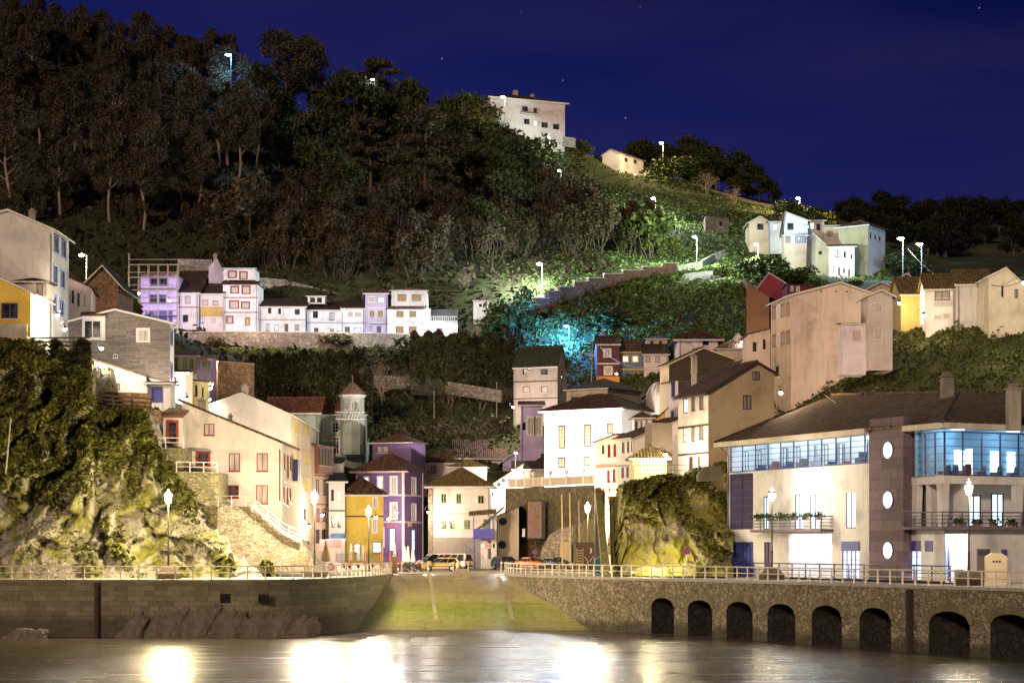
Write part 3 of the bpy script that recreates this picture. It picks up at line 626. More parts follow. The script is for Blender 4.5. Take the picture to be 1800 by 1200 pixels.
# slipway
RB = [(112.9,-.10,690,886),(111,-.55,682,899),(109,-1.25,672,922),(107,-2.15,661,953),(105,-3.1,650,980),(103.3,-3.95,640,1010),(101,-5.0,620,1050),(98,-6.3,592,1120),(94,-8,560,1170)]
rv = []; nr = 28
rows = []
for i in range(57):
    t = i/56*(len(RB)-1); k = min(len(RB)-2, int(t)); u = t-k; rows.append([RB[k][j]+(RB[k+1][j]-RB[k][j])*u for j in range(4)])
rows = [[118, -.012, 684, 892], [115, -.018, 686, 888]]+rows
for d, z, a, b in rows:
    for j in range(nr+1):
        p = G(a-6+(b-a+12)*j/nr, d); rv.append((p.x, p.y, z+(.015*noise.noise(Vector((p.x*.3, p.y*.3, 1))) if z < -.2 else 0)))
i0 = (np.arange(len(rows)-1)[:, None]*(nr+1)+np.arange(nr)[None]).ravel()
def rampmat():
    m, nt, b = newmat('slipway'); L = nt.links.new; t = N(nt, 'ShaderNodeTexCoord'); s_ = N(nt, 'ShaderNodeSeparateXYZ'); L(t.outputs['Object'], s_.inputs[0])
    n = ntex(nt, coords(nt, (.35,.5,.5)), 1.0, 5, .7); ma = N(nt, 'ShaderNodeMath', operation='MULTIPLY_ADD', i_1=1.6); L(n, ma.inputs[0]); L(s_.outputs[2], ma.inputs[2])
    mr = N(nt, 'ShaderNodeMapRange', i_1=-4.6, i_2=1.0); L(ma.outputs[0], mr.inputs[0])
    c = ramp(nt, mr.outputs[0], [(.0, (.20,.20,.11)), (.10, (.30,.28,.13)), (.26, (.42,.44,.10)), (.43, (.34,.48,.02)), (.50, (.56,.56,.09)), (.56, (.68,.60,.20)), (.75, (.72,.60,.26)), (1, (.56,.44,.26))])  # algae tones by height; lamp glare is put into the paler yellow top
    c2 = mix(nt, .38, c, ramp(nt, ntex(nt, coords(nt), 1.3, 8, .8), [(.36, (.10,.09,.03)), (.5, (.36,.33,.12)), (.66, (.62,.55,.30))]))
    br = N(nt, 'ShaderNodeTexBrick', i_Scale=1.0); br.inputs['Brick Width'].default_value = 5.2; br.inputs['Row Height'].default_value = 3.4; br.inputs['Mortar Size'].default_value = .035; br.inputs['Color1'].default_value = (1,1,1,1); br.inputs['Color2'].default_value = (.93,.94,.91,1); br.inputs['Mortar'].default_value = (.68,.66,.58,1)
    L(coords(nt), br.inputs['Vector']); c2 = mix(nt, 1.0, c2, br.outputs['Color'], 'MULTIPLY'); L(c2, b.inputs['Base Color'])
    b.inputs['Roughness'].default_value = .22; b.inputs['Coat Weight'].default_value = .6; b.inputs['Coat Roughness'].default_value = .22; bump(nt, b, mix(nt, .5, ntex(nt, coords(nt), 6, 5), ntex(nt, coords(nt, (.4,2,2)), 2, 5)), .5, .06); return m
o = npmesh('slipway', np.array(rv, float), np.c_[i0, i0+1, i0+nr+2, i0+nr+1], rampmat(), True); tag(o, kind='structure')
def rz_at(d): return float(np.interp(-d, [-r[0] for r in rows], [r[1] for r in rows]))
def onramp(name, pts, w, mat):
    m = MB()
    for (x0, d0), (x1, d1) in zip(pts, pts[1:]):
        for k in range(12):
            a = d0+(d1-d0)*k/12; b = d0+(d1-d0)*(k+1)/12; pa = G(x0+(x1-x0)*k/12, a, rz_at(a)+.035); pb = G(x0+(x1-x0)*(k+1)/12, b, rz_at(b)+.035)
            u = (pb-pa).normalized().cross(Vector((0,0,1)))*w/2; m.quad(pa-u, pa+u, pb+u, pb-u)
    return tag(m.build(name, mat), kind='structure')
lt = ground('strip', [(.4, (.30,.27,.14)), (.6, (.56,.50,.28))], 3, .3)
onramp('slipway_rail_strip', [(752,115),(766,103.3)], .40, lt); onramp('slipway_rail_strip', [(876,112),(902,103.3)], .40, lt)
onramp('slipway_joint', [(668,108.2),(925,108.2)], .14, lt); onramp('slipway_joint', [(655,106),(968,106)], .14, lt)
# ---------------------------------------------------------------- railings
cream = plain((.62,.55,.42), .45); steel = plain((.45,.43,.40), .4, .2); blueiron = plain((.055,.05,.13), .5)
def railing(pts, h, gap, mat, label, name='railing', nr=2, r=.05, inset=.25, posts=True, cat='railing'):
    o = empty(name, pts[0], label, cat); pl = [p-pts[0] for p in pts]; s = alen(pl)
    def at(q):
        i = min(len(s)-2, max(0, int(np.searchsorted(s, q))-1)); t = (q-s[i])/max(1e-6, s[i+1]-s[i]); return pl[i].lerp(pl[i+1], t)
    n = max(2, int(s[-1]/gap)+1); q = [at(s[-1]*i/(n-1)) for i in range(n)]
    for i, p in enumerate(q):
        if i < 100: part('post', mat, o, lambda m: m.tube([p-Vector((0,0,.05)), p+Vector((0,0,h*.96)), p+Vector((0,0,h*1.04))], [r*1.4, r*1.1, r*1.5], 6))
    for k in range(nr):
        z = h*(1-.47*k) if nr == 2 else h*(1-k/(nr+.0))
        part('rail', mat, o, lambda m: m.tube([p+Vector((0,0,z)) for p in pl], r*(1.15 if k == 0 else .85), 6))
    return o
def inset(pl, k):
    out = []
    for i, p in enumerate(pl):
        a, b = pl[max(0, i-1)], pl[min(len(pl)-1, i+1)]; n = Vector((-(b.y-a.y), b.x-a.x, 0)).normalized(); out.append(p+n*k if n.y > 0 or True else p)
    return out
railing([p+Vector((0,.25,0)) for p in LQs[:-1]], 1.08, 1.45, cream, 'cream painted two-bar railing along the left quay edge')
rql = [Vector((p.x+.22, p.y+.12, 0)) for p in RQs]
railing(rql, 1.05, 1.42, cream, 'cream painted two-bar railing along the curved right quay edge')
# ---------------------------------------------------------------- lamps
WARM = (1.0, .72, .36); WHT = (1.0, .88, .68); COLD = (.62, .82, 1.0); BLUE = (.22, .50, 1.0); GRN = (.72, 1.0, .80)
LP = 1.35
def light(loc, p, c, parent=None, r=.12):
    l = bpy.data.lights.new('bulb_light', 'POINT'); l.energy = p*LP; l.color = c; l.shadow_soft_size = r
    o = bpy.data.objects.new('bulb_light', l); COL.objects.link(o); o.location = loc
    if parent: o.parent = parent
    return o
iron = plain((.02,.017,.015), .5); darkbr = plain((.05,.03,.02), .6)
def quay_lamp(px, d, h, power, col, label, base=True):
    o = empty('street_lamp', G(px, d), label, 'street lamp', 'lantern lamp posts on the quay')
    part('pole', iron, o, lambda m: m.lathe([(.16,0),(.16,.6),(.09,.75),(.085,2.2),(.10,2.25),(.065,2.4),(.055,h-.5),(.09,h-.45),(.05,h-.4),(.05,h-.33)], n=10))
    if base: part('planter_base', plain((.07,.05,.035), .9), o, lambda m: m.lathe([(1.05,0),(1.05,.45),(.92,.5),(.55,.95),(.35,1.0),(0,1.0)], n=8))
    def cage(m):
        for k in range(4):
            a = k*math.pi/2+.3; m.tube([(math.cos(a)*.2, math.sin(a)*.2, h-.33), (math.cos(a)*.34, math.sin(a)*.34, h+.40)], .022, 4)
        for z, r in ((h-.33,.2), (h+.40,.34)):
            pt = [(math.cos(a)*r, math.sin(a)*r, z) for a in [k*math.pi/2+.3 for k in range(5)]]; m.tube(pt, .022, 4)
    part('lantern_frame', iron, o, cage)
    part('lantern_roof', iron, o, lambda m: m.lathe([(.40,h+.40),(.25,h+.58),(.08,h+.68),(.05,h+.8),(0,h+.85)], n=8))
    gl = part('lantern_glass', emit(sc3(col, 1) if max(col) <= 1 else col, 14), o, lambda m: m.lathe([(0,h-.22),(.15,h-.22),(.25,h+.1),(.27,h+.34),(0,h+.34)], n=10), True)
    light((0, -.05, h+.95), power*.30, col, o, .1); light((0, -.5, h+.05), power*.7, col, o, .28)
    return o
QP = 3900
quay_lamp(296, 94.5, 6.6, QP*1.15, (1,.80,.42), 'black lantern post in front of the mossy cliff on the left quay')
quay_lamp(553, 99.5, 6.8, QP*1.3, (1,.82,.56), 'black lantern post near the bend of the left quay, before the street')
quay_lamp(648, 121, 6.2, QP*1.2, (1,.80,.50), 'lantern post in front of the yellow building by the terrace umbrellas', False)
quay_lamp(1033, 122, 6.6, QP*1.2, (1,.80,.44), 'lantern post in front of the tall stone retaining wall', False)
quay_lamp(1357, 93.5, 6.7, QP*.12, (1,.84,.58), 'lantern post before the left half of the glazed harbour building')
quay_lamp(1703, 79.5, 6.6, QP*.2, (1,.82,.54), 'lantern post before the balcony end of the glazed harbour building')
def wall_lamp(px, py, d, power, col, label, arm=True, off=1.0):
    """small street lantern on a wall bracket"""
    p = P(px, py, d)+Vector((0,-off,0)); o = empty('wall_lamp', p, label, 'wall lamp', 'bracket lamps on the house walls')
    if arm: part('bracket', iron, o, lambda m: m.tube([(-.5,off,.25),(-.45,off*.6,.65),(-.15,off*.2,.72),(0,0,.35)], .03, 5))
    part('shade', iron, o, lambda m: m.lathe([(.05,.36),(.10,.30),(.28,.14),(.30,.10)], n=10))
    part('bulb', emit(col, 25), o, lambda m: m.lathe([(0,-.16),(.13,-.10),(.19,.02),(.15,.12),(0,.14)], n=8), True)
    light((0,-.1,-.30), power, col, o, .12); return o
def hill_lamp(px, py, pb, power, col, label, d0=150, hd=.3, dd=None, hk=2.0):
    hd *= 1.25
    """tall mast with a lamp head on the hillside"""
    g, d = (hit(px, pb, d0) if dd is None else (P(px, pb, dd), dd)); h = (pb-py)/F*d; o = empty('mast_lamp', g, label, 'street lamp', 'lamp masts on the hillside')
    part('mast', plain((.07,.065,.06), .6), o, lambda m: m.tube([(.5,0,-1),(.5,0,h+.15)], [.09,.06], 7))
    part('arm', plain((.35,.33,.30), .5), o, lambda m: m.tube([(.5,0,h+.1),(.2,-.3,h+.22),(0,-.5,h+.2)], .04, 5))
    part('lamp_head', emit(col, 30), o, lambda m: m.lathe([(0,h-.12-hd*.3),(hd*.9,h-.05),(hd,h+.05),(hd*.5,h+.16),(0,h+.18)], (0,-.6,0), 10), True)
    light((-.3,-1.3,h-.5), power*hk, col, o, .15); return o
hill_lamp(948,465,522,2600,(.80,.92,1),'blue-white mast lamp left of the long stone stair wall', hd=.38, hk=4.5)
hill_lamp(995,577,612,2600,(.06,.30,1),'vivid blue lamp shining on the grass bank above the grey house', hd=.34, hk=3.6)
hill_lamp(1220,418,472,3200,(.75,1,.85),'mast lamp above the small grey terrace', hd=.34, hk=4.5)
hill_lamp(1328,432,490,3000,(.75,1,.80),'mast lamp left of the dark clipped bushes', hd=.32, hk=1.3)
hill_lamp(1148,350,392,2600,(.82,.95,1),'mast lamp half way up the grassy ridge', hd=.36, hk=4)
hill_lamp(983,301,318,500,(.80,.95,1),'small low lamp on the path under the hilltop block', hd=.3)
hill_lamp(963,243,290,1300,(.70,1,.90),'mast lamp at the foot of the hilltop block garden', hd=.4)
hill_lamp(884,172,232,1000,(1,.72,.50),'orange lamp at the left end of the hilltop block', hd=.5, dd=292)
hill_lamp(1162,252,312,3600,(1,.74,.36),'orange mast lamp right of the small white ridge house', hd=.45)
hill_lamp(1402,350,388,4600,(1,.70,.42),'orange mast lamp above the cluster of hill houses', hd=.42)
hill_lamp(1582,420,478,2200,(.60,.78,1),'left one of the two blue lamps over the big round tree', hd=.5, dd=205)
hill_lamp(1615,430,485,2200,(.35,.60,1),'right one of the two blue lamps over the big round tree', hd=.5, dd=205)
hill_lamp(402,98,150,1800,(.15,.45,1),'blue hilltop lamp among the eucalyptus crowns', hd=.55, dd=250)
hill_lamp(655,141,168,60,(.85,.9,1),'tiny white light inside the domed pine on the skyline', hd=.35, dd=292)
hill_lamp(145,450,480,1500,(1,.70,.46),'orange mast lamp behind the stone gabled house', hd=.26, dd=138)
# ---------------------------------------------------------------- rock faces
def cliff(name, cols, nz, mat, amp, label, cat, seed, shelf=None, strata=.8, parent=None):
    """cols: (px, py_top, d_foot, d_top); a face of real depth rising from the quay"""
    v = []; pxs_ = np.linspace(cols[0][0], cols[-1][0], 230); C = np.array(cols, float)
    for px in pxs_:
        pt, df, dt = [float(np.interp(px, C[:, 0], C[:, j])) for j in (1, 2, 3)]; zt_ = zpy(pt, dt)
        for j in range(nz+1):
            t = j/nz; d = df+(dt-df)*t**1.15; z = -.4+(zt_+.4)*t; X = (px-900)/F*d
            q = Vector((X, K*d, z)); r = Vector((X*.16-z*strata*.16, K*d*.10, z*.07+X*.03))
            n1 = noise.ridged_multi_fractal(r+Vector((seed,0,0)), .9, 2.1, 6, 1, 2)-1; n2 = noise.noise(q*.22+Vector((0,seed,0))); n3 = noise.noise(q*.9)
            k = min(1, t*6)*(.35+.65*min(1, (1-t)*5)); n4 = noise.ridged_multi_fractal(r*4.5, .8, 2.2, 4, 1, 2)-1; wv = n2*1.6+n3*.35; c1 = noise.cell(Vector((X*.42-z*strata*.36+wv, z*.15+wv*.7, seed))); c2 = noise.cell(Vector((X*1.15-z*strata*.95+wv*1.5, z*.42+wv, seed+5)))
            q.y -= (n1*amp*.9+n2*amp*1.2+n4*.30+(c1-.5)*1.5*amp+(c2-.5)*.55)*k; q.z += n2*.7*t
            v.append(q)
        if shelf:
            q = v[-1].copy()
            for s in range(1, 5): v.append(Vector((q.x, q.y+shelf[0]*s/4, q.z+shelf[1]*s/4+.3*noise.noise(Vector((q.x*.3, s, 2))))))
    m = nz+1+(4 if shelf else 0); nc = len(pxs_); i0 = (np.arange(nc-1)[:, None]*m+np.arange(m-1)[None]).ravel()
    o = npmesh(name, np.array([tuple(q) for q in v]), np.c_[i0, i0+m, i0+m+1, i0+1], mat, False, parent); 
    return o, np.array([tuple(q) for q in v]).reshape(nc, m, 3)
LC = [(-220,600,97.5,102.5),(0,600,97.5,102.5),(60,606,97.5,102.5),(92,640,97.5,102.8),(160,648,97.5,102.8),(170,712,97.8,102.6),(262,722,98.2,102.6),(280,790,98.3,102.3),(318,838,98.5,102),(385,884,99,102.5),(430,935,99.5,102.3),(462,975,100,102),(480,1002,100,101)]
lrock = rockmat((.36,.33,.28), .58, (.18,.18,.03))
lc, lv = cliff('left_cliff', LC, 110, lrock, 1.0, '', '', 3, (22, 1.5)); tag(lc, kind='structure')
RC = [(1078,975,104,106),(1090,905,103,106.5),(1098,848,102,106.5),(1110,837,101,106),(1200,836,99.5,106),(1225,822,99,106),(1262,818,98.5,106),(1290,818,98.5,106)]
rc_, rv2 = cliff('right_cliff', RC, 90, rockmat((.36,.32,.18), .80, (.24,.22,.03), -.2), .8, '', '', 9, (14, 0), .1); tag(rc_, kind='structure')
def cliffcover(name, V, n, size, mat, seed, fz, out=.12):
    rng = np.random.default_rng(seed); a = rng.integers(0, V.shape[0]-1, n); b = rng.integers(0, V.shape[1]-1, n); u = rng.random(n)[:, None]; w = rng.random(n)[:, None]
    p = (V[a, b]*(1-u)+V[a+1, b]*u)*(1-w)+(V[a, b+1]*(1-u)+V[a+1, b+1]*u)*w
    c = np.sin(p[:, 0]*.55+seed)*np.sin(p[:, 2]*.6)+.6*np.sin(p[:, 0]*1.7+p[:, 2]*1.1); keep = rng.random(n) < np.clip(fz(p)+.35*c, 0, 1); p = p[keep]
    p[:, 1] -= out+.25*rng.random(len(p))*np.clip(c[keep]+.8, 0, 2); p[:, 2] += .15*rng.random(len(p))
    v, f = cards(p, size, rng); return tag(npmesh(name, v, f, mat), kind='stuff')
cliffcover('cliff_ivy', lv, 60000, .34, leafmat((.11,.12,.026), (.20,.20,.045), 'cliff'), 2, lambda p: np.clip((p[:, 2]-5.5)/7, 0, 1)*np.clip((-p[:, 0]-27)/9, .0, 1)*1.25-.10)
cliffcover('cliff_grass', lv, 26000, .15, leafmat((.22,.20,.05), (.34,.29,.10), 'straw'), 5, lambda p: .05+.25*np.clip((-p[:, 0]-25)/15, 0, 1))
cliffcover('right_cliff_ivy', rv2, 20000, .26, leafmat((.12,.125,.022), (.22,.21,.05), 'cliff2'), 4, lambda p: .12+.35*np.clip((p[:, 2]-5)/4, -1, 1))
# ================================================================ house builder
CAM = Vector((0, 0, CZ))
def clip(poly, a, b):                     # keep what lies below the line a->b in (u,v), a left of b
    def s(p): return (b[0]-a[0])*(p[1]-a[1])-(b[1]-a[1])*(p[0]-a[0])
    out = []
    for i in range(len(poly)):
        p, q = poly[i], poly[(i+1) % len(poly)]; sp_, sq = s(p), s(q)
        if sp_ <= 1e-9: out.append(p)
        if (sp_ < -1e-9 and sq > 1e-9) or (sp_ > 1e-9 and sq < -1e-9):
            t = sp_/(sp_-sq); out.append((p[0]+(q[0]-p[0])*t, p[1]+(q[1]-p[1])*t))
    return out
def facade(mb, o, ux, w, top, holes=(), n=None, rev=.18):
    """wall from z=base to the polyline top [(u,z)...]; rectangular holes get reveals going inward (-n)"""
    o = Vector(o); ux = Vector(ux); n = n or Vector((ux.y, -ux.x, 0)); hmax = max(t[1] for t in top)+.01
    us = sorted({0.0, w, *[t[0] for t in top], *[x for h in holes for x in (h[0], h[2])]}); us = [u for u in us if 0 <= u <= w]
    vs = sorted({0.0, hmax, *[x for h in holes for x in (h[1], h[3])]}); vs = [v for v in vs if 0 <= v <= hmax]
    for i in range(len(us)-1):
        for j in range(len(vs)-1):
            cu, cv = (us[i]+us[i+1])/2, (vs[j]+vs[j+1])/2
            if us[i+1]-us[i] < 1e-6 or vs[j+1]-vs[j] < 1e-6: continue
            if any(h[0] < cu < h[2] and h[1] < cv < h[3] for h in holes): continue
            p = [(us[i],vs[j]),(us[i+1],vs[j]),(us[i+1],vs[j+1]),(us[i],vs[j+1])]
            for a, b in zip(top, top[1:]):
                if b[0]-a[0] > 1e-6 and not (b[0] <= us[i]+1e-9 or a[0] >= us[i+1]-1e-9): p = clip(p, a, b) if p else p
            if len(p) >= 3: mb.quad(*[o+ux*u+Vector((0,0,v)) for u, v in p])
    for (a, b, c, d) in holes:
        for (u0, v0, u1, v1) in ((a,b,c,b),(c,b,c,d),(c,d,a,d),(a,d,a,b)):
            p = o+ux*u0+Vector((0,0,v0)); q = o+ux*u1+Vector((0,0,v1)); mb.quad(p, q, q-n*rev, p-n*rev)
# window styles: frame, pane, surround, columns, rows
BR = plain((.055,.032,.022), .5); RED = plain((.22,.022,.022), .45); BLU = plain((.035,.040,.17), .45); CRM = plain((.55,.52,.47), .5); YEL = plain((.55,.42,.05), .6)
GRY = plain((.22,.22,.23), .5); TAN = plain((.26,.16,.08), .6); WSH = plain((.62,.58,.54), .5); DBR = plain((.028,.018,.012), .6)
BLIND = plain((.42,.36,.30), .6); OCH = plain((.30,.17,.07), .6); CUR = curtain(); CURW = curtain((.55,.52,.48))
LIT = emit((1,.86,.62), .7, True); LITB = emit((.50,.72,1), .8, True); LITW = emit((.92,.96,.9), .9, True)
ST = {'d': (WSH, glass(), None, 2, 1), 'db': (BR, glass(), None, 2, 1), 'cb': (BR, CUR, None, 2, 1), 'cr': (RED, CUR, None, 2, 1), 'dr': (RED, glass(), None, 2, 2),
      'rs': (RED, BLIND, RED, 1, 1), 'bl': (BR, OCH, CRM, 1, 1), 'sh': (WSH, BLIND, None, 1, 1), 'shb': (BR, BLIND, None, 1, 1), 'blu': (BLU, glass(), BLU, 2, 1),
      'bluc': (BLU, CURW, None, 2, 1), 'yb': (YEL, YEL, None, 2, 1), 'w6': (WSH, glass(), WSH, 2, 3), 'w8': (WSH, LIT, WSH, 2, 4), 'lit': (BR, LIT, None, 2, 2), 'litb': (BR, LITB, None, 2, 1),
      'lity': (YEL, LITW, YEL, 2, 1), 'dy': (YEL, CUR, YEL, 2, 1), 'tan': (TAN, CURW, TAN, 2, 1), 'pw': (WSH, CUR, WSH, 2, 1), 'plit': (WSH, LITW, WSH, 2, 2), 'ch': (DBR, curtain((.50,.36,.18)), DBR, 2, 6), 'chd': (DBR, CURW, None, 2, 6),
      'red': (RED, RED, None, 2, 1), 'brd': (BR, DBR, None, 2, 1), 'grn': (plain((.30,.33,.08), .6), glass(), CRM, 2, 1), 'door': (BR, BR, None, 1, 1), 'bdoor': (BLU, plain((.03,.035,.22), .5), BLU, 1, 1), 'rdoor': (RED, glass(), RED, 1, 2),
      'ydoor': (RED, plain((.5,.36,.04), .5), RED, 1, 1), 'bd': (BR, glass(), None, 1, 1), 'wd': (WSH, WSH, None, 2, 1), 'bshop': (BLU, LITB, None, 1, 2)}
def window(par, o, ux, n, r, style, proud=.0, name='window', rev=.18):
    fr, pane, sur, nc, nr = ST[style]; u0, v0, u1, v1 = r; w, h = u1-u0, v1-v0; o = Vector(o); ux = Vector(ux); z = Vector((0,0,1))
    def pt(u, v, k): return o+ux*u+z*v+n*k
    def bar(m, a, b, c, d, k0, k1):      # u-range, v-range, depth range
        m.prism([pt(a,c,k0), pt(b,c,k0), pt(b,d,k0), pt(a,d,k0)], n*(k1-k0))
    t = min(.09, w*.13); k0 = proud-rev*.55; k1 = proud-rev*.15
    f = MB(); e = .004
    bar(f, u0+e, u1-e, v0+e, v0+t, k0, k1); bar(f, u0+e, u1-e, v1-t, v1-e, k0, k1); bar(f, u0+e, u0+t, v0+t, v1-t, k0, k1); bar(f, u1-t, u1-e, v0+t, v1-t, k0, k1)
    tm = t*.42
    for i in range(1, nc): c = u0+w*i/nc; bar(f, c-tm, c+tm, v0+t, v1-t, k0+.01, k1-.01)
    for j in range(1, nr): c = v0+h*j/nr; bar(f, u0+t, u1-t, c-tm*.8, c+tm*.8, k0+.015, k1-.015)
    wo = f.build('door' if 'door' in style or style == 'bshop' else name, fr, par)
    p = MB(); p.quad(pt(u0+t*.5,v0+t*.5,k0+.012), pt(u1-t*.5,v0+t*.5,k0+.012), pt(u1-t*.5,v1-t*.5,k0+.012), pt(u0+t*.5,v1-t*.5,k0+.012)); p.build('pane', pane, wo)
    if sur:
        s = MB(); b = min(.16, w*.2); bar(s, u0-b, u0, v0-b*.6, v1+b, .0, .035+proud); bar(s, u1, u1+b, v0-b*.6, v1+b, .0, .035+proud); bar(s, u0, u1, v1, v1+b, .0, .035+proud); bar(s, u0, u1, v0-b*.6, v0, .0, .05+proud)
        s.build('surround', sur, wo)
    else:
        s = MB(); bar(s, u0-.06, u1+.06, v0-.07, v0, 0, .07); s.build('sill', fr if fr in (RED, BLU, DBR) else CRM, wo)
    return wo
class H: pass
def house(label, A, pR, base, top, walls, roof='gx', rise=1.4, dep=8, ang=0, wins=(), apex=None, topR=None, rmat=None, name='house', cat='house', group=None, over=.45,
          below=3.0, trim=None, bands=(), bandmat=None, slab=.14, chim=(), sidemat=None, pipe=(), uap=None):
    h_ = H(); px, d = A; a = R_(ang); ux = Vector((math.cos(a), math.sin(a), 0)); uy = Vector((-math.sin(a), math.cos(a), 0))
    q = (pR-900)/F/K; A_ = G(px, d); w = (q*A_.y-A_.x)/(ux.x-q*ux.y)           # width so that the far end is seen at pR
    if not 0 < w < 60: print('BADW', label, w); w = 6.0
    if isinstance(dep, tuple):
        B_ = A_ if dep[1] < px else A_+ux*w; q2 = (dep[1]-900)/F/K; dep = (q2*B_.y-B_.x)/(uy.x-q2*uy.y)
        if not 0 < dep < 45: print('BADDEP', label, dep); dep = 8.0
    z0 = zpy(base, d)-below; hh = zpy(top, d)-z0
    dR = (A_+ux*w).y/K; hr = hh if topR is None else zpy(topR, dR)-z0
    o = empty(name, (A_.x, A_.y, z0), label, cat, group, a); h_.o = o; h_.w, h_.dep, h_.h, h_.z0 = w, dep, hh, z0
    Mi = (Matrix.Translation((A_.x, A_.y, z0)) @ Matrix.Rotation(a, 4, 'Z')).inverted(); cl = Mi @ CAM; h_.Mi = Mi
    X = Vector((1,0,0)); Y = Vector((0,1,0)); FD = {'f': (Vector((0,0,0)), X, Vector((0,-1,0))), 'r': (Vector((w,0,0)), Y, Vector((1,0,0))), 'l': (Vector((0,dep,0)), -Y, Vector((-1,0,0)))}
    h_.FD = FD
    def uv(side, x, y):
        og, ud, n = FD[side]; r = Mi.to_3x3() @ Vector(((x-900)/F, K, (HY-y)/F)); t = (og-cl).dot(n)/r.dot(n); p = cl+r*t
        return (p-og).dot(ud), p.z
    h_.uv = uv
    def rect(side, x0, y0, x1, y1):
        u0 = uv(side, x0, (y0+y1)/2)[0]; u1 = uv(side, x1, (y0+y1)/2)[0]; v1 = uv(side, (x0+x1)/2, y0)[1]; v0 = uv(side, (x0+x1)/2, y1)[1]
        return (min(u0,u1), v0, max(u0,u1), v1)
    h_.rect = rect
    # wall outlines
    if apex: ua, va = uv('f', *apex)
    else: ua, va = w/2, hh+rise
    if uap is not None: ua = uap*w
    if roof in ('gx',): ft = [(0,hh),(w,hh)]; sr = [(0,hh),(dep/2,hh+rise),(dep,hh)]; slf = sr
    elif roof == 'gy':
        ua = min(max(ua, .02), w-.02); ft = [(0,hh),(ua,va),(w,hr)]; sr = [(0,hr),(dep,hr)]; slf = [(0,hh),(dep,hh)]
    elif roof == 'shy': ft = [(0,hh),(w,hr)]; sr = [(0,hr),(dep,hr)]; slf = [(0,hh),(dep,hh)]       # slopes along the front
    elif roof == 'sh': ft = [(0,hh),(w,hh)]; sr = [(0,hh),(dep,hh+rise)]; slf = [(0,hh+rise),(dep,hh)]   # rises to the back
    else: ft = [(0,hh),(w,hh)]; sr = [(0,hh),(dep,hh)]; slf = sr
    holes = {'f': [], 'r': [], 'l': []}; todo = []
    for wn_ in wins:
        side, x0, y0, x1, y1, s = wn_[:6]; r = rect(side, x0, y0, x1, y1); W_ = w if side == 'f' else dep
        r = (max(.12, r[0]), max(.15, r[1]), min(W_-.12, r[2]), r[3])
        if r[2]-r[0] < .15 or r[3]-r[1] < .15: continue
        if s in ('db','cb','bd','pw') and (int(x0*7+y0*3) % 13) == 0: s = 'lit'  # some panes set glowing at random; these lit rooms are made up
        holes[side].append(r); todo.append((side, r, s))
    def seg(nm, mat, fn): m = MB(); fn(m); return m.build(nm, mat, o)
    sm = sidemat or walls
    seg('wall', walls, lambda m: facade(m, (0,0,0), X, w, ft, holes['f']))
    def others(m):
        facade(m, (w,0,0), Y, dep, sr, holes['r']); facade(m, (0,dep,0), -Y, dep, slf if roof != 'sh' else slf, holes['l'])
        bk = [(w-u, z) for u, z in ft][::-1]
        if roof == 'sh': bk = [(0,hh+rise),(w,hh+rise)]
        facade(m, (w,dep,0), -X, w, bk)
    seg('side_wall', sm, others)
    for side, r, s in todo: og, ud, n = FD[side]; window(o, og, ud, n, r, s)
    # roof
    rm = rmat or roofmat(); e = over; th = slab; rmb = MB()
    def slabf(pts, t=None):
        t = t or th; p = [Vector(x) for x in pts]; rmb.prism(p, (0,0,t))
    zz = .012
    if roof == 'gx':
        k = rise/(dep/2); slabf([(-e,-e,hh-e*k+zz),(w+e,-e,hh-e*k+zz),(w+e,dep/2,hh+rise+zz),(-e,dep/2,hh+rise+zz)]); slabf([(-e,dep/2,hh+rise+zz),(w+e,dep/2,hh+rise+zz),(w+e,dep+e,hh-e*k+zz),(-e,dep+e,hh-e*k+zz)])
        ridge = [(-e,dep/2,hh+rise+th),(w+e,dep/2,hh+rise+th)]
    elif roof == 'gy':
        kl = (va-hh)/max(.05, ua); kr = (va-hr)/max(.05, w-ua)
        el, er = min(e, e*1.0), e
        slabf([(-el,-e*.7,hh-el*kl+zz),(ua,-e*.7,va+zz),(ua,dep+e,va+zz),(-el,dep+e,hh-el*kl+zz)]); slabf([(ua,-e*.7,va+zz),(w+er,-e*.7,hr-er*kr+zz),(w+er,dep+e,hr-er*kr+zz),(ua,dep+e,va+zz)])
        ridge = [(ua,-e*.7,va+th),(ua,dep+e,va+th)]
    elif roof == 'shy':
        k = (hr-hh)/w; slabf([(-e,-e*.7,hh-e*k+zz),(w+e,-e*.7,hr+e*k+zz),(w+e,dep+e,hr+e*k+zz),(-e,dep+e,hh-e*k+zz)]); ridge = None
    elif roof == 'sh':
        k = rise/dep; slabf([(-e,-e,hh-e*k+zz),(w+e,-e,hh-e*k+zz),(w+e,dep+.1,hh+rise+zz),(-e,dep+.1,hh+rise+zz)]); ridge = None
    elif roof == 'hip':
        m_ = min(w, dep)/2; c0, c1 = ((m_,dep/2),(w-m_,dep/2)) if w >= dep else ((w/2,m_),(w/2,dep-m_))
        E = [(-e,-e),(w+e,-e),(w+e,dep+e),(-e,dep+e)]; ze = hh-e*rise/m_*.6+zz; zt_ = hh+rise
        E3 = [Vector((x,y,ze)) for x, y in E]; T0 = Vector((c0[0],c0[1],zt_)); T1 = Vector((c1[0],c1[1],zt_)); up = Vector((0,0,th))
        fc = [[E3[0],E3[1],T1,T0],[E3[1],E3[2],T1],[E3[2],E3[3],T0,T1],[E3[3],E3[0],T0]] if w >= dep else [[E3[0],E3[1],T0],[E3[1],E3[2],T1,T0],[E3[2],E3[3],T1],[E3[3],E3[0],T0,T1]]
        for f in fc: rmb.quad(*[p+up for p in f])
        for i in range(4): a_, b_ = E3[i], E3[(i+1) % 4]; rmb.quad(a_, b_, b_+up, a_+up)
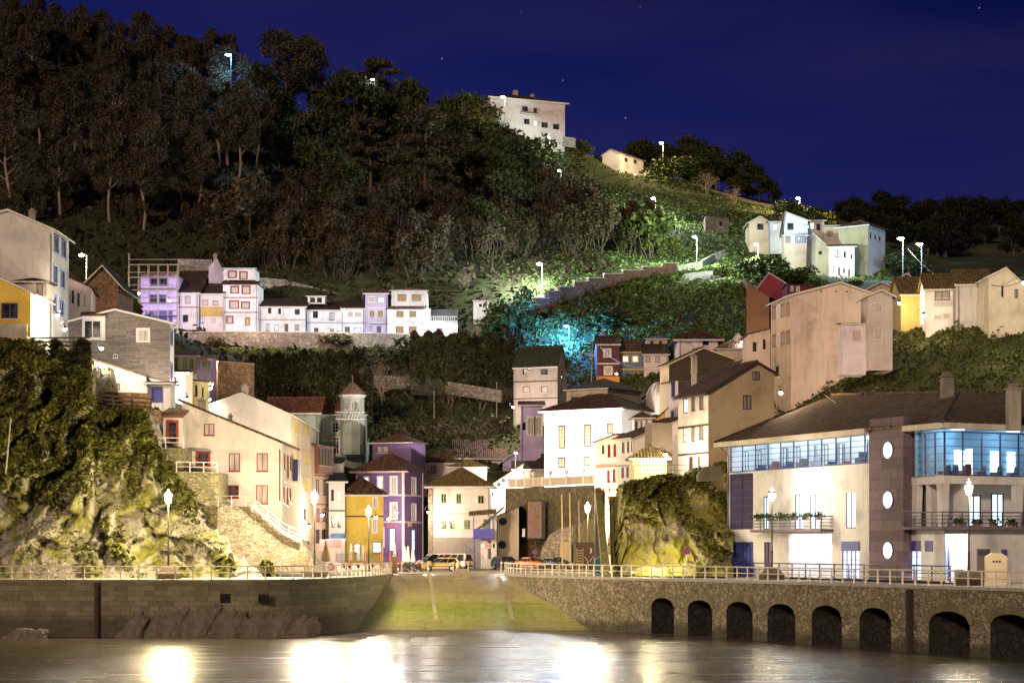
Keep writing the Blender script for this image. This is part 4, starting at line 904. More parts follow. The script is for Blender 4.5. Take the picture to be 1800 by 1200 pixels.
        rmb.quad(*E3[::-1]); ridge = [T0+up, T1+up]
    else:
        rmb.box((-.05,-.05,hh),(w+.05,dep+.05,hh+.25)); ridge = None
    ro = rmb.build('roof', rm, o)
    if ridge: part('ridge_cap', rm, ro, lambda m: m.tube(ridge, .11, 6))
    if roof == 'hip':
        for i in range(4):
            T = (T0 if (i in (0,3) if w >= dep else i in (0,1)) else T1); part('hip_cap', rm, ro, lambda m: m.tube([E3[i]+up*1.05, T+up*1.05], .09, 5))
    tr = trim or CRM
    if roof in ('gx','hip','sh'):
        ze_ = {'gx': hh-e*rise/(dep/2), 'sh': hh-e*rise/dep, 'hip': hh-e*rise/(min(w,dep)/2)*.6}[roof]
        part('gutter', tr, o, lambda m: m.box((-e,-e-.10,ze_-.03),(w+e,-e-.004,ze_+.10))); part('eave', tr, o, lambda m: m.box((-e+.03,-e+.03,ze_-.10),(w+e-.03,-.004,ze_-.03)))
    if roof == 'gy':
        def verge(m):
            for (p, q_) in (((-e,hh-e*kl),(ua,va)),((ua,va),(w+e,hr-e*kr))):
                m.prism([(p[0],-e*.7-.05,p[1]-.06),(q_[0],-e*.7-.05,q_[1]-.06),(q_[0],-e*.7-.05,q_[1]+.12),(p[0],-e*.7-.05,p[1]+.12)], (0,.045,0))
        part('verge_board', tr, o, verge)
        part('gutter', tr, o, lambda m: (m.box((w+e-.02,-e*.6,hr-e*kr-.06),(w+e+.10,dep+e,hr-e*kr+.06)), m.box((-e-.10,-e*.6,hh-e*kl-.06),(-e+.02,dep+e,hh-e*kl+.06))))
    for (side, y) in bands:
        og, ud, n = FD[side]; xr = px+2 if side != 'r' else pR+2; W_ = w if side == 'f' else dep; z = uv(side, (px+pR)/2 if side == 'f' else (pR+1 if side == 'r' else px-1), y)[1]
        part('string_course', bandmat or tr, o, lambda m: m.prism([og+n*.004+Vector((0,0,z-.09)), og+ud*W_+n*.004+Vector((0,0,z-.09)), og+ud*W_+n*.004+Vector((0,0,z+.09)), og+n*.004+Vector((0,0,z+.09))], n*.05))
    if not pipe and w > 3 and roof in ('gx','hip','sh') and d < 215:
        q_ = .22 if int(px) % 2 else w-.22
        part('drainpipe', plain((.16,.13,.11), .5), o, lambda m: m.tube([(q_,-.09,.2), (q_,-.09,hh-.6), (q_,-e+.05,hh-.12)], .055, 6))
    for (side, x, y0, y1) in pipe:
        og, ud, n = FD[side]; u, z1_ = uv(side, x, y0); _, z0_ = uv(side, x, y1)
        part('drainpipe', BR, o, lambda m: m.tube([og+ud*u+n*.09+Vector((0,0,z0_)), og+ud*u+n*.09+Vector((0,0,z1_-.3)), og+ud*(u)+n*.35+Vector((0,0,z1_))], .05, 6))
    for c in chim: chimney(h_, ro, *c)
    return h_
def chimney(h, ro, x0, y0, x1, y1, dd, mat=None):
    p = h.Mi @ P(x0, y0, dd); q = h.Mi @ P(x1, y1, dd); w = (q-p).xy.length; mat = mat or stucco((.34,.29,.24), .5)
    c = MB().box((p.x, p.y, q.z-.6), (p.x+w, p.y+w*.8, p.z)).build('chimney', mat, ro)
    part('chimney_cap', mat, c, lambda m: (m.box((p.x-.08,p.y-.08,p.z+.002),(p.x+w+.08,p.y+w*.8+.08,p.z+.10)), m.box((p.x+w*.2,p.y+w*.15,p.z+.102),(p.x+w*.8,p.y+w*.65,p.z+.35))))
def dormer(h, x0, y0, x1, y1, d, wall, wins, rise=.7, rmat=None, dep=3.5, drop=0):
    """an upper storey set back on the roof, part of its house"""
    p = h.Mi @ P(x0, y0, d); q = h.Mi @ P(x1, y1, d); w = q.x-p.x; o = h.o; hh = p.z; y = p.y
    q.z -= drop; m = MB(); rs = []
    for (a, b, c, e_, s) in wins:
        pa = h.Mi @ P(a, b, d); pb = h.Mi @ P(c, e_, d); rs.append(((pa.x-p.x, pb.z-q.z, pb.x-p.x, pa.z-q.z), s))
    facade(m, (p.x, y, q.z), (1,0,0), w, [(0,hh-q.z),(w,hh-q.z)], [r for r, s in rs]); facade(m, (p.x+w, y, q.z), (0,1,0), dep, [(0,hh-q.z),(dep,hh-q.z)]); facade(m, (p.x, y+dep, q.z), (0,-1,0), dep, [(0,hh-q.z),(dep,hh-q.z)])
    b = m.build('dormer', wall, o)
    for r, s in rs: window(b, (p.x, y, q.z), (1,0,0), Vector((0,-1,0)), r, s)
    e = .35; up = Vector((0,0,.13)); E = [Vector((p.x-e,y-e,hh-.05)), Vector((p.x+w+e,y-e,hh-.05)), Vector((p.x+w+e,y+dep,hh+.02)), Vector((p.x-e,y+dep,hh+.02))]
    m_ = min(w, dep)*.5; T0 = Vector((p.x+m_, y+dep*.5, hh+rise)); T1 = Vector((p.x+w-m_, y+dep*.5, hh+rise)); r = MB()
    for f in ([E[0],E[1],T1,T0],[E[1],E[2],T1],[E[2],E[3],T0,T1],[E[3],E[0],T0]): r.quad(*[v+up for v in f])
    for i in range(4): r.quad(E[i], E[(i+1) % 4], E[(i+1) % 4]+up, E[i]+up)
    r.quad(*E[::-1]); r.build('dormer_roof', rmat or roofmat(), b); part('dormer_eave', CRM, b, lambda m: m.box((E[0].x,E[0].y-.06,E[0].z-.02),(E[1].x,E[0].y-.004,E[0].z+.11)))
    return b
def balcony(h, side, x0, x1, yt, yb, mat, out=.8, slabmat=None, name='balcony'):
    og, ud, n = h.FD[side]; u0 = h.uv(side, x0, yb)[0]; u1 = h.uv(side, x1, yb)[0]; zb = h.uv(side, (x0+x1)/2, yb)[1]; zt_ = h.uv(side, (x0+x1)/2, yt)[1]
    def pt(u, z, k): return og+ud*u+Vector((0,0,z))+n*k
    b = MB().prism([pt(u0,zb-.12,.01), pt(u1,zb-.12,.01), pt(u1,zb,.01), pt(u0,zb,.01)], n*out).build(name, slabmat or CRM, h.o)
    pth = [pt(u0,0,.02), pt(u0,0,out), pt(u1,0,out), pt(u1,0,.02)]
    def rails(m):
        for z in (zt_, zb+.12): m.tube([p+Vector((0,0,z)) for p in pth], .025, 4)
        k = max(3, int(abs(u1-u0)/.22))
        for i in range(k+1): p = pt(u0+(u1-u0)*i/k, 0, out); m.tube([p+Vector((0,0,zb)), p+Vector((0,0,zt_))], .018, 4)
    m = MB(); rails(m); m.build('balustrade', mat, b)
# ================================================================ the town
def row(side, xs_, y0, y1, w, s, dy=0): return [(side, x-w/2, y0+dy*i, x+w/2, y1+dy*i, s) for i, x in enumerate(xs_)]
ws = stucco((.72,.68,.64)); wsh2 = stucco((.66,.62,.56), .5); creamW = stucco((.62,.52,.36), .4); beige = stucco((.52,.42,.30), .5); yel = stucco((.60,.42,.08), .3); ochre = stucco((.46,.32,.10), .4)
purple = stucco((.155,.095,.215), .3); pinkish = stucco((.62,.50,.46), .4); greysl = None; rmB = roofmat(); rmD = roofmat((.095,.055,.040), .3); rmM = roofmat((.16,.10,.045), .75, .3, (.16,.14,.025)); rmR = roofmat((.20,.085,.05), .2)
rmO = roofmat((.20,.14,.06), .6, .32, (.17,.15,.04)); stoneW = masonry((.26,.20,.14), .5, 1.4, .1); lilac = stucco((.46,.38,.56), .35)
slate = ashlar((.17,.145,.125), 1.3, .20, 0); darkslate = ashlar((.055,.042,.035), .5, .3, .1)
# --- left group on the bluff
house('tall white house with three rows of blue windows at the left edge', (-125,110), 92, 600, 403, stucco((.60,.57,.50),.4), 'gy', dep=('r',121), apex=(15,370), wins=[('r',95,415,103,445,'blu'),('r',108,424,116,453,'blu'),('r',94,466,101,498,'blu'),('r',107,475,114,506,'blu'),('r',93,520,99,550,'blu'),('r',105,527,112,555,'blu')],
      rmat=rmD, sidemat=stucco((.62,.64,.66)), topR=403, name='tall_house', pipe=[('f',90,412,600)], chim=[(50,372,61,384,112)])
h = house('ochre-yellow house with dark roof and a railed terrace, lower left', (-60,104.5), 54, 606, 482, yel, 'gy', dep=('r',86), apex=(-30,476), topR=514, rmat=rmD, sidemat=wsh2, name='yellow_house', wins=[('f',2,532,32,560,'db'),('r',60,545,66,566,'tan'),('r',73,550,79,570,'tan')])
part('terrace_parapet', stucco((.45,.42,.32),.6), h.o, lambda m: m.box((0,-2.2,3.6),(h.w+.2,-2.0,4.7)))
part('terrace_slab', beige, h.o, lambda m: m.box((0,-2.2,2.0),(h.w+.2,-.01,3.59)))
dormer(h, 22, 496, 82, 520, 106, wsh2, [(66,498,74,519,'tan')], .5, rmD, 3)
house('brown rubble stone gabled house behind the slate-clad one', (150,131), 208, 585, 498, masonry((.24,.15,.08),.4,1.3,.1), 'gy', dep=9, apex=(181,468), rmat=rmD, name='stone_house', over=.7, trim=WHITE, wins=[('f',166,505,172,518,'bd')])
house('low cream house in front of the rubble stone house', (118,122), 160, 590, 487, pinkish, 'shy', dep=7, ang=8, topR=506, rmat=rmB, name='cream_house', wins=[('f',126,510,130,533,'bd'),('f',136,515,140,539,'bd'),('f',146,517,151,540,'sh')])
h = house('brown slate-clad gabled house with a white bay window', (120,114), 299, 700, 566, slate, 'gy', dep=('r',306), apex=(203,545), topR=568, rmat=rmD, name='slate_house', over=.5, trim=WHITE, sidemat=stucco((.58,.58,.60)), wins=[('f',242,579,261,600,'pw'),('f',199,622,207,629,'d'),('r',300,580,303,606,'blu'),('r',300,640,303,668,'blu')])
a = h.rect('f', 146, 556, 186, 598)
bay = MB().box((a[0], -.45, a[1]), (a[2], -.003, a[3])).build('bay_window', WHITE, h.o); window(bay, (0,-.45,0), (1,0,0), Vector((0,-1,0)), (a[0]+.2,a[1]+.15,a[2]-.35,a[3]-.45), 'd', .16)
part('bay_roof', rmB, bay, lambda m: m.prism([(a[0]-.15,-.75,a[3]-.05),(a[2]+.15,-.75,a[3]-.05),(a[2]+.15,-.003,a[3]+.35),(a[0]-.15,-.003,a[3]+.35)], (0,0,.12)))
house('brightly lit low white house with a sloping tiled top on the left bluff', (166,109), 257, 700, 634, ws, 'shy', dep=5, ang=-6, topR=662, rmat=rmO, name='low_white_house', over=.15, wins=[('f',197,674,211,685,'cb')])
house('tiny white annex with a blue door at the end of the low white house', (257,108), 300, 706, 674, ws, 'sh', dep=2.6, rise=.3, rmat=rmB, name='annex', over=.25, wins=[('f',267,682,283,705,'bdoor'),('f',259,675,264,700,'bluc')])
house('narrow pale house with a red shutter behind the slate house', (303,118), 325, 722, 655, ws, 'sh', rise=.6, dep=5, name='narrow_house', rmat=rmR, over=.6, wins=[('f',306,662,310,676,'red'),('f',306,690,311,708,'sh')])
house('small yellow house with brown windows by the two bright wall lamps', (325,123), 368, 722, 668, stucco((.58,.50,.24),.3), 'shy', dep=6, ang=12, topR=672, rmat=rmB, over=.6, name='yellow_house', wins=[('f',332,674,336,691,'bd'),('f',343,677,347,697,'bd'),('f',355,680,358,703,'bd')])
house('small pale green house above the yellow one', (313,132), 346, 690, 625, stucco((.50,.50,.36),.3), 'sh', rise=.7, dep=5, ang=10, rmat=rmB, over=.4, name='small_house', wins=[('f',322,629,327,645,'shb'),('f',334,631,339,648,'shb')])
house('mauve house with a white shutter at the foot of the terrace', (346,136), 370, 690, 632, lilac, 'sh', rise=.7, dep=5, rmat=rmR, over=.3, name='small_house', wins=[('f',354,634,364,647,'pw')])
# --- white house with red windows and its neighbours
h = house('white house with dark red windows and a long sloping roof', (320,106), 496, 960, 707, stucco((.60,.54,.47),.25), 'shy', dep=('r',521), topR=779, rmat=rmD, name='red_window_house', over=.35, slab=.22, trim=RED,
      wins=[('f',358,744,377,765,'cr'),('f',347,795,367,818,'rdoor'),('f',402,796,422,828,'cr'),('f',451,796,471,828,'cr'),('f',400,852,420,875,'dr'),('f',450,852,471,885,'cr'),('r',499,797,502,825,'red'),('r',504,799,508,842,'red'),('r',510,801,513,827,'red'),('r',498,853,501,886,'red'),('r',504,855,507,890,'red'),('r',509,856,512,884,'red')],
      chim=[(348,704,360,718,108),(401,732,408,738,109)], pipe=[('f',492,790,880)], bands=[('r',846)], bandmat=plain((.30,.09,.06),.6), below=1)
part('door_canopy', GRY, h.o, lambda m: m.box((*[h.uv('f',343,793)[0], -.7], h.uv('f',355,793)[1]), (h.uv('f',371,793)[0], -.01, h.uv('f',355,793)[1]+.08)))
a = h.rect('r', 514, 808, 521, 846); part('blue_gallery', BLU, h.o, lambda m: m.box((h.w+.01, a[0]+(a[2]-a[0])*.1, a[1]),(h.w+.5, a[0]+(a[2]-a[0])*.6, a[3])))
house('lean-to annex with a red door on top of the stone terrace', (287,104.5), 320, 800, 731, stucco((.60,.54,.47),.25), 'sh', rise=.9, dep=4, rmat=rmO, trim=RED, over=.2, name='annex', wins=[('f',295,741,311,779,'rdoor')], below=.5)
house('big plain white gabled house with yellow shutters on its street side', (361,124), 511, 960, 715, stucco((.62,.57,.53),.3), 'gy', dep=('r',556), apex=(425,691), topR=729, rmat=rmD, over=.35, name='gabled_house', sidemat=stucco((.56,.48,.34),.3),
      wins=[('r',519,741,526,762,'yb'),('r',536,744,543,766,'yb'),('r',519,796,525,815,'yb'),('r',536,794,543,817,'yb'),('r',536,841,542,863,'yb'),('r',533,893,538,914,'bd'),('r',538,950,544,968,'bd')], bands=[('r',780),('r',828)], bandmat=beige, chim=[(424,680,437,691,132)])
# wooden gallery house
h = house('narrow timber house with a glazed wooden gallery', (552,137), 579, 965, 782, stucco((.55,.42,.30),.3), 'sh', dep=7, ang=76, rise=.8, rmat=rmR, name='gallery_house', over=.5, trim=plain((.22,.08,.05),.6), bands=[('f',836),('f',886)], bandmat=plain((.20,.10,.06),.6),
          wins=[('f',554,842,561,870,'cb'),('f',567,843,574,871,'cb'),('f',556,893,562,916,'cr'),('f',567,893,573,916,'cr'),('f',555,930,562,955,'db'),('f',566,930,573,955,'db')])
a = h.rect('f', 552, 786, 579, 833)
g = MB().box((.1,-.55,a[1]),(h.w-.1,-.01,a[3])).build('gallery', plain((.20,.085,.05),.6), h.o)
for i in range(5):
    u0 = .15+(h.w-.3)*i/5; window(g, (0,-.55,0), (1,0,0), Vector((0,-1,0)), (u0+.1,a[1]+1.0,u0+(h.w-.3)/5-.1,a[3]-.25), 'cb', .15)
house('white house with four brown windows between gallery house and yellow house', (578,139), 606, 965, 846, wsh2, 'sh', ang=8, dep=7, rise=1.2, rmat=rmB, name='narrow_house', over=.4, bands=[('f',897)], bandmat=BR,
      wins=[('f',582,860,587,880,'db'),('f',593,861,599,881,'db'),('f',582,907,588,927,'db'),('f',593,907,599,927,'db'),('f',582,945,590,963,'pw')])
house('small white attic house behind the gallery house', (580,144), 598, 900, 815, wsh2, 'sh', dep=6, rise=1, rmat=rmB, over=.3, wins=[('f',582,818,586,836,'bd')])
h = house('bright yellow house with a dark hipped roof on the square', (605,141), 674, 972, 867, yel, 'hip', ang=10, dep=11, rise=1.9, rmat=rmB, name='yellow_house', over=.5, bands=[('f',907)], bandmat=DBR,
      wins=[('f',656,874,663,892,'pw'),('f',655,912,662,936,'pw'),('f',622,955,634,971,'bshop'),('f',655,952,670,971,'bshop')])
h = house('purple house with white corner trim on the square', (627,150), 711, 990, 826, purple, 'hip', ang=-20, dep=('r',744), rise=2.1, rmat=rmB, name='purple_house', over=.75, bands=[('f',870),('f',917),('r',870),('r',917)], bandmat=pinkish, trim=stucco((.55,.42,.34)),
      wins=[('f',640,838,648,849,'plit'),('f',664,838,672,858,'plit'),('f',687,838,697,868,'pw'),('f',687,884,697,912,'pw'),('r',724,840,731,869,'pw'),('r',724,886,731,914,'pw'),('f',684,928,694,968,'bshop'),('r',724,930,730,968,'bshop'),('f',660,928,674,960,'pw')])
for s_, u in (('f',.12),('f',h.w-.12),('r',h.dep-.15)):
    og, ud, n = h.FD[s_]; part('corner_trim', pinkish, h.o, lambda m: m.prism([og+ud*(u-.22)+n*.005, og+ud*(u+.11)+n*.005, og+ud*(u+.11)+n*.005+Vector((0,0,h.h-.2)), og+ud*(u-.22)+n*.005+Vector((0,0,h.h-.2))], n*.05))
dormer(h, 655, 779, 733, 799, 153, purple, [(664,784,687,796,'cb')], 1.3, rmB, 5, 2.5)
def text3(s, size, mat, par, loc, rot, name='sign_lettering'):
    c = bpy.data.curves.new(name, 'FONT'); c.body = s; c.size = size; c.extrude = .02; c.align_x = 'CENTER'; t = bpy.data.objects.new('t', c); COL.objects.link(t)
    dg = bpy.context.evaluated_depsgraph_get(); me = bpy.data.meshes.new_from_object(t.evaluated_get(dg)); bpy.data.objects.remove(t); me.materials.clear(); me.materials.append(mat)
    o = bpy.data.objects.new(name, me); COL.objects.link(o); o.parent = par; o.location = loc; o.rotation_euler = rot; return o
gold = plain((.65,.45,.10), .5)
u, v = h.uv('r', 720, 925); text3('IDA', .85, gold, h.o, (h.w+.06, u, v), (R_(90),0,R_(90)))
u, v = h.uv('f', 689, 926); text3('CASA', .6, plain((.45,.12,.08),.5), h.o, (u, -.06, v), (R_(90),0,0))
# turret house
h = house('sage green house with a blue lit ground floor and a pointed turret', (552,160), 641, 812, 728, stucco((.34,.40,.34),.3), 'hip', dep=9, rise=1.9, rmat=rmR, name='turret_house', over=.4, trim=WHITE, bands=[('f',774)],
      wins=[('f',561,741,568,755,'w6'),('f',584,742,595,760,'w6'),('f',618,741,622,758,'w6'),('f',627,741,632,758,'w6'),('f',557,765,566,777,'w6'),('f',586,768,596,798,'w6'),('f',618,768,637,783,'w6'),('f',585,808,592,815,'w6'),('f',598,808,603,815,'w6'),('f',627,806,634,812,'w6')])
p = h.Mi @ P(598, 735, 158); q = h.Mi @ P(637, 735, 158); w_ = q.x-p.x; zt0 = (h.Mi @ P(600,694,158)).z; za = (h.Mi @ P(600,668,158)).z; zb = (h.Mi @ P(600,735,158)).z; cx = p.x+w_/2; cy = p.y+1.8
tw = MB().lathe([(w_/2*1.08,zb-5),(w_/2*1.08,zt0)], (cx,cy,0), 8).build('turret', stucco((.40,.46,.40),.3), h.o)
part('turret_cornice', WHITE, tw, lambda m: m.lathe([(w_/2*1.1,zt0-.25),(w_/2*1.25,zt0),(w_/2*1.25,zt0+.1),(0,zt0+.12)], (cx,cy,0), 8))
part('turret_spire', ashlar((.17,.11,.09),.4,.25,0), tw, lambda m: m.lathe([(w_/2*1.22,zt0+.12),(w_/2*.98,zt0+.65),(w_/2*.45,zt0+(za-zt0)*.72),(.06,za),(.05,za+.5),(.2,za+.65),(.05,za+.85),(0,za+1)], (cx,cy,0), 8))
for xa in (609,618,626): 
    pp = h.Mi @ P(xa, 705, 158); window(tw, (0,cy-w_/2*1.04,0), (1,0,0), Vector((0,-1,0)), (pp.x-.22, zt0-2.1, pp.x+.22, zt0-.9), 'd', .1)
part('turret_balustrade', WHITE, tw, lambda m: [m.tube([(cx-w_/2-.6+i*.42, cy-w_/2-.6, zb-.1),(cx-w_/2-.2+i*.42, cy-w_/2-.6, zb+.8)], .04, 4) for i in range(int(w_/.42)+2)]+[m.tube([(cx-w_/2-.6, cy-w_/2-.6, zb-.1),(cx-w_/2-.2, cy-w_/2-.6, zb+.8)], .04, 4), m.box((cx-w_/2-.6,cy-w_/2-.7,zb+.8),(cx+w_/2+.4,cy-w_/2-.5,zb+.9)), m.box((cx-w_/2-.6,cy-w_/2-.7,zb-.2),(cx+w_/2+.4,cy-w_/2-.5,zb-.1))])
house('long low house with red tiles left of the turret', (470,157), 560, 800, 724, stucco((.34,.40,.34),.3), 'gx', dep=9, rise=2.2, rmat=rmR, name='long_house', over=.5, trim=WHITE)
# middle cluster
house('pink house between the purple and the mossy-roofed white house', (742,158), 800, 1000, 812, pinkish, 'hip', dep=8, rise=1.6, rmat=rmB, name='pink_house', over=.5, wins=[('f',758,818,767,832,'cb'),('f',744,886,748,905,'litb')])
h = house('white house with a mossy golden tile roof beside the parked vans', (757,143), 858, 1004, 852, stucco((.64,.55,.47),.3), 'hip', ang=-3, dep=14, rise=2.2, rmat=rmM, name='mossy_roof_house', over=.8, bands=[('f',902)], bandmat=beige,
      wins=[('f',775,867,785,884,'grn'),('f',802,867,811,885,'grn'),('f',840,870,851,885,'grn'),('f',776,915,785,930,'grn'),('f',790,914,800,930,'grn'),('f',816,913,827,930,'grn'),('f',800,955,823,985,'door')])
dormer(h, 789, 821, 852, 848, 146, ws, [(797,827,803,842,'cb'),(811,827,817,842,'cb')], 1.1, rmM, 5)
part('plinth', stucco((.30,.26,.21),.5), h.o, lambda m: m.box((-.06,-.07,0),(h.w+.06,-.004,h.uv('f',800,944)[1])))
part('corner_quoins', masonry((.34,.24,.15),.5), h.o, lambda m: m.box((-.3,-.09,0),(.35,.3,h.h-.3)))
h = house('white wing climbing behind the mossy-roofed house', (858,147), 918, 960, 856, ws, 'shy', dep=6, topR=818, rmat=rmM, name='white_wing', over=.2)
for a_, b_ in ((864,868),(877,851),(885,844)):
    u, v = h.uv('f', a_, b_); part('porthole', DBR, h.o, lambda m: m.lathe([(0,-.03),(.28,-.03),(.28,.01)], (u,0,v), 12, 'y'))
house('wide dark roofed house behind the mossy-roofed house', (802,165), 884, 900, 803, pinkish, 'gx', dep=12, rise=2.6, rmat=rmD, name='dark_roof_house', over=.7)
house('mauve gabled house end beside the white hall', (884,163), 953, 900, 810, lilac, 'gy', apex=(925,780), dep=7, rmat=rmD, name='mauve_house', over=.6)
house('brown-roofed annex below the mauve gable', (905,154), 956, 900, 824, beige, 'sh', rise=1.2, dep=5, rmat=rmD, name='annex', over=.5)
house('low roof of a house behind the purple one', (735,172), 800, 850, 790, pinkish, 'gx', dep=8, rise=1.2, rmat=rmD, name='small_house', wins=[])
# bar with blue balcony and spiral stair
h = house('small white house with two portholes against the retaining wall', (873,139), 912, 1003, 908, stucco((.58,.48,.37),.3), 'shy', topR=891, dep=7, rmat=rmO, over=.25, name='porthole_house', pipe=[('f',874,912,985)])
for a_, b_ in ((884,916),(883,957)):
    u, v = h.uv('f', a_, b_); w1 = MB().lathe([(.42,-.06),(.50,-.06),(.50,.01),(.42,.01)], (u,0,v), 18, 'y').build('porthole', DBR, h.o); part('pane', glass(), w1, lambda m: m.lathe([(0,-.03),(.43,-.03)], (u,0,v), 18, 'y'))
h = house('white house with a blue balcony and a blue spiral stair', (845,137), 873, 1003, 925, ws, 'shy', topR=902, dep=5, rmat=rmO, over=.9, name='balcony_house', wins=[('f',848,955,852,962,'bd'),('f',857,950,863,982,'door'),('f',866,955,870,962,'bd'),('f',850,912,862,930,'cb')])
u0, z0_ = h.uv('f', 832, 947); u1, z1_ = h.uv('f', 868, 929); BLUE2 = plain((.06,.055,.32), .45)
bx = MB().box((u0,-1.6,z0_),(u1,-.01,z0_+.12)).build('balcony', BLUE2, h.o)
part('balcony_panel', BLUE2, bx, lambda m: (m.box((u0,-1.62,z0_+.12),(u1,-1.56,z1_)), m.box((u1-.06,-1.56,z0_+.12),(u1,-.01,z1_)), m.box((u0,-1.56,z0_+.12),(u0+.06,-.01,z1_))))
for u in (u0+.08, u1-.5, u1-.08): part('balcony_post', BLUE2, bx, lambda m: m.tube([(u,-1.5,z1_),(u,-1.5,z1_+1.6)], .07, 4))
part('balcony_roof', rmO, bx, lambda m: m.prism([(u0-.5,-2.0,z1_+1.5),(u1+.3,-2.0,z1_+1.75),(u1+.3,-.01,z1_+2.3),(u0-.5,-.01,z1_+2.0)], (0,0,.12)))
so_ = G(834, 134); ss_ = empty('spiral_stair', so_, 'dark blue spiral stair beside the blue balcony', 'stair')
part('centre_pole', BLUE2, ss_, lambda m: m.tube([(0,0,0),(0,0,3.9)], .07, 6))
for i in range(14):
    a = i*.45; part('step', BLUE2, ss_, lambda m: m.prism([(0,0,.25+i*.24),(1.1*math.cos(a),1.1*math.sin(a),.25+i*.24),(1.1*math.cos(a+.42),1.1*math.sin(a+.42),.25+i*.24)], (0,0,.05)))
part('handrail', BLUE2, ss_, lambda m: (m.tube([(1.1*math.cos(i*.225),1.1*math.sin(i*.225),1.2+i*.12) for i in range(28)], .03, 4), m.tube([(1.1*math.cos(i*.225),1.1*math.sin(i*.225),.8+i*.12) for i in range(28)], .02, 4)))
# --- church hall
h = house('large floodlit white hall with tall narrow windows', (957,149), 1092, 850, 722, stucco((.80,.78,.76),.08), 'hip', ang=-33, dep=('r',1148), rise=2.0, rmat=rmD, name='white_hall', over=.6, trim=stucco((.6,.55,.5)),
      wins=[('f',983,749,992,787,'ch'),('f',1028,747,1038,784,'ch'),('f',1068,745,1077,762,'ch'),('f',982,805,992,821,'ch'),('f',1027,803,1037,818,'ch')], pipe=[('f',960,725,838),('f',1049,716,838)], below=1.5)
dormer(h, 996, 686, 1095, 716, 152, beige, [(1007,698,1024,709,'db'),(1066,694,1084,705,'db')], 1.7, rmD, 9)
# round apse dome
ap = empty('church_dome', P(1160, 703, 150), 'curved silvery dome beside the hall roof', 'dome')
part('shell', plain((.40,.36,.32),.5,.3), ap, lambda m: m.lathe([(1.9,-2),(1.9,.0),(1.8,.8),(1.4,1.6),(.8,2.1),(0,2.3)], n=20), True)
part('rib', WHITE, ap, lambda m: [m.tube([(1.95*math.cos(a)*math.cos(t),1.95*math.sin(a)*math.cos(t),2.35*math.sin(t)) for t in np.linspace(0,1.5,8)], .07, 5) for a in np.linspace(-2.8,-.3,7)])
# grey house
h = house('weathered grey block house with an overgrown roof', (903,171), 980, 765, 645, stucco((.40,.33,.28),.8), 'gx', ang=-22, dep=('r',996), rise=3.0, rmat=roofmat((.04,.035,.025),.9,.3,(.035,.05,.018)), name='grey_house', over=.15, bands=[('f',670),('f',700)], bandmat=BR,
      wins=[('f',919,648,931,659,'bd'),('f',951,648,963,659,'bd'),('f',919,679,931,690,'shb'),('f',951,679,963,690,'shb'),('f',921,709,930,722,'pw'),('r',986,650,989,664,'bd'),('r',986,680,989,694,'bd')])
house('mauve house with a glazed porch below the grey house', (915,160), 954, 800, 712, lilac, 'sh', dep=6, rise=.9, rmat=rmR, over=.4, name='porch_house', wins=[('f',927,733,939,764,'pw'),('f',941,733,952,764,'pw'),('f',918,742,924,756,'bd')])
# row above the hall
h = house('narrow dark red brick house with an orange base', (1049,182), 1089, 675, 605, ashlar((.11,.035,.035),.3,.12,0), 'gx', dep=8, rise=1.6, rmat=rmD, over=.25, name='brick_house', trim=WHITE, bands=[('f',639)], bandmat=WHITE, wins=[('f',1062,614,1073,627,'pw'),('f',1063,645,1075,658,'pw')], chim=[(1057,585,1062,602,186)])
part('orange_base', stucco((.62,.26,.07),.2), h.o, lambda m: m.box((-.05,-.06,0),(h.w+.02,-.004,h.uv('f',1060,661)[1])))
house('blue-grey house with yellow window frames and lit windows', (1089,183), 1132, 675, 618, stucco((.13,.16,.20),.2), 'gx', dep=8, rise=2.0, rmat=rmB, over=.25, name='blue_grey_house', trim=plain((.50,.36,.08),.6), bands=[('f',649)], bandmat=plain((.50,.36,.08),.6),
      wins=[('f',1095,626,1104,636,'lity'),('f',1112,626,1121,636,'lity'),('f',1116,656,1124,667,'dy')])
h = house('pale house with two blinds right of the blue-grey one', (1132,182), 1175, 680, 622, pinkish, 'gx', dep=8, rise=1.8, rmat=rmD, over=.3, name='pale_house', bands=[('f',650)], bandmat=beige, wins=[('f',1135,626,1143,637,'shb'),('f',1152,626,1160,637,'shb'),('f',1151,656,1157,667,'bd')])
dormer(h, 1137, 596, 1173, 610, 185, beige, [(1143,599,1149,609,'bd'),(1158,599,1164,609,'bd')], .5, rmD, 3)
house('low white-eaved house with a wide window above the dark roofs', (1193,176), 1262, 650, 595, pinkish, 'hip', dep=8, rise=1.6, rmat=rmD, name='low_house', over=.9, trim=WHITE, wins=[('f',1205,598,1217,608,'sh'),('f',1235,597,1246,607,'bd')])
house('cream gabled house with two windows on the dark slope', (1218,193), 1299, 620, 566, creamW, 'gy', apex=(1271,553), dep=9, rmat=rmD, over=.35, name='cream_house', wins=[('f',1229,571,1239,582,'brd'),('f',1280,571,1288,582,'db')], topR=566)
house('white wing right of the cream gabled house', (1300,192), 1333, 620, 565, wsh2, 'sh', dep=6, rise=.4, rmat=rmD, over=.4, name='white_wing', wins=[('f',1302,569,1309,583,'pw'),('f',1315,571,1322,584,'pw')])
house('little white gable with a bright lamp under the cream house', (1283,178), 1313, 640, 603, ws, 'gy', apex=(1297,586), dep=5, rmat=rmD, over=.2, name='small_house')
house('dark house squeezed between the cream gable and the pink annex', (1262,172), 1316, 650, 612, beige, 'hip', dep=8, rise=1.3, rmat=rmD, name='small_house')
